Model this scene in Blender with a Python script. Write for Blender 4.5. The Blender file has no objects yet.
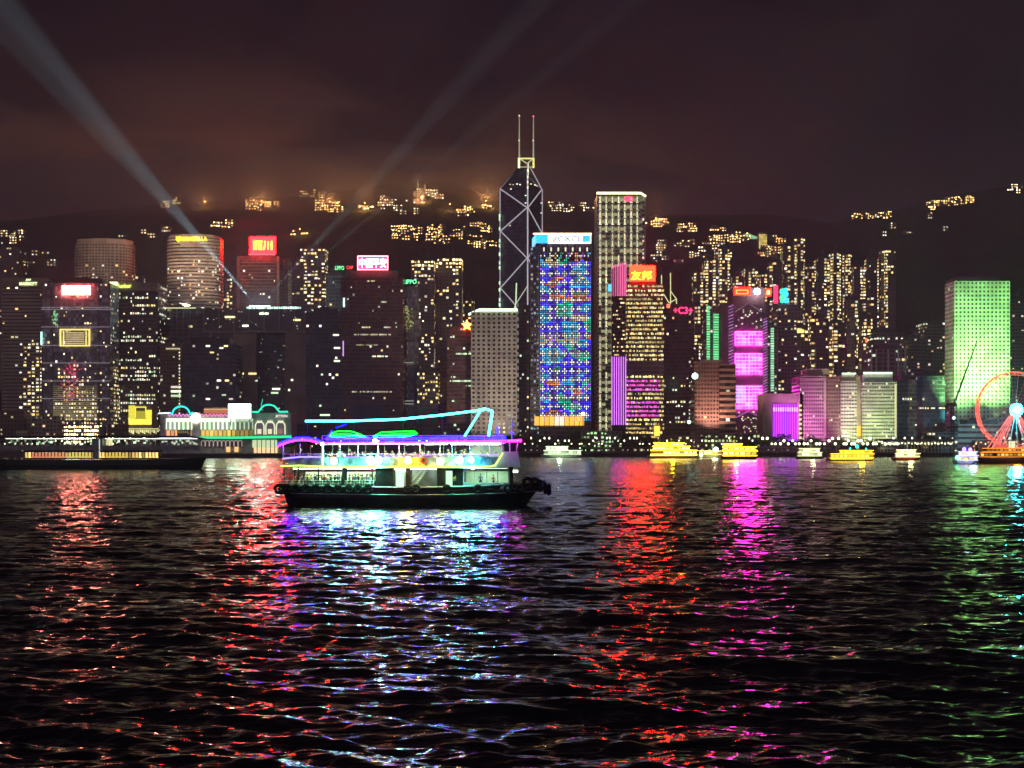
import bpy, math, random
import numpy as np
from mathutils import Vector, Matrix, noise as mnoise
random.seed(7)
np.random.seed(7)
R = math.radians
PI = math.pi
scene = bpy.context.scene
COL = scene.collection

# ------------------------------------------------------------------ camera
HC = 7.4          # eye height above the water
FP = 1330.0       # focal length in pixels
HY = 448.0        # horizon row
cam_d = bpy.data.cameras.new('camera')
cam = bpy.data.objects.new('camera', cam_d)
COL.objects.link(cam)
cam.location = (0, 0, HC)
cam.rotation_euler = (R(90), 0, 0)
cam_d.sensor_width = 36
cam_d.lens = 36 * FP / 1024
cam_d.shift_y = (HY - 384) / 1024
cam_d.clip_start = 0.5
cam_d.clip_end = 12000
scene.camera = cam

# ------------------------------------------------------------------ world, exposure, render
w = bpy.data.worlds.new('World')
scene.world = w
w.use_nodes = True
nt = w.node_tree
nt.nodes.clear()


def nd(t, typ, **kw):
    n = t.nodes.new(typ)
    for k, v in kw.items():
        setattr(n, k, v)
    return n


def mth(t, op, a, b=None, c=None, clamp=False):
    n = t.nodes.new('ShaderNodeMath')
    n.operation = op
    n.use_clamp = clamp
    for i, v in enumerate((a, b, c)):
        if v is None:
            continue
        if isinstance(v, (int, float)):
            n.inputs[i].default_value = v
        else:
            t.links.new(v, n.inputs[i])
    return n.outputs[0]


def mrange(t, v, a, b, c=0.0, d=1.0, smooth=True):
    n = t.nodes.new('ShaderNodeMapRange')
    n.interpolation_type = 'SMOOTHSTEP' if smooth else 'LINEAR'
    t.links.new(v, n.inputs[0])
    for i, x in enumerate((a, b, c, d)):
        n.inputs[i + 1].default_value = x
    return n.outputs[0]


def mixc(t, f, a, b, blend='MIX'):
    n = t.nodes.new('ShaderNodeMix')
    n.data_type = 'RGBA'
    n.blend_type = blend
    for s, v in ((n.inputs[0], f), (n.inputs[6], a), (n.inputs[7], b)):
        if isinstance(v, (int, float)):
            s.default_value = v
        elif isinstance(v, tuple):
            s.default_value = (*v, 1)
        else:
            t.links.new(v, s)
    return n.outputs[2]


tc = nd(nt, 'ShaderNodeTexCoord')
sp = nd(nt, 'ShaderNodeSeparateXYZ')
nt.links.new(tc.outputs['Generated'], sp.inputs[0])
el = sp.outputs[2]
az = mth(nt, 'ARCTAN2', sp.outputs[0], sp.outputs[1])
mp = nd(nt, 'ShaderNodeMapping')
mp.inputs['Scale'].default_value = (3.0, 3.0, 7.5)
mp.inputs['Location'].default_value = (1.3, 0.4, 2.2)
nt.links.new(tc.outputs['Generated'], mp.inputs[0])
nz = nd(nt, 'ShaderNodeTexNoise')
nz.inputs['Scale'].default_value = 2.2
nz.inputs['Detail'].default_value = 5
nz.inputs['Roughness'].default_value = 0.5
nz.inputs['Distortion'].default_value = 0.4
nt.links.new(mp.outputs[0], nz.inputs[0])
cloud = mrange(nt, nz.outputs[0], 0.38, 0.66)
low = mth(nt, 'MULTIPLY', mrange(nt, el, 0.30, 0.17), mrange(nt, el, 0.02, 0.15, 0.35, 1.0))
d1 = mth(nt, 'ABSOLUTE', mth(nt, 'ADD', az, 0.16))
side = mrange(nt, d1, 0.44, 0.03)
g = mth(nt, 'MULTIPLY', mth(nt, 'MULTIPLY', low, side), mth(nt, 'ADD', mth(nt, 'MULTIPLY', cloud, 0.9), 0.1))
base = mixc(nt, mrange(nt, el, 0.12, 0.30), (0.015, 0.0095, 0.0135), (0.0015, 0.0015, 0.0035))
c2 = mixc(nt, mth(nt, 'MULTIPLY', cloud, 0.35), base, (0.032, 0.018, 0.020))
c3 = mixc(nt, mth(nt, 'MULTIPLY', g, 0.9), c2, (0.15, 0.055, 0.026))
bg = nd(nt, 'ShaderNodeBackground')
bg.inputs[1].default_value = 0.64
nt.links.new(c3, bg.inputs[0])
wo = nd(nt, 'ShaderNodeOutputWorld')
nt.links.new(bg.outputs[0], wo.inputs[0])

# the dim glow of the city behind the viewer, as one wide weak sun
sun_d = bpy.data.lights.new('city_sky_glow', 'SUN')
sun_d.energy = 0.20
sun_d.color = (0.92, 0.80, 1.0)
sun_d.angle = R(60)
sun = bpy.data.objects.new('city_sky_glow', sun_d)
COL.objects.link(sun)
sun.rotation_euler = (R(62), 0, R(-14))

scene.view_settings.view_transform = 'Standard'
scene.view_settings.look = 'None'
scene.view_settings.exposure = 0.45
scene.view_settings.gamma = 1.0
scene.view_settings.use_curve_mapping = False
cy = scene.cycles
cy.max_bounces = 4
cy.diffuse_bounces = 1
cy.glossy_bounces = 3
cy.transmission_bounces = 2
cy.volume_bounces = 0
cy.transparent_max_bounces = 8
cy.caustics_reflective = False
cy.caustics_refractive = False
cy.sample_clamp_indirect = 40.0
cy.use_denoising = True
cy.use_light_tree = True


# ------------------------------------------------------------------ helpers
def PX(px, D):
    return (px - 512.0) / FP * D


def PZ(py, D):
    return HC + (HY - py) / FP * D


def new_mat(name):
    m = bpy.data.materials.new(name)
    m.use_nodes = True
    m.node_tree.nodes.clear()
    return m, m.node_tree


def plain(name, col, rough=0.7, metal=0.0, var=0.25, vscale=0.4, spec=0.4):
    m, t = new_mat(name)
    o = nd(t, 'ShaderNodeOutputMaterial')
    b = nd(t, 'ShaderNodeBsdfPrincipled')
    t.links.new(b.outputs[0], o.inputs[0])
    b.inputs['Roughness'].default_value = rough
    b.inputs['Metallic'].default_value = metal
    b.inputs['Specular IOR Level'].default_value = spec
    tc = nd(t, 'ShaderNodeTexCoord')
    n = nd(t, 'ShaderNodeTexNoise')
    n.inputs['Scale'].default_value = vscale
    n.inputs['Detail'].default_value = 4
    t.links.new(tc.outputs['Object'], n.inputs[0])
    f = mrange(t, n.outputs[0], 0.3, 0.7)
    c = mixc(t, f, tuple(x * (1 - var) for x in col), tuple(min(1, x * (1 + var)) for x in col))
    t.links.new(c, b.inputs['Base Color'])
    return m


def glow_mat(name, sampled):
    m, t = new_mat(name)
    o = nd(t, 'ShaderNodeOutputMaterial')
    e = nd(t, 'ShaderNodeEmission')
    a = nd(t, 'ShaderNodeAttribute', attribute_name='Col')
    t.links.new(a.outputs[0], e.inputs[0])
    t.links.new(e.outputs[0], o.inputs[0])
    m.cycles.emission_sampling = 'FRONT_BACK' if sampled else 'NONE'
    return m


def facade(name, wall, glass, a=0.14, b=0.2, rough=0.75, grough=0.2, var=0.25, top=None):
    """wall with a window opening in each cell; UV is in cells (u) and floors (v)"""
    m, t = new_mat(name)
    o = nd(t, 'ShaderNodeOutputMaterial')
    bs = nd(t, 'ShaderNodeBsdfPrincipled')
    t.links.new(bs.outputs[0], o.inputs[0])
    uv = nd(t, 'ShaderNodeUVMap', uv_map='UV')
    s = nd(t, 'ShaderNodeSeparateXYZ')
    t.links.new(uv.outputs[0], s.inputs[0])
    fu = mth(t, 'FRACT', s.outputs[0])
    fv = mth(t, 'FRACT', s.outputs[1])
    mu = mth(t, 'MULTIPLY', mth(t, 'GREATER_THAN', fu, a), mth(t, 'LESS_THAN', fu, 1 - a))
    mv = mth(t, 'MULTIPLY', mth(t, 'GREATER_THAN', fv, b), mth(t, 'LESS_THAN', fv, 1 - b))
    mask = mth(t, 'MULTIPLY', mu, mv)
    fl = nd(t, 'ShaderNodeVectorMath', operation='FLOOR')
    t.links.new(uv.outputs[0], fl.inputs[0])
    wn = nd(t, 'ShaderNodeTexWhiteNoise', noise_dimensions='3D')
    t.links.new(fl.outputs[0], wn.inputs[0])
    tcn = nd(t, 'ShaderNodeTexCoord')
    n = nd(t, 'ShaderNodeTexNoise')
    n.inputs['Scale'].default_value = 0.07
    n.inputs['Detail'].default_value = 6
    t.links.new(tcn.outputs['Object'], n.inputs[0])
    wc = mixc(t, mrange(t, n.outputs[0], 0.3, 0.7), tuple(x * (1 - var) for x in wall), tuple(x * (1 + var) for x in wall))
    gc = mixc(t, mth(t, 'POWER', wn.outputs[0], 3.0), glass, tuple(min(1, x * 4 + 0.03) for x in glass))
    t.links.new(mixc(t, mask, wc, gc), bs.inputs['Base Color'])
    rr = mth(t, 'ADD', mth(t, 'MULTIPLY', mask, grough - rough), rough)
    t.links.new(rr, bs.inputs['Roughness'])
    return m


GLOW = glow_mat('lit_lamp', True)
GLOWN = glow_mat('lit_pane', False)
M = {
    'dark': facade('dark_glass_facade', (0.20, 0.17, 0.20), (0.03, 0.03, 0.035), 0.06, 0.12),
    'navy': facade('blue_glass_facade', (0.13, 0.13, 0.20), (0.035, 0.038, 0.06), 0.05, 0.10, grough=0.12),
    'brown': facade('brown_stone_facade', (0.30, 0.19, 0.15), (0.02, 0.018, 0.02), 0.2, 0.25),
    'maroon': facade('maroon_facade', (0.26, 0.14, 0.14), (0.07, 0.04, 0.045), 0.1, 0.18),
    'beige': facade('beige_stone_facade', (0.55, 0.45, 0.36), (0.02, 0.018, 0.018), 0.2, 0.24),
    'louver': facade('louvre_facade', (0.62, 0.52, 0.42), (0.02, 0.018, 0.018), 0.02, 0.3),
    'grey': facade('grey_concrete_facade', (0.26, 0.24, 0.26), (0.02, 0.02, 0.025), 0.16, 0.24),
    'white': facade('white_tile_facade', (0.72, 0.68, 0.62), (0.015, 0.015, 0.015), 0.26, 0.25),
    'round': facade('porthole_facade', (0.80, 0.80, 0.78), (0.015, 0.02, 0.02), 0.27, 0.25),
    'flat': facade('apartment_facade', (0.30, 0.24, 0.25), (0.04, 0.035, 0.04), 0.22, 0.26),
    'green': facade('pale_green_facade', (0.62, 0.66, 0.52), (0.03, 0.03, 0.03), 0.12, 0.28),
    'legstone': plain('brown_leg_stone', (0.42, 0.31, 0.27), 0.8, vscale=0.05),
    'slate': plain('slate_cladding', (0.20, 0.18, 0.19), 0.6, vscale=0.05),
    'bluegrey': facade('mirror_glass_facade', (0.34, 0.32, 0.38), (0.20, 0.20, 0.26), 0.03, 0.08, grough=0.15),
    'stone': plain('pale_stone', (0.52, 0.42, 0.33), 0.8, vscale=0.08),
    'concrete': plain('grey_concrete', (0.25, 0.23, 0.23), 0.85, vscale=0.1),
    'darkmetal': plain('dark_metal', (0.05, 0.05, 0.055), 0.5, 0.5),
    'steel': plain('white_steel', (0.75, 0.75, 0.72), 0.5),
    'roofing': plain('roof_membrane', (0.12, 0.11, 0.11), 0.9),
    'signback': plain('sign_housing', (0.05, 0.03, 0.03), 0.6),
    'redback': plain('red_sign_box', (0.45, 0.02, 0.02), 0.5),
    'hullblack': plain('black_hull_paint', (0.014, 0.012, 0.014), 0.45, vscale=1.1, var=0.8),
    'hullgreen': plain('dark_green_hull_paint', (0.012, 0.03, 0.022), 0.4, vscale=1.5),
    'tyre': plain('black_rubber', (0.012, 0.012, 0.012), 0.85, vscale=3),
    'boatwhite': plain('white_boat_paint', (0.72, 0.72, 0.70), 0.4, vscale=0.8, var=0.1),
    'boatgrey': plain('grey_boat_paint', (0.38, 0.37, 0.38), 0.45, vscale=0.8),
    'bulwark': plain('scuffed_bulwark_paint', (0.20, 0.19, 0.21), 0.5, vscale=1.4, var=0.6),
    'boatyellow': plain('yellow_boat_paint', (0.55, 0.36, 0.02), 0.45, vscale=0.8),
    'boatred': plain('red_boat_paint', (0.35, 0.03, 0.03), 0.45, vscale=0.8),
    'deckwood': plain('deck_planks', (0.16, 0.11, 0.08), 0.8, vscale=2),
    'canopy': plain('canopy_cloth', (0.10, 0.10, 0.20), 0.9, vscale=1),
    'bark': plain('bark', (0.10, 0.07, 0.05), 0.9, vscale=2),
    'leaf': plain('leaf', (0.045, 0.075, 0.030), 0.7, vscale=0.5, var=0.5),
    'glassdark': plain('dark_glass', (0.02, 0.02, 0.025), 0.08, spec=0.7),
    'pierwall': plain('pier_wall_plaster', (0.42, 0.34, 0.36), 0.8, vscale=0.3),
    'skin': plain('skin', (0.50, 0.30, 0.21), 0.6, vscale=3, var=0.1),
    'glassclear': None,
    'hair': plain('black_hair', (0.015, 0.012, 0.010), 0.5),
    'trousers': plain('dark_trousers', (0.03, 0.035, 0.06), 0.85),
}
gm, gt = new_mat('clear_glass')
_o = nd(gt, 'ShaderNodeOutputMaterial')
_g = nd(gt, 'ShaderNodeBsdfGlossy')
_g.inputs['Roughness'].default_value = 0.05
_t = nd(gt, 'ShaderNodeBsdfTransparent')
_t.inputs[0].default_value = (0.85, 0.95, 0.88, 1)
_m = nd(gt, 'ShaderNodeMixShader')
_m.inputs[0].default_value = 0.08
gt.links.new(_t.outputs[0], _m.inputs[1])
gt.links.new(_g.outputs[0], _m.inputs[2])
gt.links.new(_m.outputs[0], _o.inputs[0])
M['glassclear'] = gm
BEAM = 1.35e8
SHIRTS = [plain('shirt_cloth_' + n, c, 0.9, vscale=4) for n, c in
          (('white', (0.7, 0.7, 0.68)), ('black', (0.03, 0.03, 0.03)), ('blue', (0.08, 0.14, 0.45)),
           ('red', (0.5, 0.05, 0.05)), ('grey', (0.3, 0.3, 0.3)), ('pink', (0.6, 0.3, 0.35)), ('yellow', (0.6, 0.5, 0.1)))]


class MB:
    def __init__(s):
        s.v, s.f, s.c, s.uv, s.mi = [], [], [], [], []

    def face(s, pts, col=(1, 1, 1), uv=None, mi=0):
        n = len(s.v)
        s.v += [tuple(p) for p in pts]
        s.f.append(tuple(range(n, n + len(pts))))
        s.c.append(col)
        s.uv.append(uv if uv else [(0.0, 0.0)] * len(pts))
        s.mi.append(mi)

    def box(s, x0, x1, y0, y1, z0, z1, col=(1, 1, 1), mi=0):
        p = [(x0, y0, z0), (x1, y0, z0), (x1, y1, z0), (x0, y1, z0), (x0, y0, z1), (x1, y0, z1), (x1, y1, z1), (x0, y1, z1)]
        for q in ((0, 1, 5, 4), (1, 2, 6, 5), (2, 3, 7, 6), (3, 0, 4, 7), (4, 5, 6, 7), (3, 2, 1, 0)):
            s.face([p[i] for i in q], col, None, mi)

    def prism(s, plan, z0, z1, col=(1, 1, 1), mi=0, cells=None, floors=None):
        """plan runs counter-clockwise seen from above"""
        n = len(plan)
        for i in range(n):
            a, b = plan[i], plan[(i + 1) % n]
            u0, u1 = (0, 1) if cells is None else cells[i]
            fl = floors or 1
            s.face([(a[0], a[1], z0), (b[0], b[1], z0), (b[0], b[1], z1), (a[0], a[1], z1)], col,
                   [(u0, 0), (u1, 0), (u1, fl), (u0, fl)], mi)
        s.face([(p[0], p[1], z1) for p in plan], col, None, mi)
        s.face([(p[0], p[1], z0) for p in reversed(plan)], col, None, mi)

    def tube(s, pts, r, n=6, col=(1, 1, 1), mi=0, r1=None):
        pts = [Vector(p) for p in pts]
        m = len(pts)
        rings = []
        for i, p in enumerate(pts):
            d = (pts[min(i + 1, m - 1)] - pts[max(i - 1, 0)])
            if d.length < 1e-9:
                d = Vector((0, 0, 1))
            d.normalize()
            up = Vector((0, 0, 1)) if abs(d.z) < 0.9 else Vector((0, 1, 0))
            a = d.cross(up).normalized()
            b = a.cross(d).normalized()
            rr = r if r1 is None else r + (r1 - r) * i / max(1, m - 1)
            rings.append([p + a * math.cos(2 * PI * k / n) * rr + b * math.sin(2 * PI * k / n) * rr for k in range(n)])
        for i in range(m - 1):
            for k in range(n):
                k2 = (k + 1) % n
                s.face([rings[i][k], rings[i][k2], rings[i + 1][k2], rings[i + 1][k]], col, None, mi)
        s.face(rings[0][::-1], col, None, mi)
        s.face(rings[-1], col, None, mi)

    def ball(s, c, r, col=(1, 1, 1), n=8, sz=1.0, mi=0):
        c = Vector(c)
        P = [[c + Vector((math.sin(PI * i / n) * math.cos(2 * PI * j / n) * r, math.sin(PI * i / n) * math.sin(2 * PI * j / n) * r,
                          math.cos(PI * i / n) * r * sz)) for j in range(n)] for i in range(n + 1)]
        for i in range(n):
            for j in range(n):
                j2 = (j + 1) % n
                if i == 0:
                    s.face([P[0][0], P[1][j], P[1][j2]], col, None, mi)
                elif i == n - 1:
                    s.face([P[i][j], P[n][0], P[i][j2]], col, None, mi)
                else:
                    s.face([P[i][j], P[i + 1][j], P[i + 1][j2], P[i][j2]], col, None, mi)

    def torus(s, c, R0, r, axis='Y', n=14, m=6, col=(1, 1, 1), mi=0):
        pts = []
        for i in range(n + 1):
            a = 2 * PI * i / n
            if axis == 'Y':
                pts.append((c[0] + R0 * math.cos(a), c[1], c[2] + R0 * math.sin(a)))
            else:
                pts.append((c[0], c[1] + R0 * math.cos(a), c[2] + R0 * math.sin(a)))
        s.tube(pts, r, m, col, mi)

    def build(s, name, mat, parent=None, colattr=False, smooth=False):
        off = parent_loc(parent)
        me = bpy.data.meshes.new(name)
        v = np.array(s.v, dtype=np.float64).reshape(-1, 3) - np.array(off)
        me.from_pydata(v.tolist(), [], s.f)
        for mm in (mat if isinstance(mat, (list, tuple)) else [mat]):
            me.materials.append(mm)
        if isinstance(mat, (list, tuple)):
            me.polygons.foreach_set('material_index', s.mi)
        m0 = mat[0] if isinstance(mat, (list, tuple)) else mat
        if m0 in (GLOW, GLOWN) or colattr:
            a = me.color_attributes.new('Col', 'FLOAT_COLOR', 'CORNER')
            arr = []
            for f, c in zip(s.f, s.c):
                arr += [c[0], c[1], c[2], 1.0] * len(f)
            a.data.foreach_set('color', arr)
        uvl = me.uv_layers.new(name='UV')
        arr = []
        for u in s.uv:
            for q in u:
                arr += [q[0], q[1]]
        uvl.data.foreach_set('uv', arr)
        if smooth:
            me.polygons.foreach_set('use_smooth', [True] * len(me.polygons))
        me.update()
        o = bpy.data.objects.new(name, me)
        COL.objects.link(o)
        if parent:
            o.parent = parent
        return o


def parent_loc(p):
    x = Vector((0, 0, 0))
    while p is not None:
        x = x + Vector(p.location)
        p = p.parent
    return x


def tag(o, label, cat=None, group=None, kind=None):
    if label and len(label.split()) > 16:
        print('LONG', label)
    if label:
        o['label'] = label
    if cat:
        o['category'] = cat
    if group:
        o['group'] = group
    if kind:
        o['kind'] = kind
    return o


def thing(name, label, cat, loc, group=None, rz=0.0):
    o = bpy.data.objects.new(name, None)
    o.empty_display_size = 1
    COL.objects.link(o)
    o.location = loc
    o.rotation_euler = (0, 0, rz)
    return tag(o, label, cat, group)


KIDS = {}


def copy_tree(o, parent=None, depth=0):
    c = o.copy()
    COL.objects.link(c)
    if parent is not None:
        c.parent = parent
    for ch in [x for x in bpy.data.objects if x.parent == o]:
        copy_tree(ch, c)
    return c


def text(s, parent, cx, y, z, width, height, col, name='lettering', depth=0.25, font_scale_x=None, sampled=False):
    """raised letters facing the viewer side, fitted into width x height, centred on cx, z; front at y"""
    cu = bpy.data.curves.new('text_curve', 'FONT')
    cu.body = s
    cu.align_x = 'CENTER'
    cu.resolution_u = 3
    cu.extrude = 0.02
    cu.offset = 0.015
    ob = bpy.data.objects.new('text_tmp', cu)
    COL.objects.link(ob)
    dg = bpy.context.evaluated_depsgraph_get()
    me = bpy.data.meshes.new_from_object(ob.evaluated_get(dg))
    bpy.data.objects.remove(ob)
    co = np.zeros(len(me.vertices) * 3)
    me.vertices.foreach_get('co', co)
    co = co.reshape(-1, 3)
    mn, mx = co.min(0), co.max(0)
    ext = np.maximum(mx - mn, 1e-6)
    c = (mn + mx) / 2
    sx, sz = width / ext[0], height / ext[1]
    off = parent_loc(parent)
    out = np.stack([(co[:, 0] - c[0]) * sx + cx, y - depth / 2 - (co[:, 2] - c[2]) / ext[2] * depth, (co[:, 1] - c[1]) * sz + z], 1) - np.array(off)
    me.vertices.foreach_set('co', out.ravel())
    me.materials.clear()
    me.materials.append(GLOW if sampled else GLOWN)
    a = me.color_attributes.new('Col', 'FLOAT_COLOR', 'CORNER')
    a.data.foreach_set('color', list((*col, 1.0)) * len(me.loops))
    me.update()
    o = bpy.data.objects.new(name, me)
    COL.objects.link(o)
    o.parent = parent
    return o


WARM, YEL, WHT, GRW, ORA = (1.0, 0.60, 0.20), (1.0, 0.80, 0.32), (1.0, 0.92, 0.72), (0.75, 1.0, 0.62), (1.0, 0.45, 0.10)


def sc(c, k):
    return (c[0] * k, c[1] * k, c[2] * k)


def pal(*cs):
    def f(k=1.0):
        return sc(random.choice(cs), 1.75 * k * random.uniform(0.3, 1.5))
    return f


P_MIX = pal(WARM, YEL, YEL, WHT, WHT)
P_YEL = pal(YEL, YEL, WARM)
P_WHT = pal(WHT, GRW, WHT, YEL)
P_GRN = pal(GRW, WHT)


def lit_random(p, palf=P_MIX, k=1.0):
    return lambda e, i, j, ni, nj: palf(k) if random.random() < p else None


def lit_bands(p_row, p_in, p_else, palf=P_MIX, k=1.0):
    rows = {}

    def f(e, i, j, ni, nj):
        if j not in rows:
            rows[j] = random.random() < p_row
            if rows[j]:
                a = random.random() * 0.5
                rows[j] = (a, a + random.uniform(0.3, 1.0))
        r = rows[j]
        if r and r[0] <= i / ni <= r[1]:
            return palf(k) if random.random() < p_in else None
        return palf(k) if random.random() < p_else else None
    return f


def lit_columns(p_col, p_in, p_else, palf=P_YEL, k=1.0):
    cols = {}

    def f(e, i, j, ni, nj):
        q = (e, i)
        if q not in cols:
            cols[q] = p_in if random.random() < p_col else p_else
        return palf(k) if random.random() < cols[q] * (0.5 + j / nj) else None
    return f


GZ = 4.0


class T:
    pass


def tower(name, label, x0, x1, top, D, depth=36, mat='dark', cw=3.2, fh=3.7, lit=None, ind=0, base=GZ, a=0.16, b=0.24,
          group=None, cat='tower', plan='box', roof=True, root=None, wmin=0.0, wmax=1.0, part='body'):
    X0, X1 = PX(x0, D), PX(x1, D)
    Z1 = PZ(top, D)
    if root is None:
        root = thing(name, label, cat, ((X0 + X1) / 2, D + depth / 2, base), group)
    if plan == 'box':
        pl = [(X0, D), (X1, D), (X1, D + depth), (X0, D + depth)]
    elif plan == 'cross':     # point block with notched corners
        w_, q = X1 - X0, 0.22
        pl = [(X0 + w_ * q, D), (X1 - w_ * q, D), (X1 - w_ * q, D + depth * q), (X1, D + depth * q), (X1, D + depth * (1 - q)),
              (X1 - w_ * q, D + depth * (1 - q)), (X1 - w_ * q, D + depth), (X0 + w_ * q, D + depth), (X0 + w_ * q, D + depth * (1 - q)),
              (X0, D + depth * (1 - q)), (X0, D + depth * q), (X0 + w_ * q, D + depth * q)]
    elif plan == 'oval':
        cx, cy_ = (X0 + X1) / 2, D + depth / 2
        n = 40
        pl = [(cx + math.copysign(abs(math.cos(t)) ** 0.7, math.cos(t)) * (X1 - X0) / 2,
               cy_ + math.copysign(abs(math.sin(t)) ** 0.7, math.sin(t)) * depth / 2) for t in [-PI / 2 + 2 * PI * (k + .5) / n for k in range(n)]]
    else:
        pl = plan
    nf = max(2, round((Z1 - base) / fh))
    fh2 = (Z1 - base) / nf
    cells, u = [], 0
    for i in range(len(pl)):
        p, q = pl[i], pl[(i + 1) % len(pl)]
        L = math.hypot(q[0] - p[0], q[1] - p[1])
        n = max(1, round(L / cw))
        cells.append((u, u + n))
        u += n
    mb = MB()
    mb.prism(pl, base, Z1, cells=cells, floors=nf)
    mb.build(part, M[mat] if isinstance(mat, str) else mat, root)
    quads = []
    if lit:
        for i in range(len(pl)):
            p, q = Vector((*pl[i], 0)), Vector((*pl[(i + 1) % len(pl)], 0))
            t = (q - p)
            nrm = Vector((t.y, -t.x, 0)).normalized()
            mid = (p + q) / 2
            if nrm.dot(-mid) <= 0.02 * mid.length:
                continue
            n = cells[i][1] - cells[i][0]
            for k in range(n):
                for j in range(nf):
                    fr = (j + 0.5) / nf
                    if fr < wmin or fr > wmax:
                        continue
                    c = lit(i, k, j, n, nf)
                    if not c:
                        continue
                    A = p + t * ((k + a) / n) + nrm * 0.12
                    B = p + t * ((k + 1 - a) / n) + nrm * 0.12
                    z0, z1 = base + (j + b) * fh2, base + (j + 1 - b) * fh2
                    if random.random() < .6:      # blinds half down, curtains half drawn
                        z1 -= (z1 - z0) * random.uniform(0, .5)
                        if random.random() < .5:
                            B = A + (B - A) * random.uniform(.5, 1)
                        else:
                            A = B + (A - B) * random.uniform(.5, 1)
                    quads.append(([(A.x, A.y, z0), (B.x, B.y, z0), (B.x, B.y, z1), (A.x, A.y, z1)], c, i))
    random.shuffle(quads)
    quads.sort(key=lambda q: q[2])   # the front face first
    for pts, c, _ in quads[:ind]:
        m1 = MB()
        m1.face(pts, c)
        m1.build('window', GLOWN, root)
    rest = quads[ind:]
    if rest:
        m1 = MB()
        for pts, c, _ in rest:
            m1.face(pts, c)
        o = m1.build('lit_windows', GLOWN, root)
        o['kind'] = 'stuff'
    if roof:
        xs = [p[0] for p in pl]
        ys = [p[1] for p in pl]
        cx, cyy = sum(xs) / len(xs), sum(ys) / len(ys)
        rw, rd = (max(xs) - min(xs)) * random.uniform(.22, .36), (max(ys) - min(ys)) * .3
        h = random.uniform(2.5, 6)
        m2 = MB()
        m2.box(cx - rw, cx + rw, cyy - rd, cyy + rd, Z1 + 0.01, Z1 + h)
        m2.box(cx - rw * .5, cx + rw * .3, cyy - rd * .6, cyy + rd * .5, Z1 + h + .01, Z1 + h + 2)
        m2.build('roof_plant', M['roofing'], root)
        if random.random() < .6:
            m2 = MB()
            for _ in range(random.choice((1, 2, 3))):
                ax_ = cx + random.uniform(-.8, .8) * rw
                hh_ = random.uniform(5, 13)
                m2.tube([(ax_, cyy - rd * .5, Z1 + h), (ax_, cyy - rd * .5, Z1 + h + hh_)], .25, 4, r1=.12)
                m2.tube([(ax_ - 1.2, cyy - rd * .5, Z1 + h + hh_ * .6), (ax_ + 1.2, cyy - rd * .5, Z1 + h + hh_ * .6)], .12, 4)
            m2.build('roof_antenna', M['steel'], root)
    r = T()
    r.root, r.X0, r.X1, r.Z1, r.D, r.depth, r.base = root, X0, X1, Z1, D, depth, base
    return r


def panel(root, name, px0, px1, py0, py1, D, col, off=0.5, thick=0.4, mat=None, sampled=False):
    mb = MB()
    if name == 'red_sign' and not mat:     # thin lit face; dark housing added to block its backward glow
        mb.box(PX(px0, D) + .1, PX(px1, D) - .1, D - off - thick + .3, D - off, PZ(py1, D) + .1, PZ(py0, D) - .1)
        mb.build('sign_housing', M['signback'], root)
        mb = MB()
        mb.box(PX(px0, D), PX(px1, D), D - off - thick, D - off - thick + .29, PZ(py1, D), PZ(py0, D), col)
        return mb.build(name, GLOW, root)
    mb.box(PX(px0, D), PX(px1, D), D - off - thick, D - off, PZ(py1, D), PZ(py0, D), col)
    return mb.build(name, mat or (GLOW if sampled and name == 'magenta_screen' else GLOWN), root)


def spot(name, loc, target, power, col, angle=60, blend=0.4, radius=1.0):
    d = bpy.data.lights.new(name, 'SPOT')
    d.energy = power
    d.color = col
    d.spot_size = R(angle)
    d.spot_blend = blend
    d.shadow_soft_size = radius
    o = bpy.data.objects.new(name, d)
    COL.objects.link(o)
    o.location = loc
    v = Vector(target) - Vector(loc)
    o.rotation_euler = v.to_track_quat('-Z', 'Y').to_euler()
    return o


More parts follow.
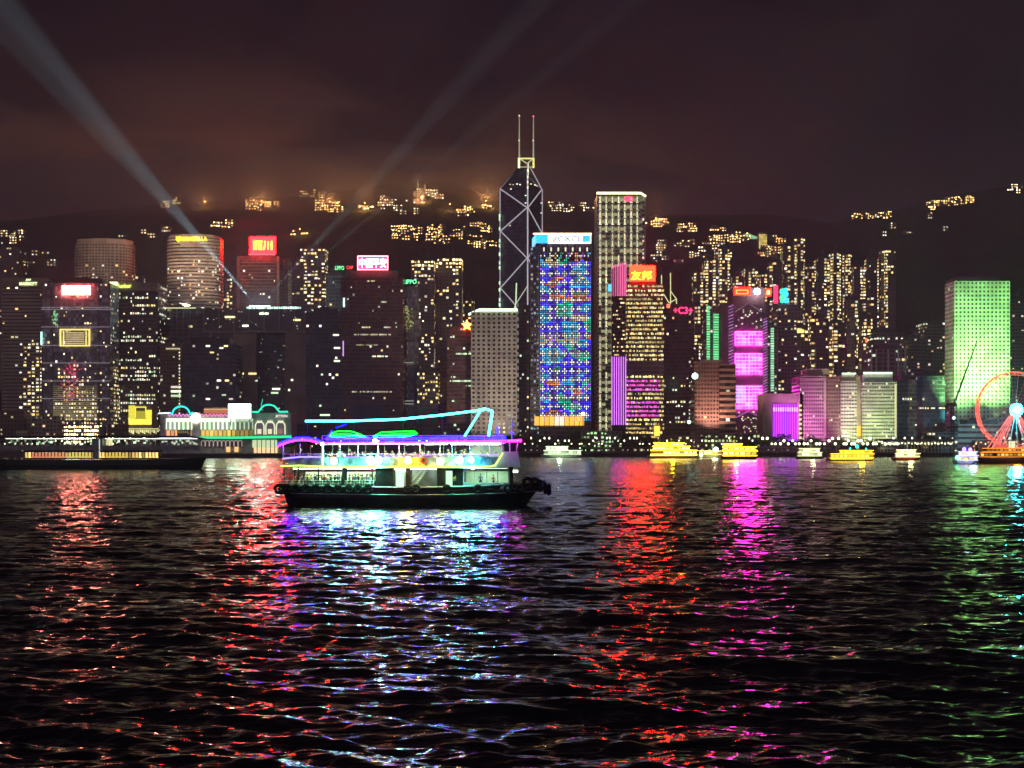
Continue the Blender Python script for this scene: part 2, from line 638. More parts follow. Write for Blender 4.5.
# ------------------------------------------------------------------ water
def make_water():
    NR, NC = 1500, 1080
    ys = 15.0 * (1180.0 / 15.0) ** (np.linspace(0, 1, NR))
    s = np.linspace(-1, 1, NC)
    ds = 0.36 + 0.64 * 5 * s ** 4
    s = 0.36 * s + 0.64 * s ** 5
    hw = 85 + 1.1 * ys
    X = s[None, :] * hw[:, None]
    Y = np.repeat(ys[:, None], NC, 1)
    dy = np.gradient(ys)[:, None]
    dx = hw[:, None] * ds[None, :] * 2 / NC
    res = np.maximum(dy, dx)
    rng = np.random.RandomState(3)
    Z = np.zeros_like(X)
    NW = 90
    lam = np.exp(np.linspace(math.log(0.26), math.log(22), NW))
    for L in lam:
        th = rng.normal(0, 0.44) + 0.08
        if rng.rand() < 0.12:
            th += rng.normal(0, 0.6)
        kx, ky = math.sin(th) * 2 * PI / L, math.cos(th) * 2 * PI / L
        st = 0.044 if L < 1.6 else (0.033 if L < 4 else 0.0075)
        A = st * L / (2 * PI) * math.sqrt(2)
        fade = np.clip(L / (2.6 * res) - 0.6, 0, 1)
        ph = rng.rand() * 2 * PI
        wv = np.sin(kx * X + ky * Y + ph + 0.6 * np.sin(0.05 * X + 0.03 * Y + ph))
        if L > 1.5:
            wv = wv + 0.18 * np.cos(2 * (kx * X + ky * Y + ph))   # sharper crests
        gust = 0.85 + 0.25 * np.sin(X * 0.021 + Y * 0.037 + ph) * np.sin(Y * 0.011 - X * 0.006 + ph * 2)
        Z += A * wv * fade * gust
    v = np.stack([X, Y, Z], 2).reshape(-1, 3)
    idx = np.arange(NR * NC).reshape(NR, NC)
    f = np.stack([idx[:-1, :-1], idx[:-1, 1:], idx[1:, 1:], idx[1:, :-1]], 2).reshape(-1, 4)
    me = bpy.data.meshes.new('harbour_water')
    me.vertices.add(len(v))
    me.vertices.foreach_set('co', v.ravel())
    me.loops.add(f.size)
    me.loops.foreach_set('vertex_index', f.ravel())
    me.polygons.add(len(f))
    me.polygons.foreach_set('loop_start', np.arange(0, f.size, 4))
    me.polygons.foreach_set('use_smooth', np.ones(len(f), bool))
    me.update(calc_edges=True)
    o = bpy.data.objects.new('harbour_water', me)
    COL.objects.link(o)
    tag(o, 'dark choppy harbour water streaked with coloured reflections', None, None, 'structure')
    m, t = new_mat('harbour_water')
    out = nd(t, 'ShaderNodeOutputMaterial')
    b = nd(t, 'ShaderNodeBsdfPrincipled')
    b.inputs['Base Color'].default_value = (0.004, 0.005, 0.007, 1)
    b.inputs['Roughness'].default_value = 0.075
    b.inputs['IOR'].default_value = 1.5
    b.inputs['Specular IOR Level'].default_value = 0.5
    tc = nd(t, 'ShaderNodeTexCoord')
    h = None
    for sx, sy, scale, dist, det in ((0.55, 2.3, 1.0, 0.11, 3), (0.16, 0.6, 1.0, 0.30, 3)):
        mp = nd(t, 'ShaderNodeMapping')
        mp.inputs['Scale'].default_value = (sx, sy, 1)
        mp.inputs['Rotation'].default_value = (0, 0, 0.1)
        t.links.new(tc.outputs['Object'], mp.inputs[0])
        n = nd(t, 'ShaderNodeTexNoise')
        n.inputs['Scale'].default_value = scale
        n.inputs['Detail'].default_value = det
        n.inputs['Roughness'].default_value = 0.55
        t.links.new(mp.outputs[0], n.inputs[0])
        q = mth(t, 'MULTIPLY', n.outputs[0], dist)
        h = q if h is None else mth(t, 'ADD', h, q)
    bp = nd(t, 'ShaderNodeBump')
    bp.inputs['Strength'].default_value = 1.0
    bp.inputs['Distance'].default_value = 1.0
    t.links.new(h, bp.inputs['Height'])
    t.links.new(bp.outputs[0], b.inputs['Normal'])
    t.links.new(b.outputs[0], out.inputs[0])
    me.materials.append(m)
    return o


make_water()

# ------------------------------------------------------------------ terrain
RIDGE = [(-700, 210), (-100, 232), (0, 222), (120, 212), (200, 203), (300, 198), (400, 186), (440, 183), (500, 199), (560, 203), (640, 216), (760, 216), (830, 224),
         (870, 216), (930, 203), (975, 193), (1024, 185), (1150, 172), (1700, 240)]
RD = 2700.0


def ridge_h(x):
    px = 512 + x * FP / RD
    for (a, ya), (b, yb) in zip(RIDGE, RIDGE[1:]):
        if px <= b:
            f = (px - a) / (b - a)
            f = max(0.0, min(1.0, f))
            f = f * f * (3 - 2 * f)
            return PZ(ya + (yb - ya) * f, RD)
    return PZ(240, RD)


def hill_h(x, y):
    # x scaled with distance so that the slopes fall towards the harbour
    s = (y - 1480.0) / (RD - 1480.0)
    if s <= 0:
        return GZ - 0.5
    f = max(0.0, min(1.0, s))
    prof = 0.45 * f + 0.55 * (f * f * (3 - 2 * f))
    if s > 1:
        prof = 1 - min(1, (s - 1) * 0.8)
    nn = mnoise.fractal((x * 0.0022, y * 0.0022, 0.3), 1.0, 2.1, 5)
    spur = mnoise.noise((x * 0.0048, y * 0.0012, 4.0))
    return GZ - 0.5 + ridge_h(x) * prof * (1 + 0.10 * spur * (1 - f)) + nn * 34 * math.sin(min(1, f) * PI) ** 0.8


def make_terrain():
    nx, ny = 260, 130
    xs = np.linspace(-2300, 2300, nx)
    ysn = np.linspace(1470, 3900, ny)
    v, f = [], []
    for y in ysn:
        for x in xs:
            v.append((x, y, hill_h(x, y)))
    for j in range(ny - 1):
        for i in range(nx - 1):
            a = j * nx + i
            f.append((a, a + 1, a + nx + 1, a + nx))
    me = bpy.data.meshes.new('hills')
    me.from_pydata(v, [], f)
    me.polygons.foreach_set('use_smooth', [True] * len(f))
    m, t = new_mat('wooded_hillside')
    o_ = nd(t, 'ShaderNodeOutputMaterial')
    b = nd(t, 'ShaderNodeBsdfPrincipled')
    t.links.new(b.outputs[0], o_.inputs[0])
    b.inputs['Roughness'].default_value = 1.0
    b.inputs['Specular IOR Level'].default_value = 0.0
    tcx = nd(t, 'ShaderNodeTexCoord')
    n = nd(t, 'ShaderNodeTexNoise')
    n.inputs['Scale'].default_value = 0.05
    n.inputs['Detail'].default_value = 8
    n.inputs['Roughness'].default_value = 0.7
    t.links.new(tcx.outputs['Object'], n.inputs[0])
    t.links.new(mixc(t, mrange(t, n.outputs[0], 0.35, 0.65), (0.022, 0.030, 0.016), (0.075, 0.085, 0.045)), b.inputs['Base Color'])
    bp = nd(t, 'ShaderNodeBump')
    bp.inputs['Strength'].default_value = 0.8
    bp.inputs['Distance'].default_value = 12
    t.links.new(n.outputs[0], bp.inputs['Height'])
    t.links.new(bp.outputs[0], b.inputs['Normal'])
    me.materials.append(m)
    o = bpy.data.objects.new('hills', me)
    COL.objects.link(o)
    tag(o, 'dark wooded hills behind the city', None, None, 'structure')
    mb = MB()
    mb.face([(-2300, 1112, GZ), (2300, 1112, GZ), (2300, 1800, GZ), (-2300, 1800, GZ)])
    g = mb.build('ground', plain('city_paving', (0.12, 0.11, 0.11), 0.85, vscale=0.05))
    tag(g, 'paved ground of the waterfront', None, None, 'structure')
    mb = MB()
    mb.box(-2300, 2300, 1104, 1112, -1.0, GZ + 0.15)
    for k in range(-60, 61):
        mb.box(k * 18 - 0.6, k * 18 + 0.6, 1103.2, 1103.99, -1.0, GZ - 0.4)
    g = mb.build('seawall', plain('seawall_concrete', (0.17, 0.15, 0.15), 0.9, vscale=0.2))
    tag(g, 'long low concrete seawall at the foot of the city', 'sea wall', None, None)


make_terrain()


def hill_hit(px, py):
    y = 1500.0
    while y < RD:
        x = PX(px, y)
        if hill_h(x, y) >= PZ(py, y):
            return x, y, hill_h(x, y)
        y += 8
    x = PX(px, RD - 30)
    return x, RD - 30, hill_h(x, RD - 30)


# ------------------------------------------------------------------ haze: one closed box of even thin air
def make_haze():
    mb = MB()
    mb.box(-2450, 2450, -150, 4000, -2.2, 600)
    o = mb.build('haze', None)
    m, t = new_mat('night_haze')
    out = nd(t, 'ShaderNodeOutputMaterial')
    v = nd(t, 'ShaderNodeVolumePrincipled')
    v.inputs['Color'].default_value = (0.74, 0.68, 0.84, 1)
    v.inputs['Density'].default_value = 0.00030
    v.inputs['Anisotropy'].default_value = 0.0
    t.links.new(v.outputs[0], out.inputs['Volume'])
    o.data.materials.clear()
    o.data.materials.append(m)
    tag(o, 'thin night haze over the harbour and the city', None, None, 'stuff')


make_haze()


def make_mist():
    """low cloud lying on the summit ridge, lit from inside by the road lamps up there"""
    n, m_ = 40, 20
    cx, cyy, cz, ax, ay, az_ = PX(320, 2620), 2650, 490, 780, 280, 100
    mb = MB()
    P = []
    for i in range(m_ + 1):
        row = []
        for j in range(n):
            t_, f_ = PI * i / m_, 2 * PI * j / n
            d = Vector((math.sin(t_) * math.cos(f_), math.sin(t_) * math.sin(f_), math.cos(t_)))
            k_ = 1 + .30 * mnoise.noise((d.x * 2.6 + 3, d.y * 2.6, d.z * 2.0)) + .12 * mnoise.noise((d.x * 7, d.y * 7 + 2, d.z * 5))
            row.append((cx + d.x * ax * k_, cyy + d.y * ay * k_, cz + d.z * az_ * min(k_, 1.12)))
        P.append(row)
    for i in range(m_):
        for j in range(n):
            j2 = (j + 1) % n
            mb.face([P[i][j], P[i + 1][j], P[i + 1][j2], P[i][j2]] if 0 < i < m_ - 1 else ([P[0][0], P[1][j], P[1][j2]] if i == 0 else [P[i][j], P[m_][0], P[i][j2]]))
    o = mb.build('summit_mist', None)
    bm_ = o.data
    m, t = new_mat('summit_mist')
    out = nd(t, 'ShaderNodeOutputMaterial')
    v = nd(t, 'ShaderNodeVolumePrincipled')
    v.inputs['Color'].default_value = (0.9, 0.85, 0.85, 1)
    v.inputs['Density'].default_value = 0.0022
    t.links.new(v.outputs[0], out.inputs['Volume'])
    bm_.materials.clear()
    bm_.materials.append(m)
    tag(o, 'low mist lying over the lamp-lit summit', None, None, 'stuff')


make_mist()

# ================================================================== FRONT TOWERS, LEFT TO RIGHT
t = tower('apartment_tower', 'dark apartment tower at the left edge behind the hotel with the small white sign', -6, 19, 247, 1750, 30, 'flat', lit=lit_random(.10, P_MIX, .8))

t = tower('hotel_tower', 'hotel tower with ribbed left half and small white rooftop letters near the left edge', 2, 48, 279, 1290, 38, 'louver', cw=4.2, fh=3.4,
          lit=lambda e, i, j, ni, nj: (P_MIX(.85) if random.random() < (.55 if i > ni * .38 and j < nj * .62 else .06) else None), ind=60, roof=False)
panel(t.root, 'parapet', 2, 48.5, 278, 287, t.D, (1, 1, 1), 0.2, 1.2, M['stone'])
text('MARRIOTT', t.root, PX(29, t.D), t.D - 1.8, PZ(284, t.D), 17, 3.0, (1.6, 2.0, 1.0), 'lettering')
text('JW', t.root, PX(29, t.D), t.D - 1.8, PZ(280.4, t.D), 5, 2.4, (1.6, 2.0, 1.0), 'lettering')

# tower with the horizontal trusses and the burning red sign
D = 1240
t = tower('office_tower', 'broad glass tower with pale horizontal belts, a red glowing sign and yellow lower floors', 42, 110, 283, D, 42, 'bluegrey', cw=2.4, fh=3.6,
          lit=lambda e, i, j, ni, nj: (
              (P_YEL(5) if random.random() < .95 else None) if j < nj * .145 and ni * .2 < i < ni * .86 else
              (P_MIX(.85) if random.random() < (.50 if ni * .25 < i < ni * .88 and j < nj * .45 else .10) else None)), ind=100, roof=True)
for py in (307.5, 309.5, 327, 345.5, 363, 381, 398.5):
    panel(t.root, 'glowing_belt', 41.5, 110.5, py - .35, py + .35, D, (.20, .165, .18), 0.3, 0.8)  # pale belts made to glow; their uplight is put into the colour
for px in (42.3, 53, 99, 109.6):
    panel(t.root, 'corner_column', px - .6, px + .6, 284, 436, D, (1, 1, 1), 0.1, 0.55, M['concrete'])
panel(t.root, 'red_sign', 63, 91, 286, 295, D, (75, 11, 8), 1.3, 1, sampled=True)  # sized so that the face takes in the pinkish halo
text('中信集團', t.root, PX(77, D), D - 2.7, PZ(290.5, D), 20, 4.6, (60, 40, 26), 'lettering')
mb = MB()
for a_, b_, c_, d_ in ((60, 90.5, 329, 330.4), (60, 90.5, 345, 346.4), (60, 61.6, 330.4, 345), (88.9, 90.5, 330.4, 345), (63.5, 64.5, 331, 345), (86, 87, 331, 345)):
    mb.box(PX(a_, D), PX(b_, D), D - 1.4, D - .9, PZ(d_, D), PZ(c_, D), (1.3, 1.05, .28))
for k in range(6):
    y_ = 332.5 + k * 2.1
    mb.box(PX(66, D), PX(84.5, D), D - 1.3, D - .9, PZ(y_ + .9, D), PZ(y_, D), (.75, .6, .25))
mb.build('framed_light_display', GLOWN, t.root)
mb = MB()
for k in range(150):
    x_, y_ = random.gauss(71, 4.5), random.choice([random.gauss(369, 3.4), random.gauss(378, 6), random.gauss(392, 5)])
    s_ = random.uniform(.3, .7)
    mb.box(PX(x_ - s_, D), PX(x_ + s_, D), D - .7, D - .3, PZ(y_ + .5, D), PZ(y_ - .3, D), sc((1.0, .12, .22), random.uniform(.3, 1.3)))
o = mb.build('pink_light_specks', GLOWN, t.root)
o['kind'] = 'stuff'
mb = MB()
for k in range(17):
    y_ = 386 + k * 2.05
    mb.box(PX(53, D), PX(97, D), D - .8, D - .4, PZ(y_ + .55, D), PZ(y_, D), sc((.9, .75, .35), .16 + .02 * k))
mb.build('floor_edge_light', GLOWN, t.root)
mb = MB()
for k in range(26):
    x_, y_ = random.gauss(55.5, 1.3), random.uniform(311, 326)
    mb.box(PX(x_ - .4, D), PX(x_ + .4, D), D - .7, D - .3, PZ(y_ + .5, D), PZ(y_ - .5, D), (.35, .9, .4))
mb.build('green_light_pattern', GLOWN, t.root)
panel(t.root, 'vertical_tube_light', 41.3, 42.8, 332, 345, D, (1.2, 2.2, 2.0), 1.4, .5)

t = tower('hotel_tower', 'pale oval hotel tower behind the tower with the red glowing sign', 70, 129, 243, 1480, 40, 'beige', cw=3.4, fh=3.3, plan='oval',
          lit=lit_random(.20, pal(WARM, WHT, (1, .75, .55)), .75), wmax=.90, roof=False)
CONRAD = t
mb = MB()
mb.prism([(t.X0 + 1.0, t.D + 20), (t.X0 + 6, t.D + 5), (t.X0 + 24, t.D - .7), (t.X1 - 24, t.D - .7), (t.X1 - 6, t.D + 5), (t.X1 - 1.0, t.D + 20), (t.X1 - 10, t.D + 34), (t.X0 + 10, t.D + 34)], t.Z1 + .01, t.Z1 + 5)
mb.build('crown_wall', M['stone'], t.root)

t = tower('office_tower', 'dark office block with a white square and yellow letters on its roof edge', 109, 158, 284, 1270, 36, 'dark', cw=2.2, fh=3.7,
          lit=lit_bands(.36, .8, .09, P_WHT, .8), ind=100, roof=False)
panel(t.root, 'parapet', 109, 158.3, 282.5, 291, t.D, (1, 1, 1), 0.2, 1.0, M['stone'])
panel(t.root, 'sign_square', 110.4, 118, 282, 288.5, t.D, (2.2, 2.1, 1.0), 1.5, .5)
text('Sunbor', t.root, PX(125, t.D), t.D - 2.0, PZ(286, t.D), 13, 4.2, (1.5, 1.9, .3), 'lettering')

t = tower('hotel_tower', 'rounded pale hotel tower with bright yellow letters around its top', 163, 218, 236, 1420, 44, 'louver', cw=3.2, fh=3.6, plan='oval',
          lit=lit_random(.13, pal(WARM, WHT, (1, .8, .6)), .95), wmax=.9, roof=False)
SHANG = t
mb = MB()
mb.prism([(t.X0 + .5 + 0, t.D + 22), (t.X0 + 6, t.D + 5), (t.X0 + 22, t.D - .8), (t.X1 - 22, t.D - .8), (t.X1 - 6, t.D + 5), (t.X1 - .5, t.D + 22), (t.X1 - 10, t.D + 36), (t.X0 + 10, t.D + 36)], t.Z1 - 11, t.Z1 + 2.0)
mb.build('crown_wall', M['stone'], t.root)
text('SHANGRI-LA', t.root, PX(193, t.D), t.D - 1.4, PZ(239, t.D), 31, 5.0, (2.6, 2.2, .12), 'lettering')
mb = MB()
for s_ in (-1, 1):
    for z_ in (0, 2.3):
        mb.tube([(PX(178.5, t.D) + s_ * .3, t.D - 1.2, PZ(241.3, t.D) + z_), (PX(178.5, t.D) + s_ * 2.6, t.D - 1.2, PZ(241.3, t.D) + z_ + 2.6)], .5, 5, (2.6, 2.2, .12))
mb.tube([(PX(178.5, t.D), t.D - 1.2, PZ(242, t.D)), (PX(178.5, t.D), t.D - 1.2, PZ(236.5, t.D))], .5, 5, (2.6, 2.2, .12))
mb.build('emblem', GLOWN, t.root)

t = tower('office_tower', 'low dark slab with upright ribs below the rounded hotel with yellow letters', 156, 204, 308, 1300, 34, 'dark', cw=5, fh=4,
          lit=lit_random(.03, P_WHT, .6), ind=30)
for k in range(8):
    panel(t.root, 'rib', 156.5 + k * 6.6, 157.4 + k * 6.6, 309, 436, t.D, (1, 1, 1), .1, .7, M['concrete'])
panel(t.root, 'rooftop_light_strip', 160, 196, 307.6, 308.6, t.D, (.8, .85, .45), .8, .4)

t = tower('office_block', 'dark block with a lit stair edge left of the dark blue block', 160, 181, 343, 1240, 24, 'brown', cw=3, fh=3.6, lit=lit_random(.05, P_WHT, .4))
mb = MB()
for k in range(22):
    if random.random() < .8:
        mb.box(PX(179, t.D), PX(180, t.D), t.D - .5, t.D - .1, PZ(350 + k * 3.2, t.D), PZ(348.6 + k * 3.2, t.D), P_WHT(.8))
mb.build('stair_window', GLOWN, t.root)
panel(t.root, 'lit_top_floor', 166, 180, 348, 349.5, t.D, (.55, .5, .25), .2, .4)
for k in range(3):
    panel(t.root, 'window', 171, 181, 386 + k * 4.4, 388 + k * 4.4, t.D, P_GRN(1.1), .1, .4)
t = tower('office_block', 'plain dark blue block with three pairs of lit windows beside the gate-shaped building', 182, 236, 344, 1200, 30, 'navy', cw=3, fh=3.7, lit=lit_random(.02, P_WHT, .45), roof=True)
for x_, y_ in ((208, 339.5), (226, 340), (212, 352.5), (221.5, 348), (219, 380.5), (227, 380.5), (224, 395), (208, 399), (239 - 8, 399)):
    panel(t.root, 'window', x_ - 2, x_ + 2, max(y_, 346) - .8, max(y_, 346) + .8, t.D, P_WHT(1.2), .1, .35)

# gate-shaped government building carrying the searchlights
D = 1270
root = thing('gate_building', 'huge dark gate-shaped building with searchlights on its roof', 'government building', (PX(256, D), D + 22, GZ))
mb = MB()
mb.box(PX(203, D), PX(310, D), D, D + 44, PZ(331, D), PZ(309, D))
mb.build('bridge_block', M['dark'], root)
for a_, b_ in ((233, 256), (285, 310), (203, 233)):
    mb = MB()
    mb.box(PX(a_, D), PX(b_, D), D + .5, D + 43, GZ, PZ(331, D) - .01)
    mb.build('leg_block', M['legstone'] if a_ > 210 else M['dark'], root)
mb = MB()
mb.prism([(PX(256, D), D + 10), (PX(285, D), D + 10), (PX(285, D), D + 40), (PX(256, D), D + 40)], GZ, PZ(331.2, D), cells=[(0, 9)] * 4, floors=28)
mb.build('glass_curtain', M['navy'], root)
for x_, y_, w_ in ((230, 317, 5), (264, 313.6, 4.5), (245.5, 325.8, 3), (297, 320, 3.5), (308, 316, 1.2), (239.5, 373.6, 4), (252.5, 373.6, 4), (238, 380.7, 3), (256.5, 380.7, 1.2), (274.5, 388.5, 4), (273, 392.5, 3.6), (292, 380, 1), (289, 390, .8)):
    panel(root, 'window', x_ - w_, x_ + w_, y_ - .85, y_ + .85, D, P_WHT(1.3), -9.2 if 256.5 < x_ < 284 and y_ > 332 else (.1 if y_ < 332 else -.4), .35)
mb = MB()
for k in range(90):
    x_, y_ = random.choice([(random.uniform(205, 308), random.uniform(310.5, 329)), (random.uniform(257, 284), random.uniform(336, 420)), (random.uniform(205, 232), random.uniform(332, 420))])
    off_ = -9.4 if 256 < x_ < 285 and y_ > 332 else (.05 if y_ < 331 else -.45)
    s_ = random.uniform(.3, .8)
    mb.box(PX(x_ - s_, D), PX(x_ + s_, D), D - off_ - .2, D - off_, PZ(y_ + .5, D), PZ(y_ - .5, D), P_WHT(random.choice((.12, .2, .5))))
mb.build('lit_windows', GLOWN, root)['kind'] = 'stuff'
mb = MB()
for k in range(8):
    mb.box(PX(203.5 + k * 15.1, D), PX(204.3 + k * 15.1, D), D - .7, D - .05, PZ(331, D), PZ(309, D))
mb.box(PX(203, D), PX(310, D), D - .9, D - .06, PZ(332.6, D), PZ(331.2, D))
mb.build('cladding_ribs', M['stone'], root)
for k in range(24):
    x_ = 247 + k * 2.3
    panel(root, 'roof_edge_lamp', x_ - .7, x_ + .7, 306.6, 308.6, D, sc((.7, 1.2, 1.0), random.uniform(.8, 4.5)), -2, .8)  # lamps drawn oversized to imitate the glow at the beam foot
for k, (x_, l_) in enumerate(((250, .8), (254, .8), (258, .8), (263, .8), (267, .8))):
    s = thing('searchlight', 'one of five short drum searchlights in a row on the roof of the gate-shaped building', 'searchlight', (PX(x_, D), D + 6, PZ(308.8, D)), 'searchlights on the roof edge')
    mb = MB()
    X_, Y_, Z_ = PX(x_, D), D + 6, PZ(308.8, D)
    mb.tube([(X_, Y_, Z_), (X_, Y_, Z_ + 1.0)], .8, 8)
    mb.tube([(X_, Y_, Z_ + 1.0), (X_, Y_, Z_ + 3)], 1.2, 10)
    mb.build('drum', M['darkmetal'], s)
    mb = MB()
    mb.tube([(X_, Y_, Z_ + 3.05), (X_, Y_, Z_ + 3.3)], 1.9, 12, (14, 28, 24))
    mb.build('lens', GLOWN, s)
ROOF = (D, PZ(306, D))

D = 1520
t = tower('office_tower', 'brown ribbed tower topped by a big red box sign with yellow characters', 237, 279, 256, D, 36, 'maroon', cw=3.2, fh=3.8,
          lit=lambda e, i, j, ni, nj: P_WHT(.7) if (.42 < j / nj < .60 and random.random() < .35) or random.random() < .02 else None)
for k in range(9):
    panel(t.root, 'belt', 241, 274, 262 + k * 3.4, 263 + k * 3.4, D, (1, 1, 1), .1, .6, M['stone'])
panel(t.root, 'corner_column', 237, 239.5, 256.5, 330, D, (1, 1, 1), .1, 1, M['stone'])
panel(t.root, 'corner_column', 277, 279.5, 256.5, 330, D, (1, 1, 1), .1, 1, M['stone'])
panel(t.root, 'red_sign', 250, 276, 237, 254.6, D, (140, .14, .2), 1, 2, sampled=True)  # red face widened to hold the halo around the characters
panel(t.root, 'sign_underline', 249, 275.5, 254.2, 255.2, D, (4, .3, .35), 1, .8)
text('而川', t.root, PX(263, D), D - 3.3, PZ(246, D), 22, 10.5, (7, 5, .2), 'lettering')
tower('office_tower', 'narrow side tower attached behind the big red box sign tower', 279.5, 288, 259, 1545, 26, 'maroon', lit=lit_random(.02), roof=False)

tower('apartment_tower', 'tall dark block with stacked yellow windows just right of the searchlights', 300, 325, 248, 1640, 26, 'flat', cw=4.5, fh=4.4, a=.1,
      lit=lambda e, i, j, ni, nj: P_MIX(1.1) if random.random() < (.45 if j > nj * .45 else .1) else None)
t = tower('office_tower', 'black tower between the searchlight roof and the tower with the white-on-red sign', 306, 341, 312, 1250, 34, 'navy', cw=3, fh=3.8,
          lit=lit_random(.02, P_WHT, 1), ind=40)
for x_, y_, w_ in ((336, 335, 3), (337, 348, 3), (337, 361, 3), (322, 374.5, 1), (330, 374.5, 1), (337, 374.8, 1.2), (325, 415, 5), (327, 384, .8)):
    panel(t.root, 'window', x_ - w_, x_ + w_, y_ - .9, y_ + .9, t.D, P_WHT(1.2), .1, .35)

# tower with the white-on-red characters
D = 1230
t = tower('office_tower', 'dark reddish tower under a sign of four white characters on red', 341, 403, 277, D, 40, 'maroon', cw=2.6, fh=3.7,
          lit=lambda e, i, j, ni, nj: P_WHT(.5) if random.random() < .022 else None, ind=50, roof=False)
panel(t.root, 'upper_block', 346, 398, 270.5, 277, D, (1, 1, 1), -4, 3, M['slate'])
panel(t.root, 'red_sign', 358, 388, 256.5, 270, D, (24, .12, .5), .8, 1.2, sampled=True)
for a_, b_, c_, d_ in ((358, 388, 256, 256.9), (358, 388, 269.4, 270.4), (357.6, 358.5, 256, 270.4), (387.5, 388.4, 256, 270.4)):
    panel(t.root, 'sign_border', a_, b_, c_, d_, D, (8, 1.6, 1.8), 2.1, .4)
text('中国平安', t.root, PX(373, D), D - 2.3, PZ(263.2, D), 25, 9.0, (7, 5.6, 5.6), 'lettering')
for x0_, x1_, y_, k_ in ((354, 391, 334.6, .7), (352, 392, 391.8, .6), (362, 372, 327.3, .9), (384, 391, 327.3, .8), (372, 388, 356.3, 1.6), (355, 378, 345, .35), (381, 387, 302, .8), (367, 375, 281, .6)):
    n_ = max(1, int((x1_ - x0_) / 1.3))
    for k in range(n_):
        if random.random() < .85:
            x_ = x0_ + (x1_ - x0_) * k / n_
            panel(t.root, 'window', x_, x_ + 1.05, y_ - .7, y_ + .7, D, sc(random.choice((GRW, WHT, YEL)), k_ * random.uniform(.5, 1.3)), .1, .3)
for y_ in (295, 330, 364, 402):
    panel(t.root, 'belt', 341, 403, y_ - .5, y_ + .5, D, (1, 1, 1), .05, .3, M['slate'])
panel(t.root, 'vertical_tube_light', 343.2, 344.8, 298, 307, D, (1.2, 2.4, 2.2), .3, .4)
panel(t.root, 'vertical_tube_light', 342.8, 343.8, 341, 356, D, (.9, .5, 1.3), .3, .4)
panel(t.root, 'entrance_recess', 350, 382, 405, 419, D, (1, 1, 1), .2, .4, M['navy'])
t = tower('office_tower', 'dark stepped tower carrying small green and red letters at the left of the white-on-red sign', 326, 345, 273, 1330, 30, 'dark', lit=lit_random(.04, P_WHT, .8))
text('LIPPO', t.root, PX(339.7, t.D), t.D - .6, PZ(268, t.D), 9, 4.0, (.35, 1.9, .6), 'lettering')
text('CAP', t.root, PX(350, t.D), t.D - .6, PZ(267.5, t.D), 6.6, 3.4, (2.2, .1, .12), 'lettering')
mb = MB()
mb.box(PX(334, t.D), PX(354, t.D), t.D - .2, t.D + .6, t.Z1 - .5, PZ(270.2, t.D))
mb.build('sign_frame', M['darkmetal'], t.root)

# tower with the projecting glass boxes
D = 1255
root = thing('office_tower', 'narrow grey-blue glass tower of stacked projecting boxes with green letters on top', 'tower', (PX(410, D), D + 16, GZ))
mb = MB()
X0, X1 = PX(402.5, D), PX(419, D)
mb.prism([(X0 + 2, D + 2), (X1 - 2, D + 2), (X1 - 2, D + 28), (X0 + 2, D + 28)], GZ, PZ(286, D), cells=[(0, 8)] * 4, floors=44)
mb.build('core', M['bluegrey'], root)
for k in range(7):
    z0 = GZ + 6 + k * 20.5
    m_ = 1.4 if k % 2 else -0.6
    mb = MB()
    mb.prism([(X0 + 1 - m_, D + 3), (X0 + 4, D - 2), (X1 - 4, D - 2), (X1 - 1 + m_, D + 3), (X1 - 1 + m_, D + 24), (X0 + 1 - m_, D + 24)], z0, z0 + 15.5, cells=[(0, 2), (2, 7), (7, 9), (9, 15), (15, 20), (20, 26)], floors=4)
    mb.build('projecting_box', M['bluegrey'], root)
text('LIPPO', root, PX(410, D), D - .5, PZ(281.8, D), 12.5, 4.0, (.35, 2.1, .9), 'lettering')
mb = MB()
mb.box(PX(403.5, D), PX(417, D), D + .1, D + 1, PZ(286, D), PZ(279.5, D))
mb.build('sign_frame', M['darkmetal'], root)
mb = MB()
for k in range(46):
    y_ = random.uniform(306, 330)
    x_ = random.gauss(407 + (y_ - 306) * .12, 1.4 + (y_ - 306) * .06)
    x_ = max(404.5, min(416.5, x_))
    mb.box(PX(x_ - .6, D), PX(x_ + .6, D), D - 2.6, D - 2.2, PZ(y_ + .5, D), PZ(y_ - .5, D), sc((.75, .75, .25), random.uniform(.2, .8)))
o = mb.build('painted_floor_reflections', GLOWN, root)  # reflections painted as glowing specks on the glass
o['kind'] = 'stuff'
for y_ in (362.8, 401, 404):
    panel(root, 'window', 404, 414, y_ - .5, y_ + .5, D, (.25, .24, .2), 2.2, .3)

tower('apartment_tower', 'tall tower with golden lit crown windows right behind the green lettered glass tower', 411, 434, 260, 1600, 28, 'flat', cw=4.2, fh=4.2, a=.12, b=.2,
      lit=lambda e, i, j, ni, nj: P_YEL(1.9) if (j > nj * .93 and random.random() < .7) else (P_MIX(.9) if random.random() < .22 else None))
tower('apartment_tower', 'tall tower with two bright golden crown lights, right of its similar twin', 436, 462, 258, 1620, 28, 'flat', cw=4.2, fh=4.2, a=.12, b=.2,
      lit=lambda e, i, j, ni, nj: P_YEL(2.1) if (j > nj * .94 and random.random() < .75) else (P_MIX(.9) if random.random() < (.30 if i < ni * .8 and i > ni * .3 else .08) else None))

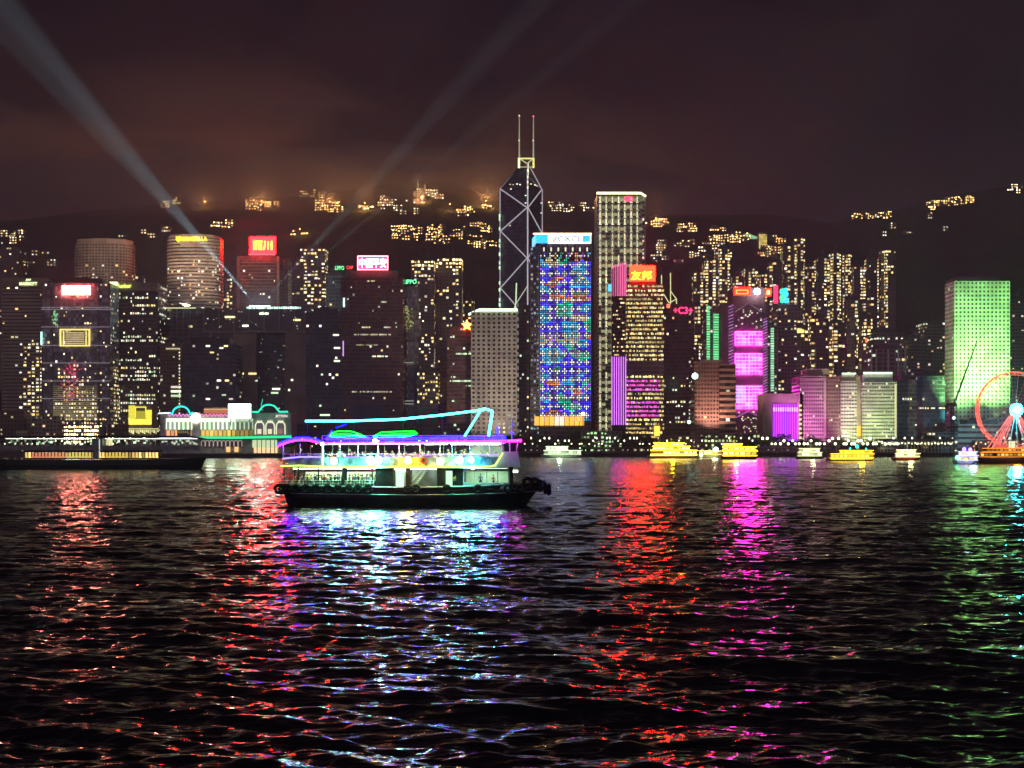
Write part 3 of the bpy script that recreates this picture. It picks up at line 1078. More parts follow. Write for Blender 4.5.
D = 1220
t = tower('office_tower', 'dark tower with a glowing orange star lamp and greenish lit floors', 447, 489, 327, D, 34, 'maroon', cw=2.4, fh=3.6, lit=lit_random(.05, P_WHT, .7), ind=70, roof=True)
for x0_, x1_, y_ in ((456, 486, 353.8), (475, 484, 346), (472, 486, 373.9), (450, 484, 381), (466, 471, 385.8), (451, 456, 377), (452, 457, 401)):
    n_ = int((x1_ - x0_) / 1.25)
    for k in range(n_):
        x_ = x0_ + (x1_ - x0_) * k / n_
        if random.random() < .9:
            panel(t.root, 'window', x_, x_ + 1.0, y_ - .8, y_ + .8, D, sc(GRW, random.uniform(.5, 1.5)), .1, .3)
mb = MB()
X_, Z_ = PX(467, D), PZ(325.5, D)
st = []
for k in range(10):
    r_ = 5.2 if k % 2 == 0 else 2.4  # star drawn larger to include its orange glow
    st.append((X_ + r_ * math.sin(k * PI / 5), D - 1.5, Z_ + r_ * math.cos(k * PI / 5)))
mb.face(st[::-1], (40, 5.0, .45))
mb.face([(p[0], D - .9, p[2]) for p in st], (10, 1, .1))
for k in range(10):
    a_, b_ = st[k], st[(k + 1) % 10]
    mb.face([a_, b_, (b_[0], D - .9, b_[2]), (a_[0], D - .9, a_[2])], (10, 1, .1))
mb.build('star_lamp', GLOWN, t.root)
tower('office_block', 'plain dark block between the green lettered glass tower and the orange star tower', 437, 449, 340, 1260, 26, 'maroon', lit=lit_random(.05, P_MIX, .8), roof=False)
tower('office_block', 'low dark block with a few gold windows below the golden-crowned towers', 417, 438, 372, 1235, 26, 'dark', cw=2.4, lit=lambda e, i, j, ni, nj: P_YEL(1) if j > nj * .55 and random.random() < .3 else None, roof=True)

D = 1200
t = tower('office_tower', 'pale tower of small square windows with a greenish lit roof edge', 471, 517, 312, D, 40, 'white', cw=4.6, fh=3.9, lit=lit_random(.015, P_WHT, .8), roof=False)
WHITE = t
panel(t.root, 'roof_edge_light', 479, 517.5, 308.6, 311.4, D, (1.5, 2.3, 1.35), .3, 1.0)
mb = MB()
mb.tube([(PX(479, D), D - .8, PZ(310, D)), (PX(468.5, D), D + 14, PZ(312.8, D))], 1.1, 6, (1.5, 2.3, 1.35))
mb.build('roof_edge_light', GLOWN, t.root)
mb = MB()
mb.box(PX(474, D), PX(515, D), D + 3, D + 34, t.Z1 + .01, PZ(309.5, D))
mb.build('roof_plant', M['concrete'], t.root)

# ---------------------------------------------------------------- the tower of triangles with twin masts
D = 1330
root = thing('triangulated_tower', 'tallest tower, dark glass prism crossed by pale diagonal lines with twin masts on top', 'tower', (PX(521, D), D + 25, GZ))


def P3(px, py, d):
    return (PX(px, d), d, PZ(py, d))


Lb, Cb, Rb, Bb = (499.5, D + 24), (527.5, D), (542.5, D + 20), (520, D + 50)
LT, CT, RT, BT = 189, 178, 190, 165
mb = MB()
q = {}
for n_, (px, d), top in (('L', Lb, LT), ('C', Cb, CT), ('R', Rb, RT), ('B', Bb, BT)):
    q[n_] = ((PX(px, d), d, GZ), P3(px, top, d))
ap = P3(522, 162.5, D + 22)
for a_, b_, u0, u1 in (('L', 'C', 0, 12), ('C', 'R', 12, 19), ('R', 'B', 19, 28), ('B', 'L', 28, 36)):
    mb.face([q[a_][0], q[b_][0], q[b_][1], q[a_][1]], (1, 1, 1), [(u0, 0), (u1, 0), (u1, 70), (u0, 68)])
    mb.face([q[a_][1], q[b_][1], ap], (1, 1, 1), [(u0, 70), (u1, 70), ((u0 + u1) / 2, 78)])
mb.build('glass_prism', M['navy'], root)


def on_face(px, py, face):
    (ax, ad), (bx, bd) = face
    XA, XB = PX(ax, ad), PX(bx, bd)
    k = (px - 512) / FP
    # intersection of the sight line with the plan line of the face, moved out a little
    den = (XB - XA) - k * (bd - ad)
    s_ = (k * ad - XA) / den
    dd = ad + (bd - ad) * s_
    dd -= 0.7
    return (PX(px, dd), dd, PZ(py, dd))


FL, FR = (Lb, Cb), (Cb, Rb)
mb = MB()
dim = (.42, .38, .42)
for seg, fc in ((((500.5, 189), (527, 207.5)), FL), (((527, 207.5), (500.5, 231)), FL), (((500.5, 231), (527, 258)), FL), (((527, 258), (500.5, 288)), FL), (((500.5, 288), (527, 318)), FL),
                (((528, 207.5), (541.5, 190)), FR), (((528, 207.5), (541.5, 232)), FR), (((541.5, 232), (528, 258)), FR), (((528, 258), (541.5, 285)), FR)):
    mb.tube([on_face(*p, fc) for p in seg], .62, 5, dim)
mb.tube([P3(527.6, 163, D - .8), P3(527.6, 318, D - .8)], .75, 5, (.5, .46, .5))
mb.tube([P3(500, 189, D + 23), P3(500, 330, D + 23)], .5, 5, dim)
mb.tube([P3(542.3, 190, D + 19), P3(542.3, 300, D + 19)], .6, 5, (.34, .31, .34))
mb.tube([P3(500, 189, D + 23), P3(521, 166, D + 21)], .4, 5, sc(dim, .5))
mb.tube([P3(542.3, 190, D + 19), P3(530, 167, D + 19)], .5, 5, dim)
mb.build('lit_bracing', GLOWN, root)
for y_ in (216, 219.5, 229, 241, 246, 254.5, 263, 268, 283, 290, 300, 305):
    mb = MB()
    mb.box(PX(498.9, D + 22), PX(500.3, D + 22), D + 20, D + 21, PZ(y_ + 1.6, D + 22), PZ(y_ - 1.6, D + 22), sc((.8, 1.25, .8), random.uniform(.7, 1.5)))
    mb.build('edge_lamp', GLOWN, root)
for y_ in (171, 177.5, 182.5, 188, 197, 203, 222):
    mb = MB()
    mb.box(PX(527.1, D - 2), PX(528.3, D - 2), D - 3, D - 2, PZ(y_ + 1.2, D), PZ(y_ - 1.2, D), sc((1, 1, .75), 1.3 if y_ < 190 else .5))
    mb.build('edge_lamp', GLOWN, root)
mb = MB()
ye = (1.0, .95, .28)
for a_, b_, r_, c_ in (((519, 168), (519, 158), 1.1, (1.5, 1.5, .8)), ((533.5, 168), (533.5, 158), 1.0, ye), ((519, 158.5), (533.5, 158.5), .8, ye),
                       ((519.5, 158.5), (527, 163.5), .6, (.6, .6, .3)), ((533, 158.5), (528, 163), .6, (.6, .6, .3)), ((519, 167), (533.5, 167), .5, (.5, .5, .2)), ((528, 163), (528, 175), .8, (1.2, 1.2, .7))):
    mb.tube([P3(*a_, D + 6), P3(*b_, D + 6)], r_, 6, c_)
mb.build('mast_frame', GLOWN, root)
for x_, yt in ((519.3, 116), (533.4, 116.5)):
    mb = MB()
    mb.tube([P3(x_, 158, D + 6), P3(x_, 140, D + 6), P3(x_, yt, D + 6)], .8, 6, (.38, .36, .24), r1=.35)
    mm = mb.build('mast', GLOWN, root)
    mb = MB()
    mb.ball(P3(x_, yt - .3, D + 6), .9, (1.4, .8, .8) if x_ < 525 else (1.6, .25, .3), 6)
    mb.ball(P3(x_ - .2, 140.5, D + 6), .9, (1, .9, .7), 6)
    mb.build('beacon', GLOWN, mm)
for x_, y_ in ((510, 184.5), (513, 184.7), (517, 184), (520, 184.5), (531, 184), (535, 185), (537, 186), (525.6, 195.5), (525.6, 203), (510, 225.5), (541.2, 203), (541.2, 213), (511, 189)):
    p = on_face(x_, y_, FL if x_ < 527.6 else FR)
    mb = MB()
    mb.box(p[0] - .8, p[0] + .8, p[1] - .3, p[1], p[2] - .5, p[2] + .5, P_WHT(.7))
    mb.build('window', GLOWN, root)
t = tower('office_tower', 'dark shaft with a pale lit corner between the square-window tower and the coloured light tower', 514.5, 529, 305, 1262, 34, 'dark', cw=2.4, fh=3.6,
          lit=lambda e, i, j, ni, nj: P_WHT(.6) if random.random() < .12 else None, roof=False)
mb = MB()
for y_ in range(303, 430, 7):
    mb.box(PX(517.5, t.D), PX(518.4, t.D), t.D - .6, t.D - .2, PZ(y_ + 4, t.D), PZ(y_, t.D), sc((.8, .8, .75), random.uniform(.15, .5)))
mb.tube([P3(514, 311, t.D - 1), P3(516, 303, t.D - 1), P3(516.5, 283, t.D - 1)], .7, 5, (.65, .9, .55))
mb.tube([P3(516.5, 303, t.D - 1), P3(527.5, 286, t.D - 1)], .5, 5, (.5, .45, .4))
mb.build('corner_light', GLOWN, t.root)

# ---------------------------------------------------------------- tower covered with coloured lights
D = 1180
t = tower('office_tower', 'tower wrapped in blue, green and red lights under a blue and white roof sign', 539, 591, 244, D, 44, 'dark', cw=3.8, fh=3.8, lit=None, roof=False)
mb = MB()
cols_, rows_ = 28, 76
for j in range(rows_):
    yy = 252.5 + (421 - 252.5) * (j + .5) / rows_
    for i in range(cols_):
        xx = 540 + 51 * (i + .5) / cols_
        u_, v_ = i / cols_ * 2.2, j / rows_ * 9.0
        n1 = mnoise.noise((u_ * 1.2, v_ * 1.6, 1.7)) + random.uniform(-.02, .02)
        n2 = mnoise.noise((u_ * 1.0, v_ * 1.9, 9.1)) + random.uniform(-.02, .02)
        n3 = mnoise.noise((u_ * 3, v_ * 3, 5.1))
        c = (.06, .05, .95)
        if n1 > .26:
            c = (.03, .60, .40)
        if n1 < -.22:
            c = (.04, .42, .85)
        if n2 > .40:
            c = (.85, .22, .10)
        if n2 < -.42:
            c = (.8, .6, .25)
        if n2 > .25 and n2 < .33:
            c = (.35, .08, .9)
        k_ = 3.2 * (.35 + .8 * max(0, n3 + .25)) * random.choice((.6, .9, 1, 1.2)) * (1.25 if j % 2 else .65)
        c = sc(c, k_)
        hx, hy = 51 / cols_ * .27, (421 - 252.5) / rows_ * .30
        if (i % 4 == 1 and j % 4 != 3 and random.random() < .8) or (i % 4 in (0, 2) and j % 4 == 1):
            c = sc((1.2, 1.2, 1.0), random.uniform(.8, 2.4))
            hx *= .8
        if abs(yy - 340) < 3.5 and random.random() < .55 and xx < 580:
            c = sc((1, .9, .6), random.uniform(.6, 1.2))
        if j < 4 and random.random() < .5:
            continue
        mb.face([(PX(xx - hx, D), D - .5, PZ(yy + hy, D)), (PX(xx + hx, D), D - .5, PZ(yy + hy, D)), (PX(xx + hx, D), D - .5, PZ(yy - hy, D)), (PX(xx - hx, D), D - .5, PZ(yy - hy, D))], c)
XL = PX(539, D)
for j in range(76):       # the west side, dimmer
    zz0, zz1 = PZ(252.5 + 168 * (j + .8) / 76, D), PZ(252.5 + 168 * (j + .2) / 76, D)
    for i in range(9):
        y0_ = D + 2 + i * 4.5
        if random.random() < .75:
            c = sc(random.choice(((.35, .32, .28), (.15, .35, .35), (.2, .2, .5), (.4, .35, .2))), random.uniform(.3, 1.2))
            mb.face([(XL - .3, y0_ + 2.8, zz0), (XL - .3, y0_, zz0), (XL - .3, y0_, zz1), (XL - .3, y0_ + 2.8, zz1)], c)
o = mb.build('coloured_light_grid', GLOWN, t.root)
o['kind'] = 'stuff'
# white cross bars of the facade grid
mb = MB()
for k in range(8):
    x_ = 540 + 51 * k / 7
    mb.box(PX(x_, D) - .3, PX(x_, D) + .3, D - 1.2, D - .4, PZ(421, D), PZ(246, D))
mb.build('facade_fins', M['stone'], t.root)
for k in range(7):
    panel(t.root, 'crown_lamp', 543.2 + k * 7.2, 544.6 + k * 7.2, 247.6, 251.3, D, (1.1, 1.05, .85), .5, .4)
t2 = tower('side_wing', '', 530.5, 539, 247, 1196, 40, 'dark', cw=3, fh=3.8, lit=lambda e, i, j, ni, nj: sc(random.choice(((.4, .4, .35), (.3, .5, .5), (.25, .25, .5))), random.uniform(.4, 1.1)) if random.random() < .5 else None, root=t.root, roof=False, part='side_wing')
panel(t.root, 'sign_board', 548, 591, 234.8, 243.6, D, (2.4, 2.5, 2.7), 1, 1, sampled=True)
panel(t.root, 'sign_board', 582.5, 590, 236, 242.4, D, (.05, .75, 2.4), 2.2, .3)
panel(t.root, 'sign_board', 536, 548, 235.2, 243.4, D, (.06, .8, 2.4), 1, 1, sampled=True)
mb = MB()
mb.prism([(PX(532, D + 30), D + 30), (PX(536, D), D - 1), (PX(536, D), D + 1), (PX(533, D + 30), D + 31)], PZ(244, D + 10), PZ(235.5, D + 10), (.3, .9, 2.2))
mb.build('sign_board', GLOWN, t.root)
panel(t.root, 'sign_top_light', 533, 591.5, 233.4, 234.6, D, (3.0, 2.2, 1.3), .5, 2)
text('CXCI', t.root, PX(568.5, D), D - 2.4, PZ(239.2, D), 19, 5.0, (.12, .16, .5), 'lettering')
mb = MB()
mb.tube([P3(553, 242, D - 2.5), P3(557, 236.5, D - 2.5)], .9, 5, (2.2, .5, .35))
mb.build('emblem', GLOWN, t.root)
for k in range(10):
    x_ = 534.5 + k * 5.0
    panel(t.root, 'lit_lobby_panel', x_, x_ + 4.4, 416.5, 425.5, D, sc((1.5, .75, .12) if k not in (4, 5) else (1.5, 1.15, .8), random.uniform(.8, 1.1)), .8, .4)

# ---------------------------------------------------------------- tall square tower with a lattice of white lamps
D = 1260
t = tower('office_tower', 'tall square tower covered by rows of small white T-shaped lamps with a bright roof rim', 597, 641, 193, D, 44, 'green', cw=4.2, fh=4.1, lit=None, roof=False)
mb = MB()
rows_ = 33
for j in range(rows_):
    y_ = 197 + j * 7.3
    bright = .9 if random.random() < .8 else 1.3
    for i in range(7):
        x_ = 600 + i * 6.2
        if random.random() < .96:
            c = sc((1.05, .98, .62), bright * random.uniform(.6, 1.3))
            mb.box(PX(x_ - .45, D), PX(x_ + .45, D), D - .7, D - .2, PZ(y_ + 5.2, D), PZ(y_, D), c)
            mb.box(PX(x_ - 1.3, D), PX(x_ + 1.6, D), D - .7, D - .2, PZ(y_ + 5.9, D), PZ(y_ + 5.25, D), sc(c, .8))
        if random.random() < .85:
            mb.box(PX(x_ + 1.2, D), PX(x_ + 5.4, D), D - .5, D - .2, PZ(y_ + 4.4, D), PZ(y_ + 1.4, D), sc((.85, .82, .42), random.uniform(.12, .5)))  # wall between the lamps, its dim lit tone put in as emission
o = mb.build('lamp_lattice', GLOWN, t.root)
o['kind'] = 'stuff'
mb = MB()
for j in range(rows_ + 1):
    mb.box(PX(597, D) - .1, PX(641, D) + .1, D - .35, D + .1, PZ(195.6 + j * 7.3, D), PZ(194.8 + j * 7.3, D))
mb.build('floor_belts', M['darkmetal'], t.root)
tS = tower('side_face', '', 641, 645.5, 196, D + 14, 30, 'green', cw=4, fh=4.1, a=.3, lit=lit_random(.4, P_WHT, .5), root=t.root, roof=False, part='corner_bay')
panel(t.root, 'roof_rim_light', 596.5, 641, 192.3, 194.4, D, (2.0, 1.9, 1.1), .2, 2)
mb = MB()
mb.tube([P3(641, 193.3, D), P3(645.5, 196, D + 14)], 1.0, 6, (2.0, 1.9, 1.1))
mb.build('roof_rim_light', GLOWN, t.root)
mb = MB()
for s_, r_ in ((-1, 2.0), (1, 2.0)):
    mb.torus((PX(628.5 + s_ * 1.6, D), D - 1, PZ(199, D)), r_, .8, 'Y', 10, 5, (3.2, .15, .4))
mb.build('red_emblem', GLOWN, t.root)
panel(t.root, 'blue_banner_light', 608, 611.5, 284.5, 291.5, D, (.15, .9, 1.6), .9, .4)

# ---------------------------------------------------------------- golden banded tower with the red roof sign
D = 1160
t = tower('office_tower', 'tower of golden lit floors with two magenta belts and an orange-red sign on its roof', 626.5, 664, 284, D, 34, 'dark', cw=1.25, fh=3.75, a=.02, b=.24,
          lit=lambda e, i, j, ni, nj: None if (.46 < j / nj < .515) else ((sc(random.choice(((1.3, .10, .65), (1.3, .2, .9), (1, .15, 1.2))), random.uniform(.6, 1.2)) if (.345 < j / nj < .42 or .20 < j / nj < .30) and i < ni * .85 and random.random() < .9
                                                                          else (sc(random.choice(((1, .80, .28), (1, .88, .42), (.9, .6, .18))), random.uniform(.35, 1.6) * (.65 + .7 * ((j * 7) % 5) / 4)) if random.random() < .86 else None))), ind=100, roof=False)
GOLD = t
panel(t.root, 'roof_block', 629, 657, 281.5, 284, D, (1, 1, 1), -4, 4, M['roofing'])
panel(t.root, 'red_sign', 629.5, 655, 266, 281.8, D, (140, .25, .08), 1.2, 1.6, sampled=True)  # face enlarged, the red-orange halo is drawn into its shape
text('友邦', t.root, PX(641, D), D - 3.2, PZ(276, D), 18.5, 8.0, (8, 2.6, .1), 'lettering')
mb = MB()
XA = PX(611.5, D + 30)
mb.prism([(XA, D + 30), (PX(626, D), D + .2), (PX(626.3, D), D + 34), (XA + 4, D + 40)], GZ, PZ(297, D), cells=[(0, 8), (8, 16), (16, 20), (20, 28)], floors=38)
mb.build('side_face', M['dark'], t.root)
for k in range(9):
    f_ = k / 8
    d_ = D + 30 - 30 * f_
    x_ = 612.3 + 13.6 * f_
    mb = MB()
    mb.tube([P3(x_, 296, d_ - 1.2), P3(x_, 265.5 - 3.5 * f_, d_ - 1.2)], .42, 5, (1.3, .22, .55))
    mb.build('pink_line_light', GLOWN, t.root)
mb = MB()
mb.prism([(XA, D + 30), (PX(626, D), D + .2), (PX(627, D), D + 6), (XA + 2, D + 34)], PZ(297, D), PZ(264, D))
mb.build('sloped_crown', M['signback'], t.root)
mb = MB()
for k in range(34):
    f_ = random.random()
    d_ = D + 30 - 30 * f_
    x_ = 612.3 + 13 * f_
    z_ = PZ(random.choice(range(299, 356, 4)), d_)
    mb.box(PX(x_, d_) - .8, PX(x_, d_) + .8, d_ - 1.6, d_ - 1.2, z_ - .6, z_ + .6, P_YEL(.7))
o = mb.build('lit_windows', GLOWN, t.root)
o['kind'] = 'stuff'
for k in range(7):
    f_ = k / 6
    x_ = 611.8 + 13.8 * f_
    d_ = D - 1.2 - 2 * f_
    panel(t.root, 'purple_line_light', x_ - .3, x_ + .3, 357, 425, D, (1.5, .42, 2.0), 1.3, .5)
panel(t.root, 'purple_backing', 611.3, 626.2, 356, 425, D, (.10, .015, .15), .2, .8)
panel(t.root, 'lit_lobby', 654, 659.5, 426, 436, D, (2.2, 1.1, .12), 1.4, .5)

# dark tower with the red outline characters
D = 1200
t = tower('office_tower', 'dark tower with red neon outline characters at its top, right of the golden banded tower', 663.5, 694, 304, D, 34, 'dark', cw=2.4, fh=3.6, lit=lit_bands(.12, .7, .06, P_WHT, .65), ind=60, roof=False)
text('+C3+', t.root, PX(683, D), D - .8, PZ(310.5, D), 17.5, 6.2, (3.6, .10, .45), 'lettering')
mb = MB()
yl = (.95, .90, .42)
for pts in (((661.5, 275), (661.5, 290)), ((670.5, 273), (670.5, 308)), ((662.5, 292), (669, 303)), ((670.5, 291), (676.5, 299), (676.5, 304)), ((669, 303), (676.5, 299))):
    mb.tube([P3(*p, D + 4) for p in pts], .42, 5, yl)
mb.build('rooftop_mast', GLOWN, t.root)
panel(t.root, 'small_red_lamp', 666.5, 670, 304, 308, D, (1.6, .35, .2), .6, .4)

# ---------------------------------------------------------------- tower with the magenta screens
D = 1290
t = tower('bank_tower', 'stepped high-tech tower with three stacked magenta screens and a red logo on top', 722, 767, 304, D, 40, 'slate', fh=4, roof=False)
tower('side_wing', '', 707, 722, 313, D + 12, 30, 'grey', cw=3, fh=4, lit=lit_random(.05, P_WHT, .4), root=t.root, roof=False, part='side_wing')
tower('side_wing', '', 767, 777, 322, D + 12, 30, 'grey', cw=3, fh=4, lit=lit_random(.08, P_WHT, .4), root=t.root, roof=False, part='side_wing')
mb = MB()
mb.box(PX(733, D), PX(766, D), D + 6, D + 34, t.Z1 + .01, PZ(287, D))
mb.build('upper_block', M['slate'], t.root)
for (ya, yb) in ((331.5, 345.5), (353.5, 374.5), (386, 409)):
    s_ = panel(t.root, 'magenta_screen', 735, 762, ya, yb, D, (12.0, 1.0, 9.0), .4, .4, sampled=True)
    mb = MB()
    nx_, ny_ = 8, max(4, int((yb - ya) / 3.2))
    for i in range(nx_):
        for j in range(ny_):
            x_, y_ = 735 + 27 * i / nx_, ya + (yb - ya) * j / ny_
            n_ = mnoise.noise((i * .45 + ya, j * .55, 2.0))
            c = (44.0, .12 + .7 * max(0, -n_) + random.uniform(0, .12), 22.0)
            if n_ > .1:
                c = (9.0, .06 + random.uniform(0, .1), 1.2)
            if ya > 380 and i < 3 and j < 5:
                c = (.5, .5, 4.0)
            g_ = .25 if i != 4 else .7
            mb.box(PX(x_ + g_, D), PX(x_ + 27 / nx_, D), D - 1.3, D - 1.0, PZ(y_ + (yb - ya) / ny_, D), PZ(y_ + .45, D), sc(c, random.uniform(.75, 1.1)))
    mb.build('screen_tiles', GLOWN, s_)
mb = MB()
for xa, xb in ((728.5, 733.5), (763, 767.5)):
    for k in range(37):
        y_ = 305 + k * 3.2 if xa < 730 else 318 + k * 2.8
        if y_ > 415:
            break
        mb.tube([P3(xa, y_ + 2, D - .8), P3(xb, y_, D - .8)], .32, 4, sc((.85, .35, .95), random.uniform(.3, 1.0)))
mb.build('purple_ladder_light', GLOWN, t.root)
for xa, xb, ya, yb in ((706.5, 709.8, 306, 361), (713.2, 718.6, 314, 361), (770.5, 773.8, 328, 392)):
    mb = MB()
    n_ = int((yb - ya) / 2.4)
    for k in range(n_):
        y_ = ya + (yb - ya) * k / n_
        mb.box(PX(xa, D), PX(xb, D), D - 1.2, D - .8, PZ(y_ + 1.7, D), PZ(y_, D), sc((.22, 1.15, .42) if xa < 750 else (.45, 1.1, .62), random.uniform(.6, 1.15)))
    mb.build('green_light_strip', GLOWN, t.root)
mb = MB()
for k in range(60):
    x_, y_ = random.uniform(735, 762), random.choice([random.uniform(306, 328), random.uniform(411, 432)])
    mb.box(PX(x_, D), PX(x_ + 1.3, D), D - .6, D - .2, PZ(y_ + .9, D), PZ(y_, D), P_WHT(.7))
o = mb.build('lit_windows', GLOWN, t.root)
o['kind'] = 'stuff'
mb = MB()
for k in range(3):
    yA = 349.5 + 0 * k
mb.tube([P3(735, 418, D - 1), P3(748.5, 411, D - 1), P3(762, 418, D - 1)], .6, 5, (.4, .1, .4))
mb.tube([P3(735, 312, D - 1), P3(748.5, 303, D - 1), P3(762, 312, D - 1)], .6, 5, (.16, .08, .14))
mb.build('truss', GLOWN, t.root)
panel(t.root, 'red_sign', 733.5, 750, 287.5, 295.5, D, (20, .10, .04), .6, 1.5, sampled=True)
mb = MB()
for a_, b_, c_, d_ in ((735.5, 748, 290, 290.9), (735.5, 748, 293.5, 294.4), (735.5, 736.6, 290.9, 293.5), (746.9, 748, 290.9, 293.5)):
    mb.box(PX(a_, D), PX(b_, D), D - 2.6, D - 2.3, PZ(d_, D), PZ(c_, D), (2.8, 1.0, .2))
mb.build('sign_outline', GLOWN, t.root)
panel(t.root, 'red_sign', 765, 771, 288.5, 296.5, D, (4.5, .12, .05), .6, 1.2)
panel(t.root, 'sign_outline', 766.3, 769.6, 290.3, 294.8, D, (3.2, 1.6, .6), 2, .3)
mb = MB()
mb.ball((PX(756.8, D), D - 2.4, PZ(291.8, D)), 3.2, (24, 16, 18), 8)
mb.build('white_beacon', GLOWN, t.root)

D = 1330
t = tower('bank_tower', 'slim dark tower with a red upright bar and a turquoise-green logo at its top', 778, 797, 304, D, 34, 'grey', cw=3.4, fh=3.8, lit=lit_random(.18, P_MIX, .7), roof=False)
panel(t.root, 'red_bar_sign', 773.5, 777.6, 285.5, 303.5, D, (4.2, .08, .28), .8, 1.2)
mb = MB()
for k, (dx, dz, r_, c_) in enumerate(((-1.2, 3.5, 3.2, (.05, 1.3, .8)), (1.5, 1.0, 3.2, (.05, 1.0, 1.5)), (-1.0, -2.5, 3.4, (.1, 1.4, .5)), (2.2, -5.2, 2.8, (.04, .9, 1.4)), (-1.8, -5.6, 2.2, (.05, 1.2, .6)), (2.0, 5.6, 2.0, (.04, 1.1, 1.2)))):
    mb.torus((PX(783.5, D) + dx, D - 2, PZ(295.5, D) + dz), r_ * .6, r_ * .45, 'Y', 10, 6, sc(c_, 1.5))
mb.build('turquoise_logo', GLOWN, t.root)

# brown hall block in front of the magenta tower
D = 1150
t = tower('office_tower', 'brown stone block, small windows on its left half and dark strips on its right', 694.5, 719, 362, D, 30, 'brown', cw=2.6, fh=3.6, lit=lit_random(.03, P_WHT, .8), ind=40, roof=False)
BROWN = t
tower('wing', '', 719.5, 736, 364, D + 1, 30, facade('strip_facade', (.40, .27, .20), (.015, .012, .012), 0.0, .22), cw=5, fh=5.2, lit=lit_random(.05, P_WHT, .6), root=t.root, roof=False, part='strip_wing')
panel(t.root, 'roof_plant', 700, 722, 359.5, 362, D, (1, 1, 1), -8, 8, M['concrete'])
tower('office_block', 'narrow grey block with slanting white lights beside the brown stone block', 690, 699, 346, 1210, 20, 'grey', lit=lit_random(.25, P_WHT, .6), roof=False)

# purple framed building
D = 1150
root = thing('hall_building', 'low building with a glowing purple striped front in a stone frame', 'hall', (PX(783, D), D + 14, GZ))
mb = MB()
for a_, b_, c_ in ((763, 771.5, 393.5), (797.5, 803, 393.5)):
    mb.box(PX(a_, D), PX(b_, D), D, D + 28, GZ, PZ(c_, D))
mb.box(PX(771.6, D), PX(797.4, D), D + .5, D + 28, PZ(402.5, D), PZ(393.6, D))
mb.box(PX(771.6, D), PX(797.4, D), D + 2, D + 28, GZ, PZ(402.6, D))
mb.build('stone_frame', M['stone'], root)
panel(root, 'purple_front', 773, 797, 404, 442, D, (.36, .02, .75), -1.8, .4, sampled=True)
mb = MB()
for k in range(11):
    x_ = 773.6 + k * 2.3
    for (ya, yb, k_) in ((404, 407, .8), (407.4, 411.5, 1.5), (412, 442, .8)):
        mb.box(PX(x_, D), PX(x_ + 1.0, D), D - .3, D + .8, PZ(yb, D), PZ(ya, D), sc((1.6, .5, 2.3) if k_ > 1 else (1.3, .12, 2.2), k_ * random.uniform(.8, 1.1)))
mb.build('purple_line_light', GLOWN, root)
for k in range(8):
    panel(root, 'column_lamp', 799, 801.6, 404.5 + k * 4.6, 406.8 + k * 4.6, D, (1.1, .95, .45), .3, .3)

# pink floodlit building
D = 1150
t = tower('hotel_tower', 'pale stone block washed in pink light, left of the twin-winged green-topped block', 800, 826, 376, D, 34, 'beige', cw=1.9, fh=3.3, lit=lit_random(.05, P_WHT, .6), ind=40, roof=False)
PINK = t
mb = MB()
mb.box(PX(808, D), PX(830, D), D + 5, D + 28, t.Z1 + .01, PZ(368.5, D))
mb.build('upper_block', M['stone'], t.root)
tower('wing', '', 826, 840.5, 376.5, D + 3, 30, 'brown', cw=2.2, fh=3.3, lit=lit_random(.06, P_WHT, .7), root=t.root, roof=False, part='brown_wing')
panel(t.root, 'cornice', 799.5, 826.4, 378, 379.5, D, (1, 1, 1), .05, .6, M['stone'])
panel(t.root, 'corner_column', 823.3, 826, 380, 437, D, (1, 1, 1), .05, .9, M['stone'])

t = tower('hotel_tower', 'twin-winged pale block with a greenish roof rim and an orange lit gap at its foot', 862.5, 897, 382, D, 34, 'green', cw=2.0, fh=3.1, lit=lit_random(.10, P_WHT, .55), ind=80, roof=False)
TWIN = t
mb = MB()
mb.box(PX(864, D), PX(894, D), D + 4, D + 30, t.Z1 + .01, PZ(374, D))
mb.build('upper_block', M['green'], t.root)
tower('wing', '', 840.8, 857, 381, D + 2, 34, 'green', cw=2.4, fh=3.1, lit=lit_random(.08, P_MIX, .55), root=t.root, roof=False, part='left_wing')
mb = MB()
mb.box(PX(843, D), PX(857, D), D + 6, D + 30, PZ(381, D) + .5, PZ(374.5, D))
mb.build('upper_block', M['stone'], t.root)
mb = MB()
mb.box(PX(857.1, D), PX(862.4, D), D + 6, D + 30, GZ, PZ(376, D))
mb.build('recess_wall', M['stone'], t.root)
panel(t.root, 'roof_rim_light', 864.5, 893.5, 371.8, 373.8, D, (1.2, 1.9, 1.2), -4, .8)
panel(t.root, 'roof_rim_light', 843, 857, 372.5, 374.3, D, (1.0, 1.5, 1.0), -4, .8)
panel(t.root, 'orange_foot_light', 857.6, 862, 426, 436, D, (2.0, .95, .08), -5.2, .5, sampled=True)
panel(t.root, 'corner_light', 894.6, 896.4, 384, 437, D, (.75, .72, .38), .1, .5)

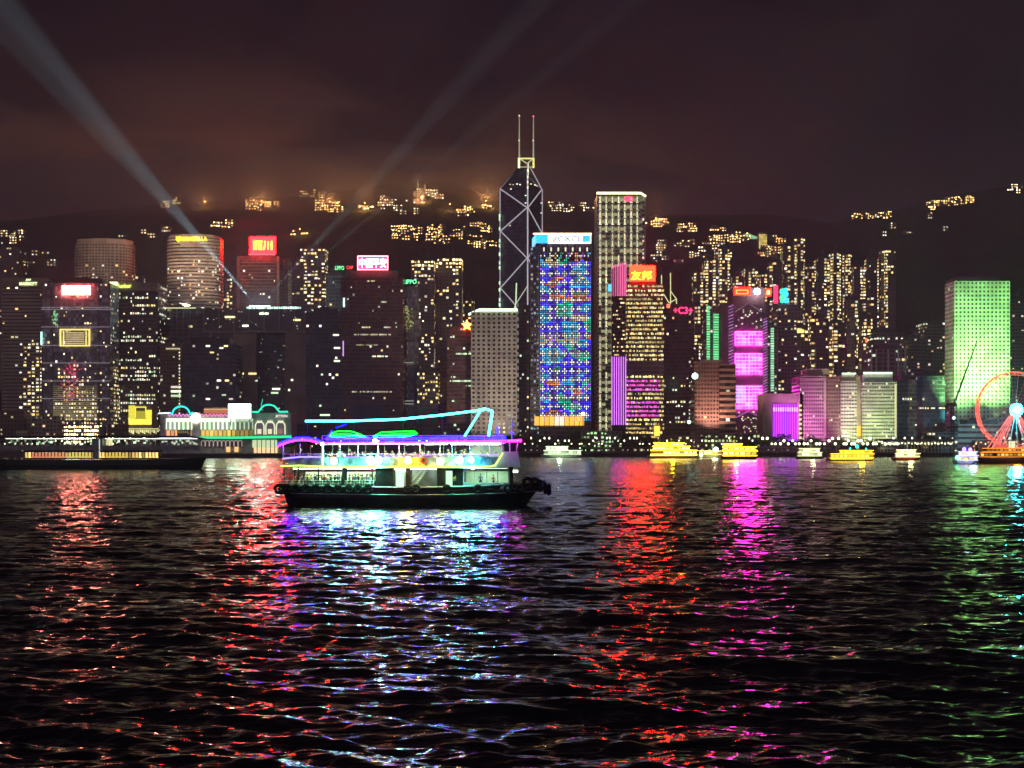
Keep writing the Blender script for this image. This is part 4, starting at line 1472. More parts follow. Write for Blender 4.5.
# towers behind and between
t = tower('office_tower', 'grey tower with white upright frame lines behind the twin-winged block', 871, 907, 349, 1260, 34, 'grey', cw=6, fh=4, lit=lit_bands(.2, .6, .06, P_WHT, .6))
for x_ in (871.5, 876, 888, 898, 905):
    panel(t.root, 'frame_line', x_ - .6, x_ + .6, 349, 400, t.D, (1, 1, 1), .1, .8, M['steel'])
t = tower('office_tower', 'mid-rise with two rows of bright windows under its roof, above the grey white-framed tower', 874, 906, 333, 1500, 34, 'grey', cw=3, fh=4,
          lit=lambda e, i, j, ni, nj: P_WHT(1) if (j in (nj - 2, nj - 6) and random.random() < .8) or random.random() < .04 else None)
tower('office_tower', 'dark tower with a few whitish rows left of the giant green building', 897, 917, 380, 1170, 30, 'dark', cw=2.2, lit=lit_bands(.15, .6, .03, P_WHT, .7), ind=40)
t = tower('office_tower', 'dark blue-grey tower with one long white window row left of the giant green building', 917, 945, 376, 1180, 30, 'navy', cw=2.2, lit=lit_random(.03, P_WHT, .5), ind=40)
for k in range(22):
    if random.random() < .85:
        panel(t.root, 'window', 907 + 10.5 + k * 1.25, 907 + 11.4 + k * 1.25, 407.5, 408.8, t.D, P_WHT(1.1), .1, .3)
tower('office_tower', 'grid-fronted grey tower with a sparkling roofline behind the dark blue-grey tower', 905, 926, 338, 1420, 30, 'grey', cw=3, lit=lit_random(.12, P_MIX, .5))
tower('office_tower', 'tall grid-fronted grey tower touching the left edge of the giant green building', 925, 948, 322, 1440, 34, 'grey', cw=3, lit=lambda e, i, j, ni, nj: P_GRN(.9) if j > nj * .97 and random.random() < .4 else (P_MIX(.5) if random.random() < .12 else None))
mb = MB()
tower('office_tower', 'dark grey tower at the right edge behind the ferris wheel', 1009, 1036, 300, 1400, 34, 'grey', cw=3, lit=lit_random(.07, P_GRN, .6))
tower('office_block', 'low dark block at the right edge lit faintly blue behind the wheel hub', 1003, 1018, 366, 1230, 24, 'grey', cw=3, lit=lit_random(.12, P_GRN, .4))

# ---------------------------------------------------------------- giant green floodlit tower with round windows
D = 1200
t = tower('office_tower', 'giant floodlit pale green tower punched with rows of round windows', 954.5, 1010, 281, D, 27, 'round', cw=3.6, fh=3.75, lit=lambda e, i, j, ni, nj: P_GRN(.7) if random.random() < .02 else None, roof=False)
GREEN = t
mb = MB()
mb.box(PX(960, D), PX(1003, D), D + 8, D + 40, t.Z1 + .01, PZ(275.5, D))
mb.build('roof_plant', M['slate'], t.root)
t = tower('office_block', 'low white slab with long window strips at the foot of the giant green tower', 958, 1012, 424, 1140, 30, facade('strip_facade_pale', (.6, .62, .58), (.02, .02, .02), 0.0, .3), cw=4, fh=4.5, lit=lit_random(.05, P_GRN, .6), ind=30, roof=True)

# ================================================================== RESIDENTIAL TOWERS ON THE LOWER SLOPES
RES = [
    (205, 218, 262, 1700, 'narrow apartment tower with a few warm windows right behind the rounded yellow-lettered hotel'),
    (220, 236, 278, 1680, 'dim apartment tower between the rounded hotel and the red box sign tower'),
    (288, 300, 262, 1700, 'slim apartment tower with sparse lights just right of the red box sign tower'),
    (326, 341, 290, 1690, 'dim apartment tower behind the green and red letters'),
    (462, 474, 300, 1700, 'dim apartment tower left of the pale square-window tower'),
    (645, 662, 322, 1560, 'dim apartment tower behind the golden banded tower'),
    (692, 703, 306, 1560, 'apartment tower with a column of yellow windows beside the red neon characters'),
    (694, 706, 272, 1780, 'stepped apartment tower with scattered gold windows, lower left of the gold speckled tall tower'),
    (705, 716, 260, 1800, 'gold speckled tall apartment tower above the green light strips'),
    (716, 731, 248, 1820, 'densely lit golden apartment tower, tallest above the magenta tower left side'),
    (733, 745, 276, 1800, 'apartment tower with a few yellow lights above the red logo box'),
    (745, 758, 268, 1840, 'apartment tower with a yellow cluster near its top, above the white beacon'),
    (758, 770, 274, 1780, 'apartment tower with sparse lights above the small red square logo'),
    (770, 783, 262, 1830, 'apartment tower above the turquoise-green logo'),
    (784, 794, 246, 1860, 'slender tall apartment tower just right of and above the turquoise-green logo'),
    (795, 806, 238, 1900, 'very tall thin apartment tower with lights to its tip, highest roof of the right slope'),
    (806, 817, 266, 1800, 'thin apartment tower dotted with white lights, left of the wide yellow-lit estate'),
    (818, 830, 258, 1820, 'apartment tower with one bright stack of yellow windows near its top left'),
    (831, 842, 253, 1850, 'apartment tower with a ring of yellow windows at its crown'),
    (843, 853, 254, 1850, 'apartment tower with pairs of yellow windows, middle of the right slope estate'),
    (854, 866, 266, 1830, 'apartment tower with a bright upper right corner window stack'),
    (868, 880, 258, 1860, 'apartment tower with short yellow rows, second from the dark valley on the right'),
    (882, 897, 250, 1880, 'apartment tower with large golden windows at the edge of the dark valley on the right'),
    (797, 812, 330, 1500, 'mid-height apartment block with a gold lamp roof corner, right of the turquoise logo tower'),
    (812, 830, 318, 1480, 'mid-height dim apartment block below the tower with the bright yellow stack'),
    (830, 846, 322, 1500, 'mid-height dim apartment block washed faintly red below the crown-lit tower'),
    (847, 862, 300, 1560, 'reddish mid-height apartment block beside the orange ball lamp'),
    (860, 874, 318, 1540, 'dim block under the large golden windowed tower'),
    (776, 798, 332, 1420, 'grid-windowed grey block below the turquoise logo tower'),
    (652, 664, 335, 1500, 'dim sliver of a block hidden behind the golden banded tower'),
    (129, 141, 276, 1700, 'dim apartment tower between the two pale oval hotels, left one'),
    (143, 158, 292, 1720, 'low apartment tower between the two pale oval hotels, right one'),
]
for k, (a_, b_, y_, D_, lab) in enumerate(RES):
    dens = .30 if 700 < a_ < 735 or a_ > 815 and y_ < 275 else .22
    bx = (a_ + b_) / 2
    base = max(GZ, min(hill_h(PX(a_, D_), D_), hill_h(PX(b_, D_), D_)) - 4)
    tower('apartment_tower', lab, a_, b_, y_, D_, 24, 'flat', cw=4.4, fh=4.2, a=.12, b=.2, base=base, plan='cross' if k % 3 != 2 else 'box',
          lit=lit_columns(.35, dens * 2.3, dens * .4, pal(YEL, YEL, WARM, WHT), .95))
mb = MB()
D = 1530
r = thing('rooftop_lamp', 'orange-red ball lamp on a dark roof above the grey white-framed tower', 'lamp', (PX(868, D), D, PZ(345, D)))
mb.tube([(PX(868, D), D, PZ(345, D)), (PX(868, D), D, PZ(341, D))], .4, 5)
mb.build('post', M['darkmetal'], r)
mb = MB()
mb.ball((PX(868, D), D, PZ(340.5, D)), 3.4, (2.4, .35, .12), 8)
mb.build('globe', GLOWN, r)
D = 1410
r = thing('rooftop_lamp', 'flat golden lamp house on the roof right of the turquoise logo tower', 'lamp', (PX(798, D), D, PZ(334, D)))
mb = MB()
mb.prism([(PX(793, D), D - 6), (PX(803, D), D - 6), (PX(803, D), D), (PX(793, D), D)], PZ(333, D), PZ(330, D), (1.5, 1.2, .3))
mb.prism([(PX(795, D), D - 5), (PX(801, D), D - 5), (PX(801, D), D - 1), (PX(795, D), D - 1)], PZ(330, D), PZ(328.6, D), (1.1, .9, .3))
mb.build('lamp_house', GLOWN, r)

# ================================================================== SMALL BUILDINGS ON THE HILL
CL = [  # px, py, half width, half height, count, colours, gain, where
    (175, 205, 9, 3, 5, 'y', 1.0, 'high on the left slope above the rounded hotel'),
    (222, 227, 10, 2, 8, 'y', 1.8, 'in the bright short row right of the yellow-lettered hotel top'),
    (262, 208, 13, 4, 12, 'o', 1.2, 'in the orange cluster above the big red box sign'),
    (299, 235, 6, 1.5, 5, 'y', 2.6, 'in the bright pair of clusters right of the big red box sign'),
    (330, 211, 12, 6, 14, 'o', 1.2, 'in the orange cluster above the green and red letters'),
    (364, 209.5, 7, 2, 7, 'o', 3.4, 'in the glowing orange row left of the twin thin antennas'),
    (312, 197, 10, 3, 4, 'o', .8, 'highest on the left part of the ridge'),
    (400, 208, 18, 8, 12, 'w', .8, 'on the left shoulder below the twin thin antennas'),
    (424, 199, 16, 6, 13, 'w', .8, 'around the twin thin antennas'),
    (418, 236, 24, 6, 22, 'y', 1.1, 'in the wide yellow estate below the twin thin antennas'),
    (452, 238, 24, 8, 20, 'y', 1.0, 'in the right half of the yellow estate left of the tallest tower'),
    (465, 214, 6, 4, 7, 'o', 1.4, 'in the small orange cluster left of the glowing orange spot'),
    (486, 208.5, 5, 1.5, 5, 'o', 4.5, 'in the glowing orange spot left of the tallest tower'),
    (482, 230, 9, 4, 6, 'o', .9, 'just below the glowing orange spot'),
    (488, 247, 11, 3, 8, 'y', 1.1, 'touching the left edge of the tallest tower'),
    (570, 210, 20, 4, 12, 'w', 1.0, 'between the tallest tower and the lamp-lattice tower'),
    (657, 226, 12, 1.6, 8, 'o', 2.0, 'in the orange row right of the lamp-lattice tower top'),
    (700, 231, 20, 2, 11, 'y', 1.1, 'in the thin upper row right of the lamp-lattice tower'),
    (690, 254, 34, 10, 18, 'w', .8, 'scattered on the slope right of the lamp-lattice tower'),
    (716, 243, 5, 2, 5, 'y', 1.5, 'in the small bright knot left of the green lit house'),
    (739, 241, 9, 3, 11, 'y', 1.6, 'in the golden knot left of the green lit house'),
    (776, 243, 6, 3, 4, 'y', .8, 'just right of the golden lit block'),
    (772, 255, 14, 4, 12, 'y', .8, 'below the golden lit block'),
    (873, 217, 17, 2.5, 13, 'y', 1.6, 'in the yellow row at the left of the right ridge'),
    (938, 208, 8, 3, 8, 'y', 1.5, 'in the first yellow group along the right ridge'),
    (958, 203, 12, 4, 13, 'y', 1.6, 'in the second yellow group along the right ridge'),
    (1014, 191, 7, 3, 5, 'w', 1.8, 'highest at the right edge'),
    (905, 232, 40, 14, 6, 'w', .7, 'lonely on the dark right slope'),
    (14, 240, 12, 6, 9, 'w', .9, 'low on the slope at the left edge'),
    (120, 232, 40, 12, 4, 'w', .6, 'lonely on the dark left slope'),
    (40, 262, 30, 8, 8, 'w', .6, 'low on the slope above the small white-signed hotel'),
]
PALS = {'o': pal(ORA, (1, .6, .2), WARM), 'y': pal(YEL, WARM, WARM, ORA), 'w': pal(WHT, YEL, WARM)}
for (cx, cyy, hw, hh, n, pc, gain, where) in CL:
    for k in range(n):
        px = cx + random.uniform(-hw, hw) * 1.15
        py = cyy + random.uniform(-hh, hh)
        x, y, z = hill_hit(px, py)
        wd, ht = random.uniform(7, 19), random.uniform(6, 15)
        if gain > 2:
            wd, ht = random.uniform(6, 12), random.uniform(5, 8)
        z0 = z - 5
        root = thing('hillside_house', 'tiny lit house ' + where, 'house', (x, y, z0), 'lit houses ' + where)
        mb = MB()
        mb.box(x - wd / 2, x + wd / 2, y, y + 10, z0, z0 + ht + 3)
        mb.build('walls', M['flat'], root)
        mb = MB()
        nx_, nz_ = max(1, int(wd / 4)), max(1, int(ht / 4))
        any_ = False
        for i in range(nx_):
            for j in range(nz_):
                if random.random() < .75 or (not any_ and i == nx_ - 1 and j == nz_ - 1):
                    any_ = True
                    X_ = x - wd / 2 + (i + .5) * wd / nx_
                    Z_ = z0 + 4 + (j + .5) * ht / nz_
                    s_ = random.uniform(.6, 1.25)
                    mb.box(X_ - s_, X_ + s_, y - .3, y - .05, Z_ - s_ * .8, Z_ + s_ * .8, PALS[pc](gain * 2.8))
        mb.build('lit_windows', GLOWN, root)['kind'] = 'stuff'
# road lamps on the hill that set the mist glowing
for (px, py, pw, lab) in ((365, 207, 1.0, 'orange road lamp on the ridge left of the twin thin antennas'), (486, 205, 1.6, 'orange road lamp at the glowing spot left of the tallest tower'),
                          (262, 204, .8, 'orange road lamp on the ridge above the big red box sign'), (330, 205, .7, 'orange road lamp on the ridge above the green and red letters'),
                          (300, 233, .3, 'road lamp at the bright row right of the big red box sign'), (422, 200, .7, 'road lamp beside the twin thin antennas'), (656, 222, .5, 'orange road lamp right of the lamp-lattice tower'),
                          (205, 205, .5, 'orange road lamp on the ridge above the rounded hotel'), (450, 208, .5, 'road lamp on the ridge between the antennas and the glowing spot')):
    x, y, z = hill_hit(px, py + 4)
    r_ = thing('road_lamp', lab, 'lamp', (x, y, z - 1))
    mb = MB()
    mb.tube([(x, y, z - 1), (x, y, z + 12), (x, y - 2, z + 13)], .2, 5)
    mb.build('post', M['darkmetal'], r_)
    mb = MB()
    mb.ball((x, y - 2, z + 12.4), 1.1, (9, 4.2, .9), 6)
    mb.build('lamp_head', GLOWN, r_)
    ld = bpy.data.lights.new('road_lamp_light', 'POINT')
    ld.energy = 1.15e5 * pw
    ld.color = (1.0, .45, .14)
    ld.shadow_soft_size = 2
    lo = bpy.data.objects.new('road_lamp_light', ld)
    COL.objects.link(lo)
    lo.location = (x, y - 6, z + 15)
# the green lit house and the golden block, the antennas on the summit
x, y, z = hill_hit(753, 240)
root = thing('hillside_house', 'slanting house washed in pale green light on the slope above the magenta screens', 'house', (x, y, z - 6))
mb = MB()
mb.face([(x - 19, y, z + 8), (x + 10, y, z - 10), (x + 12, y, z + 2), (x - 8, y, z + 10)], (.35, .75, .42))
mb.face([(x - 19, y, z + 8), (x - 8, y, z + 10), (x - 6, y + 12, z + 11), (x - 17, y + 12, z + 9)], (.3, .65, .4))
mb.build('lit_front', GLOWN, root)  # green wash put into these faces as emission
mb = MB()
mb.box(x - 8, x + 12, y + .5, y + 14, z - 16, z + 1.9)
mb.box(x - 19, x - 8.01, y + .5, y + 14, z - 16, z + 6)
mb.build('walls', M['flat'], root)
x, y, z = hill_hit(763, 249)
root = thing('hillside_block', 'upright golden lit block beside the pale green house on the slope', 'apartment block', (x, y, z - 4))
mb = MB()
mb.box(x - 7.5, x + 7.5, y, y + 14, z - 6, z + 27)
mb.box(x - 5, x + 4, y + 3, y + 10, z + 27.01, z + 30)
mb.build('walls', M['stone'], root)
mb = MB()
for i in range(4):
    for j in range(8):
        mb.box(x - 7 + i * 3.6, x - 4 + i * 3.6, y - .4, y - .1, z - 2 + j * 3.5, z + .9 + j * 3.5, sc((1, .75, .2), random.uniform(.5, 1.5)))
mb.build('lit_windows', GLOWN, root)['kind'] = 'stuff'
for k, px in enumerate((418, 425)):
    x, y, z = hill_hit(px, 194)
    root = thing('radio_mast', 'left of two thin antennas on the misty summit' if k == 0 else 'right of two thin antennas on the misty summit', 'antenna', (x, y, z))
    mb = MB()
    h_ = 24 if k == 0 else 16
    for s1, s2 in ((-1, -1), (1, -1), (0, 1)):
        mb.tube([(x + 2 * s1, y + 2 * s2, z - 2), (x + .4 * s1, y + .4 * s2, z + h_)], .5, 4)
    for q_ in range(5):
        zz = z + h_ * q_ / 5
        w_ = 2 - 1.5 * q_ / 5
        mb.tube([(x - w_, y - w_, zz), (x + w_, y - w_, zz + 2), (x, y + w_, zz + 3), (x - w_, y - w_, zz + 4)], .3, 4)
    mb.build('lattice', M['steel'], root)
    mb = MB()
    for q_ in range(3):
        mb.ball((x, y - 1.5, z + h_ * (q_ + 1) / 3), 1.0, (1.1, .8, .5), 6)
    mb.build('beacon', GLOWN, root)

# ================================================================== FLOODLIGHTS (on masts along the promenade)
def floodlight(label, loc, target, power, col, angle, blend=.5, group=None, zb=GZ):
    r = thing('floodlight', label, 'floodlight', (loc[0], loc[1], zb), group)
    mb = MB()
    mb.tube([(loc[0], loc[1], zb - .3), (loc[0], loc[1], loc[2] - .5)], .18, 6)
    mb.build('post', M['darkmetal'], r)
    d = (Vector(target) - Vector(loc)).normalized()
    mb = MB()
    b = Vector(loc) - d * 1.2
    mb.tube([b - d * .6, b + d * .4], .35, 8, r1=.55)
    mb.build('lamp_head', M['darkmetal'], r)
    spot('floodlight_beam', loc, target, power, col, angle, blend, 1.0)


K = 0.72e5
for k_, (x_, tx, tz, pw, an) in enumerate(((966, 962, 88, 9.5, 76), (984, 982, 146, 36, 46), (1000, 1000, 92, 9.5, 76))):
    floodlight(('left', 'middle', 'right')[k_] + ' floodlight on the roof of the low white slab aimed up the giant green tower', (PX(x_, 1140), 1150, 33), (PX(tx, 1200), 1200, tz), pw * K, (.33, 1.0, .21), an, .7, zb=28)
floodlight('floodlight mast in front of the pink washed block', (PX(813, 1108), 1106.5, GZ + 14), (PX(814, 1150), 1150, 44), 1.9 * K, (1.0, .25, .95), 95, .6)
floodlight('floodlight mast in front of the twin-winged pale block', (PX(872, 1108), 1106.5, GZ + 14), (PX(870, 1150), 1150, 44), 1.5 * K, (.9, 1.0, .5), 100, .6)
floodlight('floodlight mast in front of the brown stone block', (PX(716, 1126), 1128, 24), (PX(714, 1150), 1150, 60), 1.3 * K, (1.0, .5, .38), 120, .6, zb=20)
floodlight('floodlight mast before the pale tower of small square windows', (PX(500, 1108), 1106, GZ + 20), (PX(492, 1200), 1200, 80), 2.1 * K, (1.0, .80, .60), 80, .6)
floodlight('floodlight on the roof of the low ribbed slab aimed at the rounded hotel', (PX(186, 1300), 1302, 147), (PX(190, 1420), 1420, 225), 9 * K, (1.0, .66, .46), 80, .8, zb=144)
floodlight('floodlight on the roof of the belted tower aimed at the pale oval hotel', (PX(97, 1240), 1262, 166), (PX(99, 1480), 1480, 225), 19 * K, (1.0, .66, .46), 60, .8, zb=162)

# searchlight beams: real spot lamps in the haze
SB = []
for k, (x_, tx, ty, td, pw, an) in enumerate(((250, -50, -60, 1180, .50, 5.8), (254, -40, -10, 1240, .40, 3.4), (263, 420, 130, 1100, .24, 3.4), (267, 440, 160, 1150, .22, 2.2), (265, 340, 170, 1250, .12, 1.8), (258, 262, 150, 1400, .04, 2.4))):
    loc = (PX(x_, ROOF[0]), ROOF[0] + 6, ROOF[1] + 6)
    spot('searchlight_beam', loc, (PX(tx, td), td, PZ(ty, td)), BEAM * 1.2 * pw, (.62, 1.0, .92), an, .8, .2)
    gl_ = bpy.data.lights.new('added_searchlight_halo', 'POINT')  # added point lamp, makes the halo at the foot of each beam
    gl_.energy = 1.6e4
    gl_.color = (.62, 1.0, .92)
    gl_.shadow_soft_size = .8
    go_ = bpy.data.objects.new('added_searchlight_halo', gl_)
    COL.objects.link(go_)
    go_.location = loc


# ================================================================== PEOPLE
def make_person(name, pose):
    """one skinned body; origin at the feet (standing) or the seat (sitting); faces -Y"""
    J, E = [], []

    def j(p, r):
        J.append((p, r))
        return len(J) - 1

    def link(*ids):
        for a_, b_ in zip(ids, ids[1:]):
            E.append((a_, b_))
    if pose == 'sit':
        z = 0.0
        pel = j((0, 0, z + .08), .135)
        hipl, hipr = j((.10, -.03, z + .08), .09), j((-.10, -.03, z + .08), .09)
        kl, kr = j((.12, -.45, z + .12), .065), j((-.12, -.44, z + .12), .065)
        al, ar = j((.12, -.47, z - .33), .042), j((-.12, -.43, z - .33), .042)
        tl, tr = j((.13, -.62, z - .40), .035), j((-.13, -.58, z - .40), .035)
    else:
        z = .92
        pel = j((0, 0, z), .13)
        hipl, hipr = j((.10, 0, z - .05), .085), j((-.10, 0, z - .05), .085)
        kl, kr = j((.12, -.03, .50), .06), j((-.13, -.01, .50), .06)
        al, ar = j((.13, .02, .09), .042), j((-.15, .03, .09), .042)
        tl, tr = j((.15, -.12, .035), .035), j((-.17, -.11, .035), .035)
    link(pel, hipl, kl, al, tl)
    link(pel, hipr, kr, ar, tr)
    w_ = j((0, .01, z + .22), .12)
    c_ = j((0, .01, z + .42), .145)
    n_ = j((0, 0, z + .58), .055)
    h0 = j((0, -.02, z + .66), .075)
    h1 = j((0, -.02, z + .76), .088)
    link(pel, w_, c_, n_, h0, h1)
    sl, sr = j((.19, .01, z + .50), .062), j((-.19, .01, z + .50), .062)
    if pose == 'photo':
        el_, er_ = j((.27, -.20, z + .38), .045), j((-.27, -.20, z + .38), .045)
        wl, wr = j((.10, -.36, z + .60), .032), j((-.10, -.36, z + .60), .032)
        hl, hr = j((.06, -.40, z + .66), .035), j((-.06, -.40, z + .66), .035)
    elif pose == 'sit':
        el_, er_ = j((.27, -.03, z + .24), .045), j((-.27, -.03, z + .24), .045)
        wl, wr = j((.17, -.26, z + .20), .032), j((-.17, -.26, z + .20), .032)
        hl, hr = j((.13, -.35, z + .18), .035), j((-.13, -.35, z + .18), .035)
    else:
        el_, er_ = j((.27, .02, z + .24), .045), j((-.27, .02, z + .24), .045)
        wl, wr = j((.28, -.08, z + .02), .032), j((-.25, -.18, z + .10), .032)
        hl, hr = j((.28, -.11, z - .07), .035), j((-.22, -.27, z + .12), .035)
    link(c_, sl, el_, wl, hl)
    link(c_, sr, er_, wr, hr)
    me = bpy.data.meshes.new('tmp')
    me.from_pydata([p for p, _ in J], E, [])
    ob = bpy.data.objects.new('tmp', me)
    COL.objects.link(ob)
    ob.modifiers.new('s', 'SKIN')
    if not me.skin_vertices:
        me.skin_vertices.new() if hasattr(me.skin_vertices, 'new') else None
    lay = me.skin_vertices[0].data if len(me.skin_vertices) else None
    if lay:
        for i, (_, r_) in enumerate(J):
            lay[i].radius = (r_, r_ * (.72 if i in (w_, c_, pel) else 1))
        lay[pel].use_root = True
    sub = ob.modifiers.new('u', 'SUBSURF')
    sub.levels = sub.render_levels = 1
    dg = bpy.context.evaluated_depsgraph_get()
    m2 = bpy.data.meshes.new_from_object(ob.evaluated_get(dg))
    bpy.data.objects.remove(ob)
    m2.name = 'person'
    m2.materials.clear()
    for mm in (M['skin'], SHIRTS[0], M['trousers']):
        m2.materials.append(mm)
    for p in m2.polygons:
        c = p.center
        p.use_smooth = True
        hd = c.z - z
        if hd > .56 or Vector((c.x, c.y, c.z)).length and min((Vector(c) - Vector(J[q][0])).length for q in (wl, wr, hl, hr)) < .09:
            p.material_index = 0
        elif hd < .10 and not (abs(c.x) > .22 and pose != 'sit'):
            p.material_index = 2
        else:
            p.material_index = 1
    root = bpy.data.objects.new(name, m2)
    COL.objects.link(root)
    mb = MB()
    mb.ball((0, .012, z + .795), .098, n=8, sz=1.0)
    mb.ball((0, .045, z + .74), .085, n=6)
    hr_ = mb.build('hair', M['hair'], None, smooth=True)
    hr_.parent = root
    mb = MB()
    mb.ball((.032, -.098, z + .765), .012, n=5)
    mb.ball((-.032, -.098, z + .765), .012, n=5)
    mb.box(-.012, .012, -.128, -.09, z + .715, z + .755)
    mb.box(-.028, .028, -.105, -.09, z + .675, z + .685)
    fc = mb.build('face_features', M['hair'], None)
    fc.parent = root
    for i_ in range(1):
        root.material_slots[1].link = 'OBJECT'
    return root


PERS = {p: make_person('person', p) for p in ('sit', 'stand', 'photo')}
USED = set()


def person(pose, loc, rz, label, group, shirt=None, hair=True):
    src = PERS[pose]
    if pose not in USED:
        USED.add(pose)
        o = src
    else:
        o = copy_tree(src)
    o.location = loc
    o.rotation_euler = (0, 0, rz)
    sc_ = random.uniform(.93, 1.04)
    o.scale = (sc_, sc_, sc_)
    o.material_slots[1].link = 'OBJECT'
    o.material_slots[1].material = random.choice(SHIRTS) if shirt is None else SHIRTS[shirt]
    tag(o, label, 'person', group)
    return o


# ================================================================== THE MAIN FERRY
FD = 165.0
S = FD / FP


def fx(px):
    return (px - 512) * S


def fz(py):
    return (508 - py) * S


FY0, FY1 = FD, FD + 8.6
ferry = thing('neon_ferry', 'two-deck party ferry outlined in blue and magenta neon, the largest boat on the water', 'ferry', (fx(410), FD + 4.3, 0))


def hull_mesh(x0, x1, y0, y1, zdeck_s, zdeck_m, zdeck_b, rake_s=1.2, rake_b=3.4, below=1.3, nst=28, blunt=.5):
    mb = MB()
    rings = []
    L = x1 - x0
    yc, hw = (y0 + y1) / 2, (y1 - y0) / 2
    for i in range(nst + 1):
        f = i / nst
        if f < .45:
            zt = zdeck_s + (zdeck_m - zdeck_s) * (f / .45) ** .8
        else:
            zt = zdeck_m + (zdeck_b - zdeck_m) * ((f - .45) / .55) ** 2.2
        wf = 1.0
        if f < .12:
            wf = .62 + .38 * math.sin(f / .12 * PI / 2)
        if f > .72:
            wf = math.cos((f - .72) / .28 * PI / 2 * .93) ** .6
        wb = wf * (.82 if .1 < f < .8 else .66)
        ring = []
        for (wy, zz) in ((-wf, zt), (-wf, zt * .45), (-(wf * .6 + wb * .4), .15), (-wb * .8, -below * .6), (0, -below), (wb * .8, -below * .6), ((wf * .6 + wb * .4), .15), (wf, zt * .45), (wf, zt)):
            hf = max(0, min(1, (zz + below) / (zt + below)))
            xa, xb = x0 + rake_s * (1 - hf), x1 - rake_b * (1 - hf) ** .9
            ring.append((xa + (xb - xa) * f, yc + wy * hw, zz))
        rings.append(ring)
    n = len(rings[0])
    for i in range(nst):
        for k in range(n - 1):
            mb.face([rings[i][k], rings[i + 1][k], rings[i + 1][k + 1], rings[i][k + 1]][::-1])
        mb.face([rings[i][0], rings[i][n - 1], rings[i + 1][n - 1], rings[i + 1][0]][::-1])
    mb.face(rings[0])
    mb.face(rings[-1][::-1])
    return mb, rings


mb, rings = hull_mesh(fx(279), fx(546), FY0, FY1, 2.9, 2.55, 3.3)
hull = mb.build('hull', M['hullblack'], ferry)
mb = MB()
for i in range(len(rings) - 1):
    for k in (0, 8):
        a_, b_ = rings[i][k], rings[i + 1][k]
        mb.tube([(a_[0], a_[1] + (-.08 if k == 0 else .08), a_[2] - .05), (b_[0], b_[1] + (-.08 if k == 0 else .08), b_[2] - .05)], .11, 5)
        mb.tube([(a_[0], a_[1] + (-.06 if k == 0 else .06), a_[2] * .62), (b_[0], b_[1] + (-.06 if k == 0 else .06), b_[2] * .62)], .07, 5)
mb.build('rub_rail', M['boatgrey'], ferry)
for px in (296, 306, 316, 328, 338, 349, 358, 368, 408, 416, 447, 478, 508, 520):
    mb = MB()
    mb.torus((fx(px), FY0 - .12, 2.35), .42, .17, 'Y', 14, 6)
    mb.build('tyre_fender', M['tyre'], ferry)
for (px, py, yy) in ((528, 483.5, 1.3), (535, 484, 2.1), (541, 487, 2.7), (546, 489.5, 3.5), (550, 491, 4.3), (546, 489.5, 5.1), (541, 487, 5.9)):
    mb = MB()
    mb.torus((fx(px), FY0 + yy, fz(py)), .55, .26, 'X' if px > 538 else 'Y', 14, 6)
    mb.build('tyre_fender', M['tyre'], ferry)
for (yy, sg) in ((FY0 + .1, -1), (FY0 + 8.4, 1)):
    mb = MB()
    for px in (279, 283, 287):
        mb.torus((fx(px), yy, 2.3), .5, .2, 'Y', 12, 6)
    mb.build('stern_fenders', M['tyre'], ferry)
mb = MB()
mb.box(fx(283), fx(526), FY0 + .5, FY1 - .5, 2.2, 2.32)
mb.build('lower_deck', M['deckwood'], ferry)

# lower deck house
zl0, zl1 = 2.33, 4.85
W = M['boatwhite']


def part_box(name, px0, px1, y0, y1, z0, z1, mat, col=(1, 1, 1), parent=None):
    mb_ = MB()
    mb_.box(fx(px0), fx(px1), y0, y1, z0, z1, col)
    return mb_.build(name, mat, parent or ferry)


part_box('dark_bulkhead', 375.5, 393, FY0 + .25, FY1 - .25, zl0, zl1, M['hullblack'])
part_box('bulkhead', 394, 405.5, FY0 + 1.2, FY1 - 1.2, zl0, zl1, W)
part_box('door', 395.5, 403, FY0 + 1.05, FY0 + 1.19, zl0, zl1 - .25, glow_w := GLOWN, (.62, .95, .72))
part_box('black_pillar', 405.5, 410, FY0 + .1, FY0 + .7, zl0, zl1, M['hullblack'])
part_box('cabin_wall', 411, 437, FY0 + 1.6, FY1 - 1.6, zl0, zl1, M['boatgrey'])
part_box('dark_bulkhead', 437, 445, FY0 + .2, FY1 - .2, zl0, zl1, M['hullblack'])
part_box('door', 445.5, 452, FY0 + 1.05, FY0 + 1.2, zl0, zl1 - .3, GLOWN, (.55, .95, .6))
part_box('bulkhead', 445, 456, FY0 + 1.22, FY1 - 1.2, zl0, zl1, M['hullblack'])
part_box('bulkhead', 456, 463, FY0 + .3, FY1 - .3, zl0, zl1, M['hullblack'])
# forward saloon with four lit windows
mb = MB()
xa, xb = fx(463), fx(509)
ya = FY0 + .5
mb.box(xa, xb, ya, ya + .12, zl0, 3.1)
mb.box(xa, xb, ya, ya + .12, 4.5, zl1)
for px in (463, 474, 486, 497, 508):
    mb.box(fx(px), fx(px + 1), ya, ya + .12, 3.1, 4.5)
mb.box(xa, xb, FY1 - .62, FY1 - .5, zl0, zl1)
mb.build('saloon_wall', W, ferry)
for k in range(4):
    part_box('window', 464.2 + 11.3 * k, 473.8 + 11.3 * k, FY0 + .56, FY0 + .60, 3.12, 4.48, M['glassclear'])
part_box('saloon_floor_light', 465, 507, FY0 + 2, FY1 - 2, 4.72, 4.78, GLOW, (3.4, 5.2, 3.4))
part_box('saloon_back_panel', 464, 508, FY1 - .8, FY1 - .7, zl0, 4.6, W)
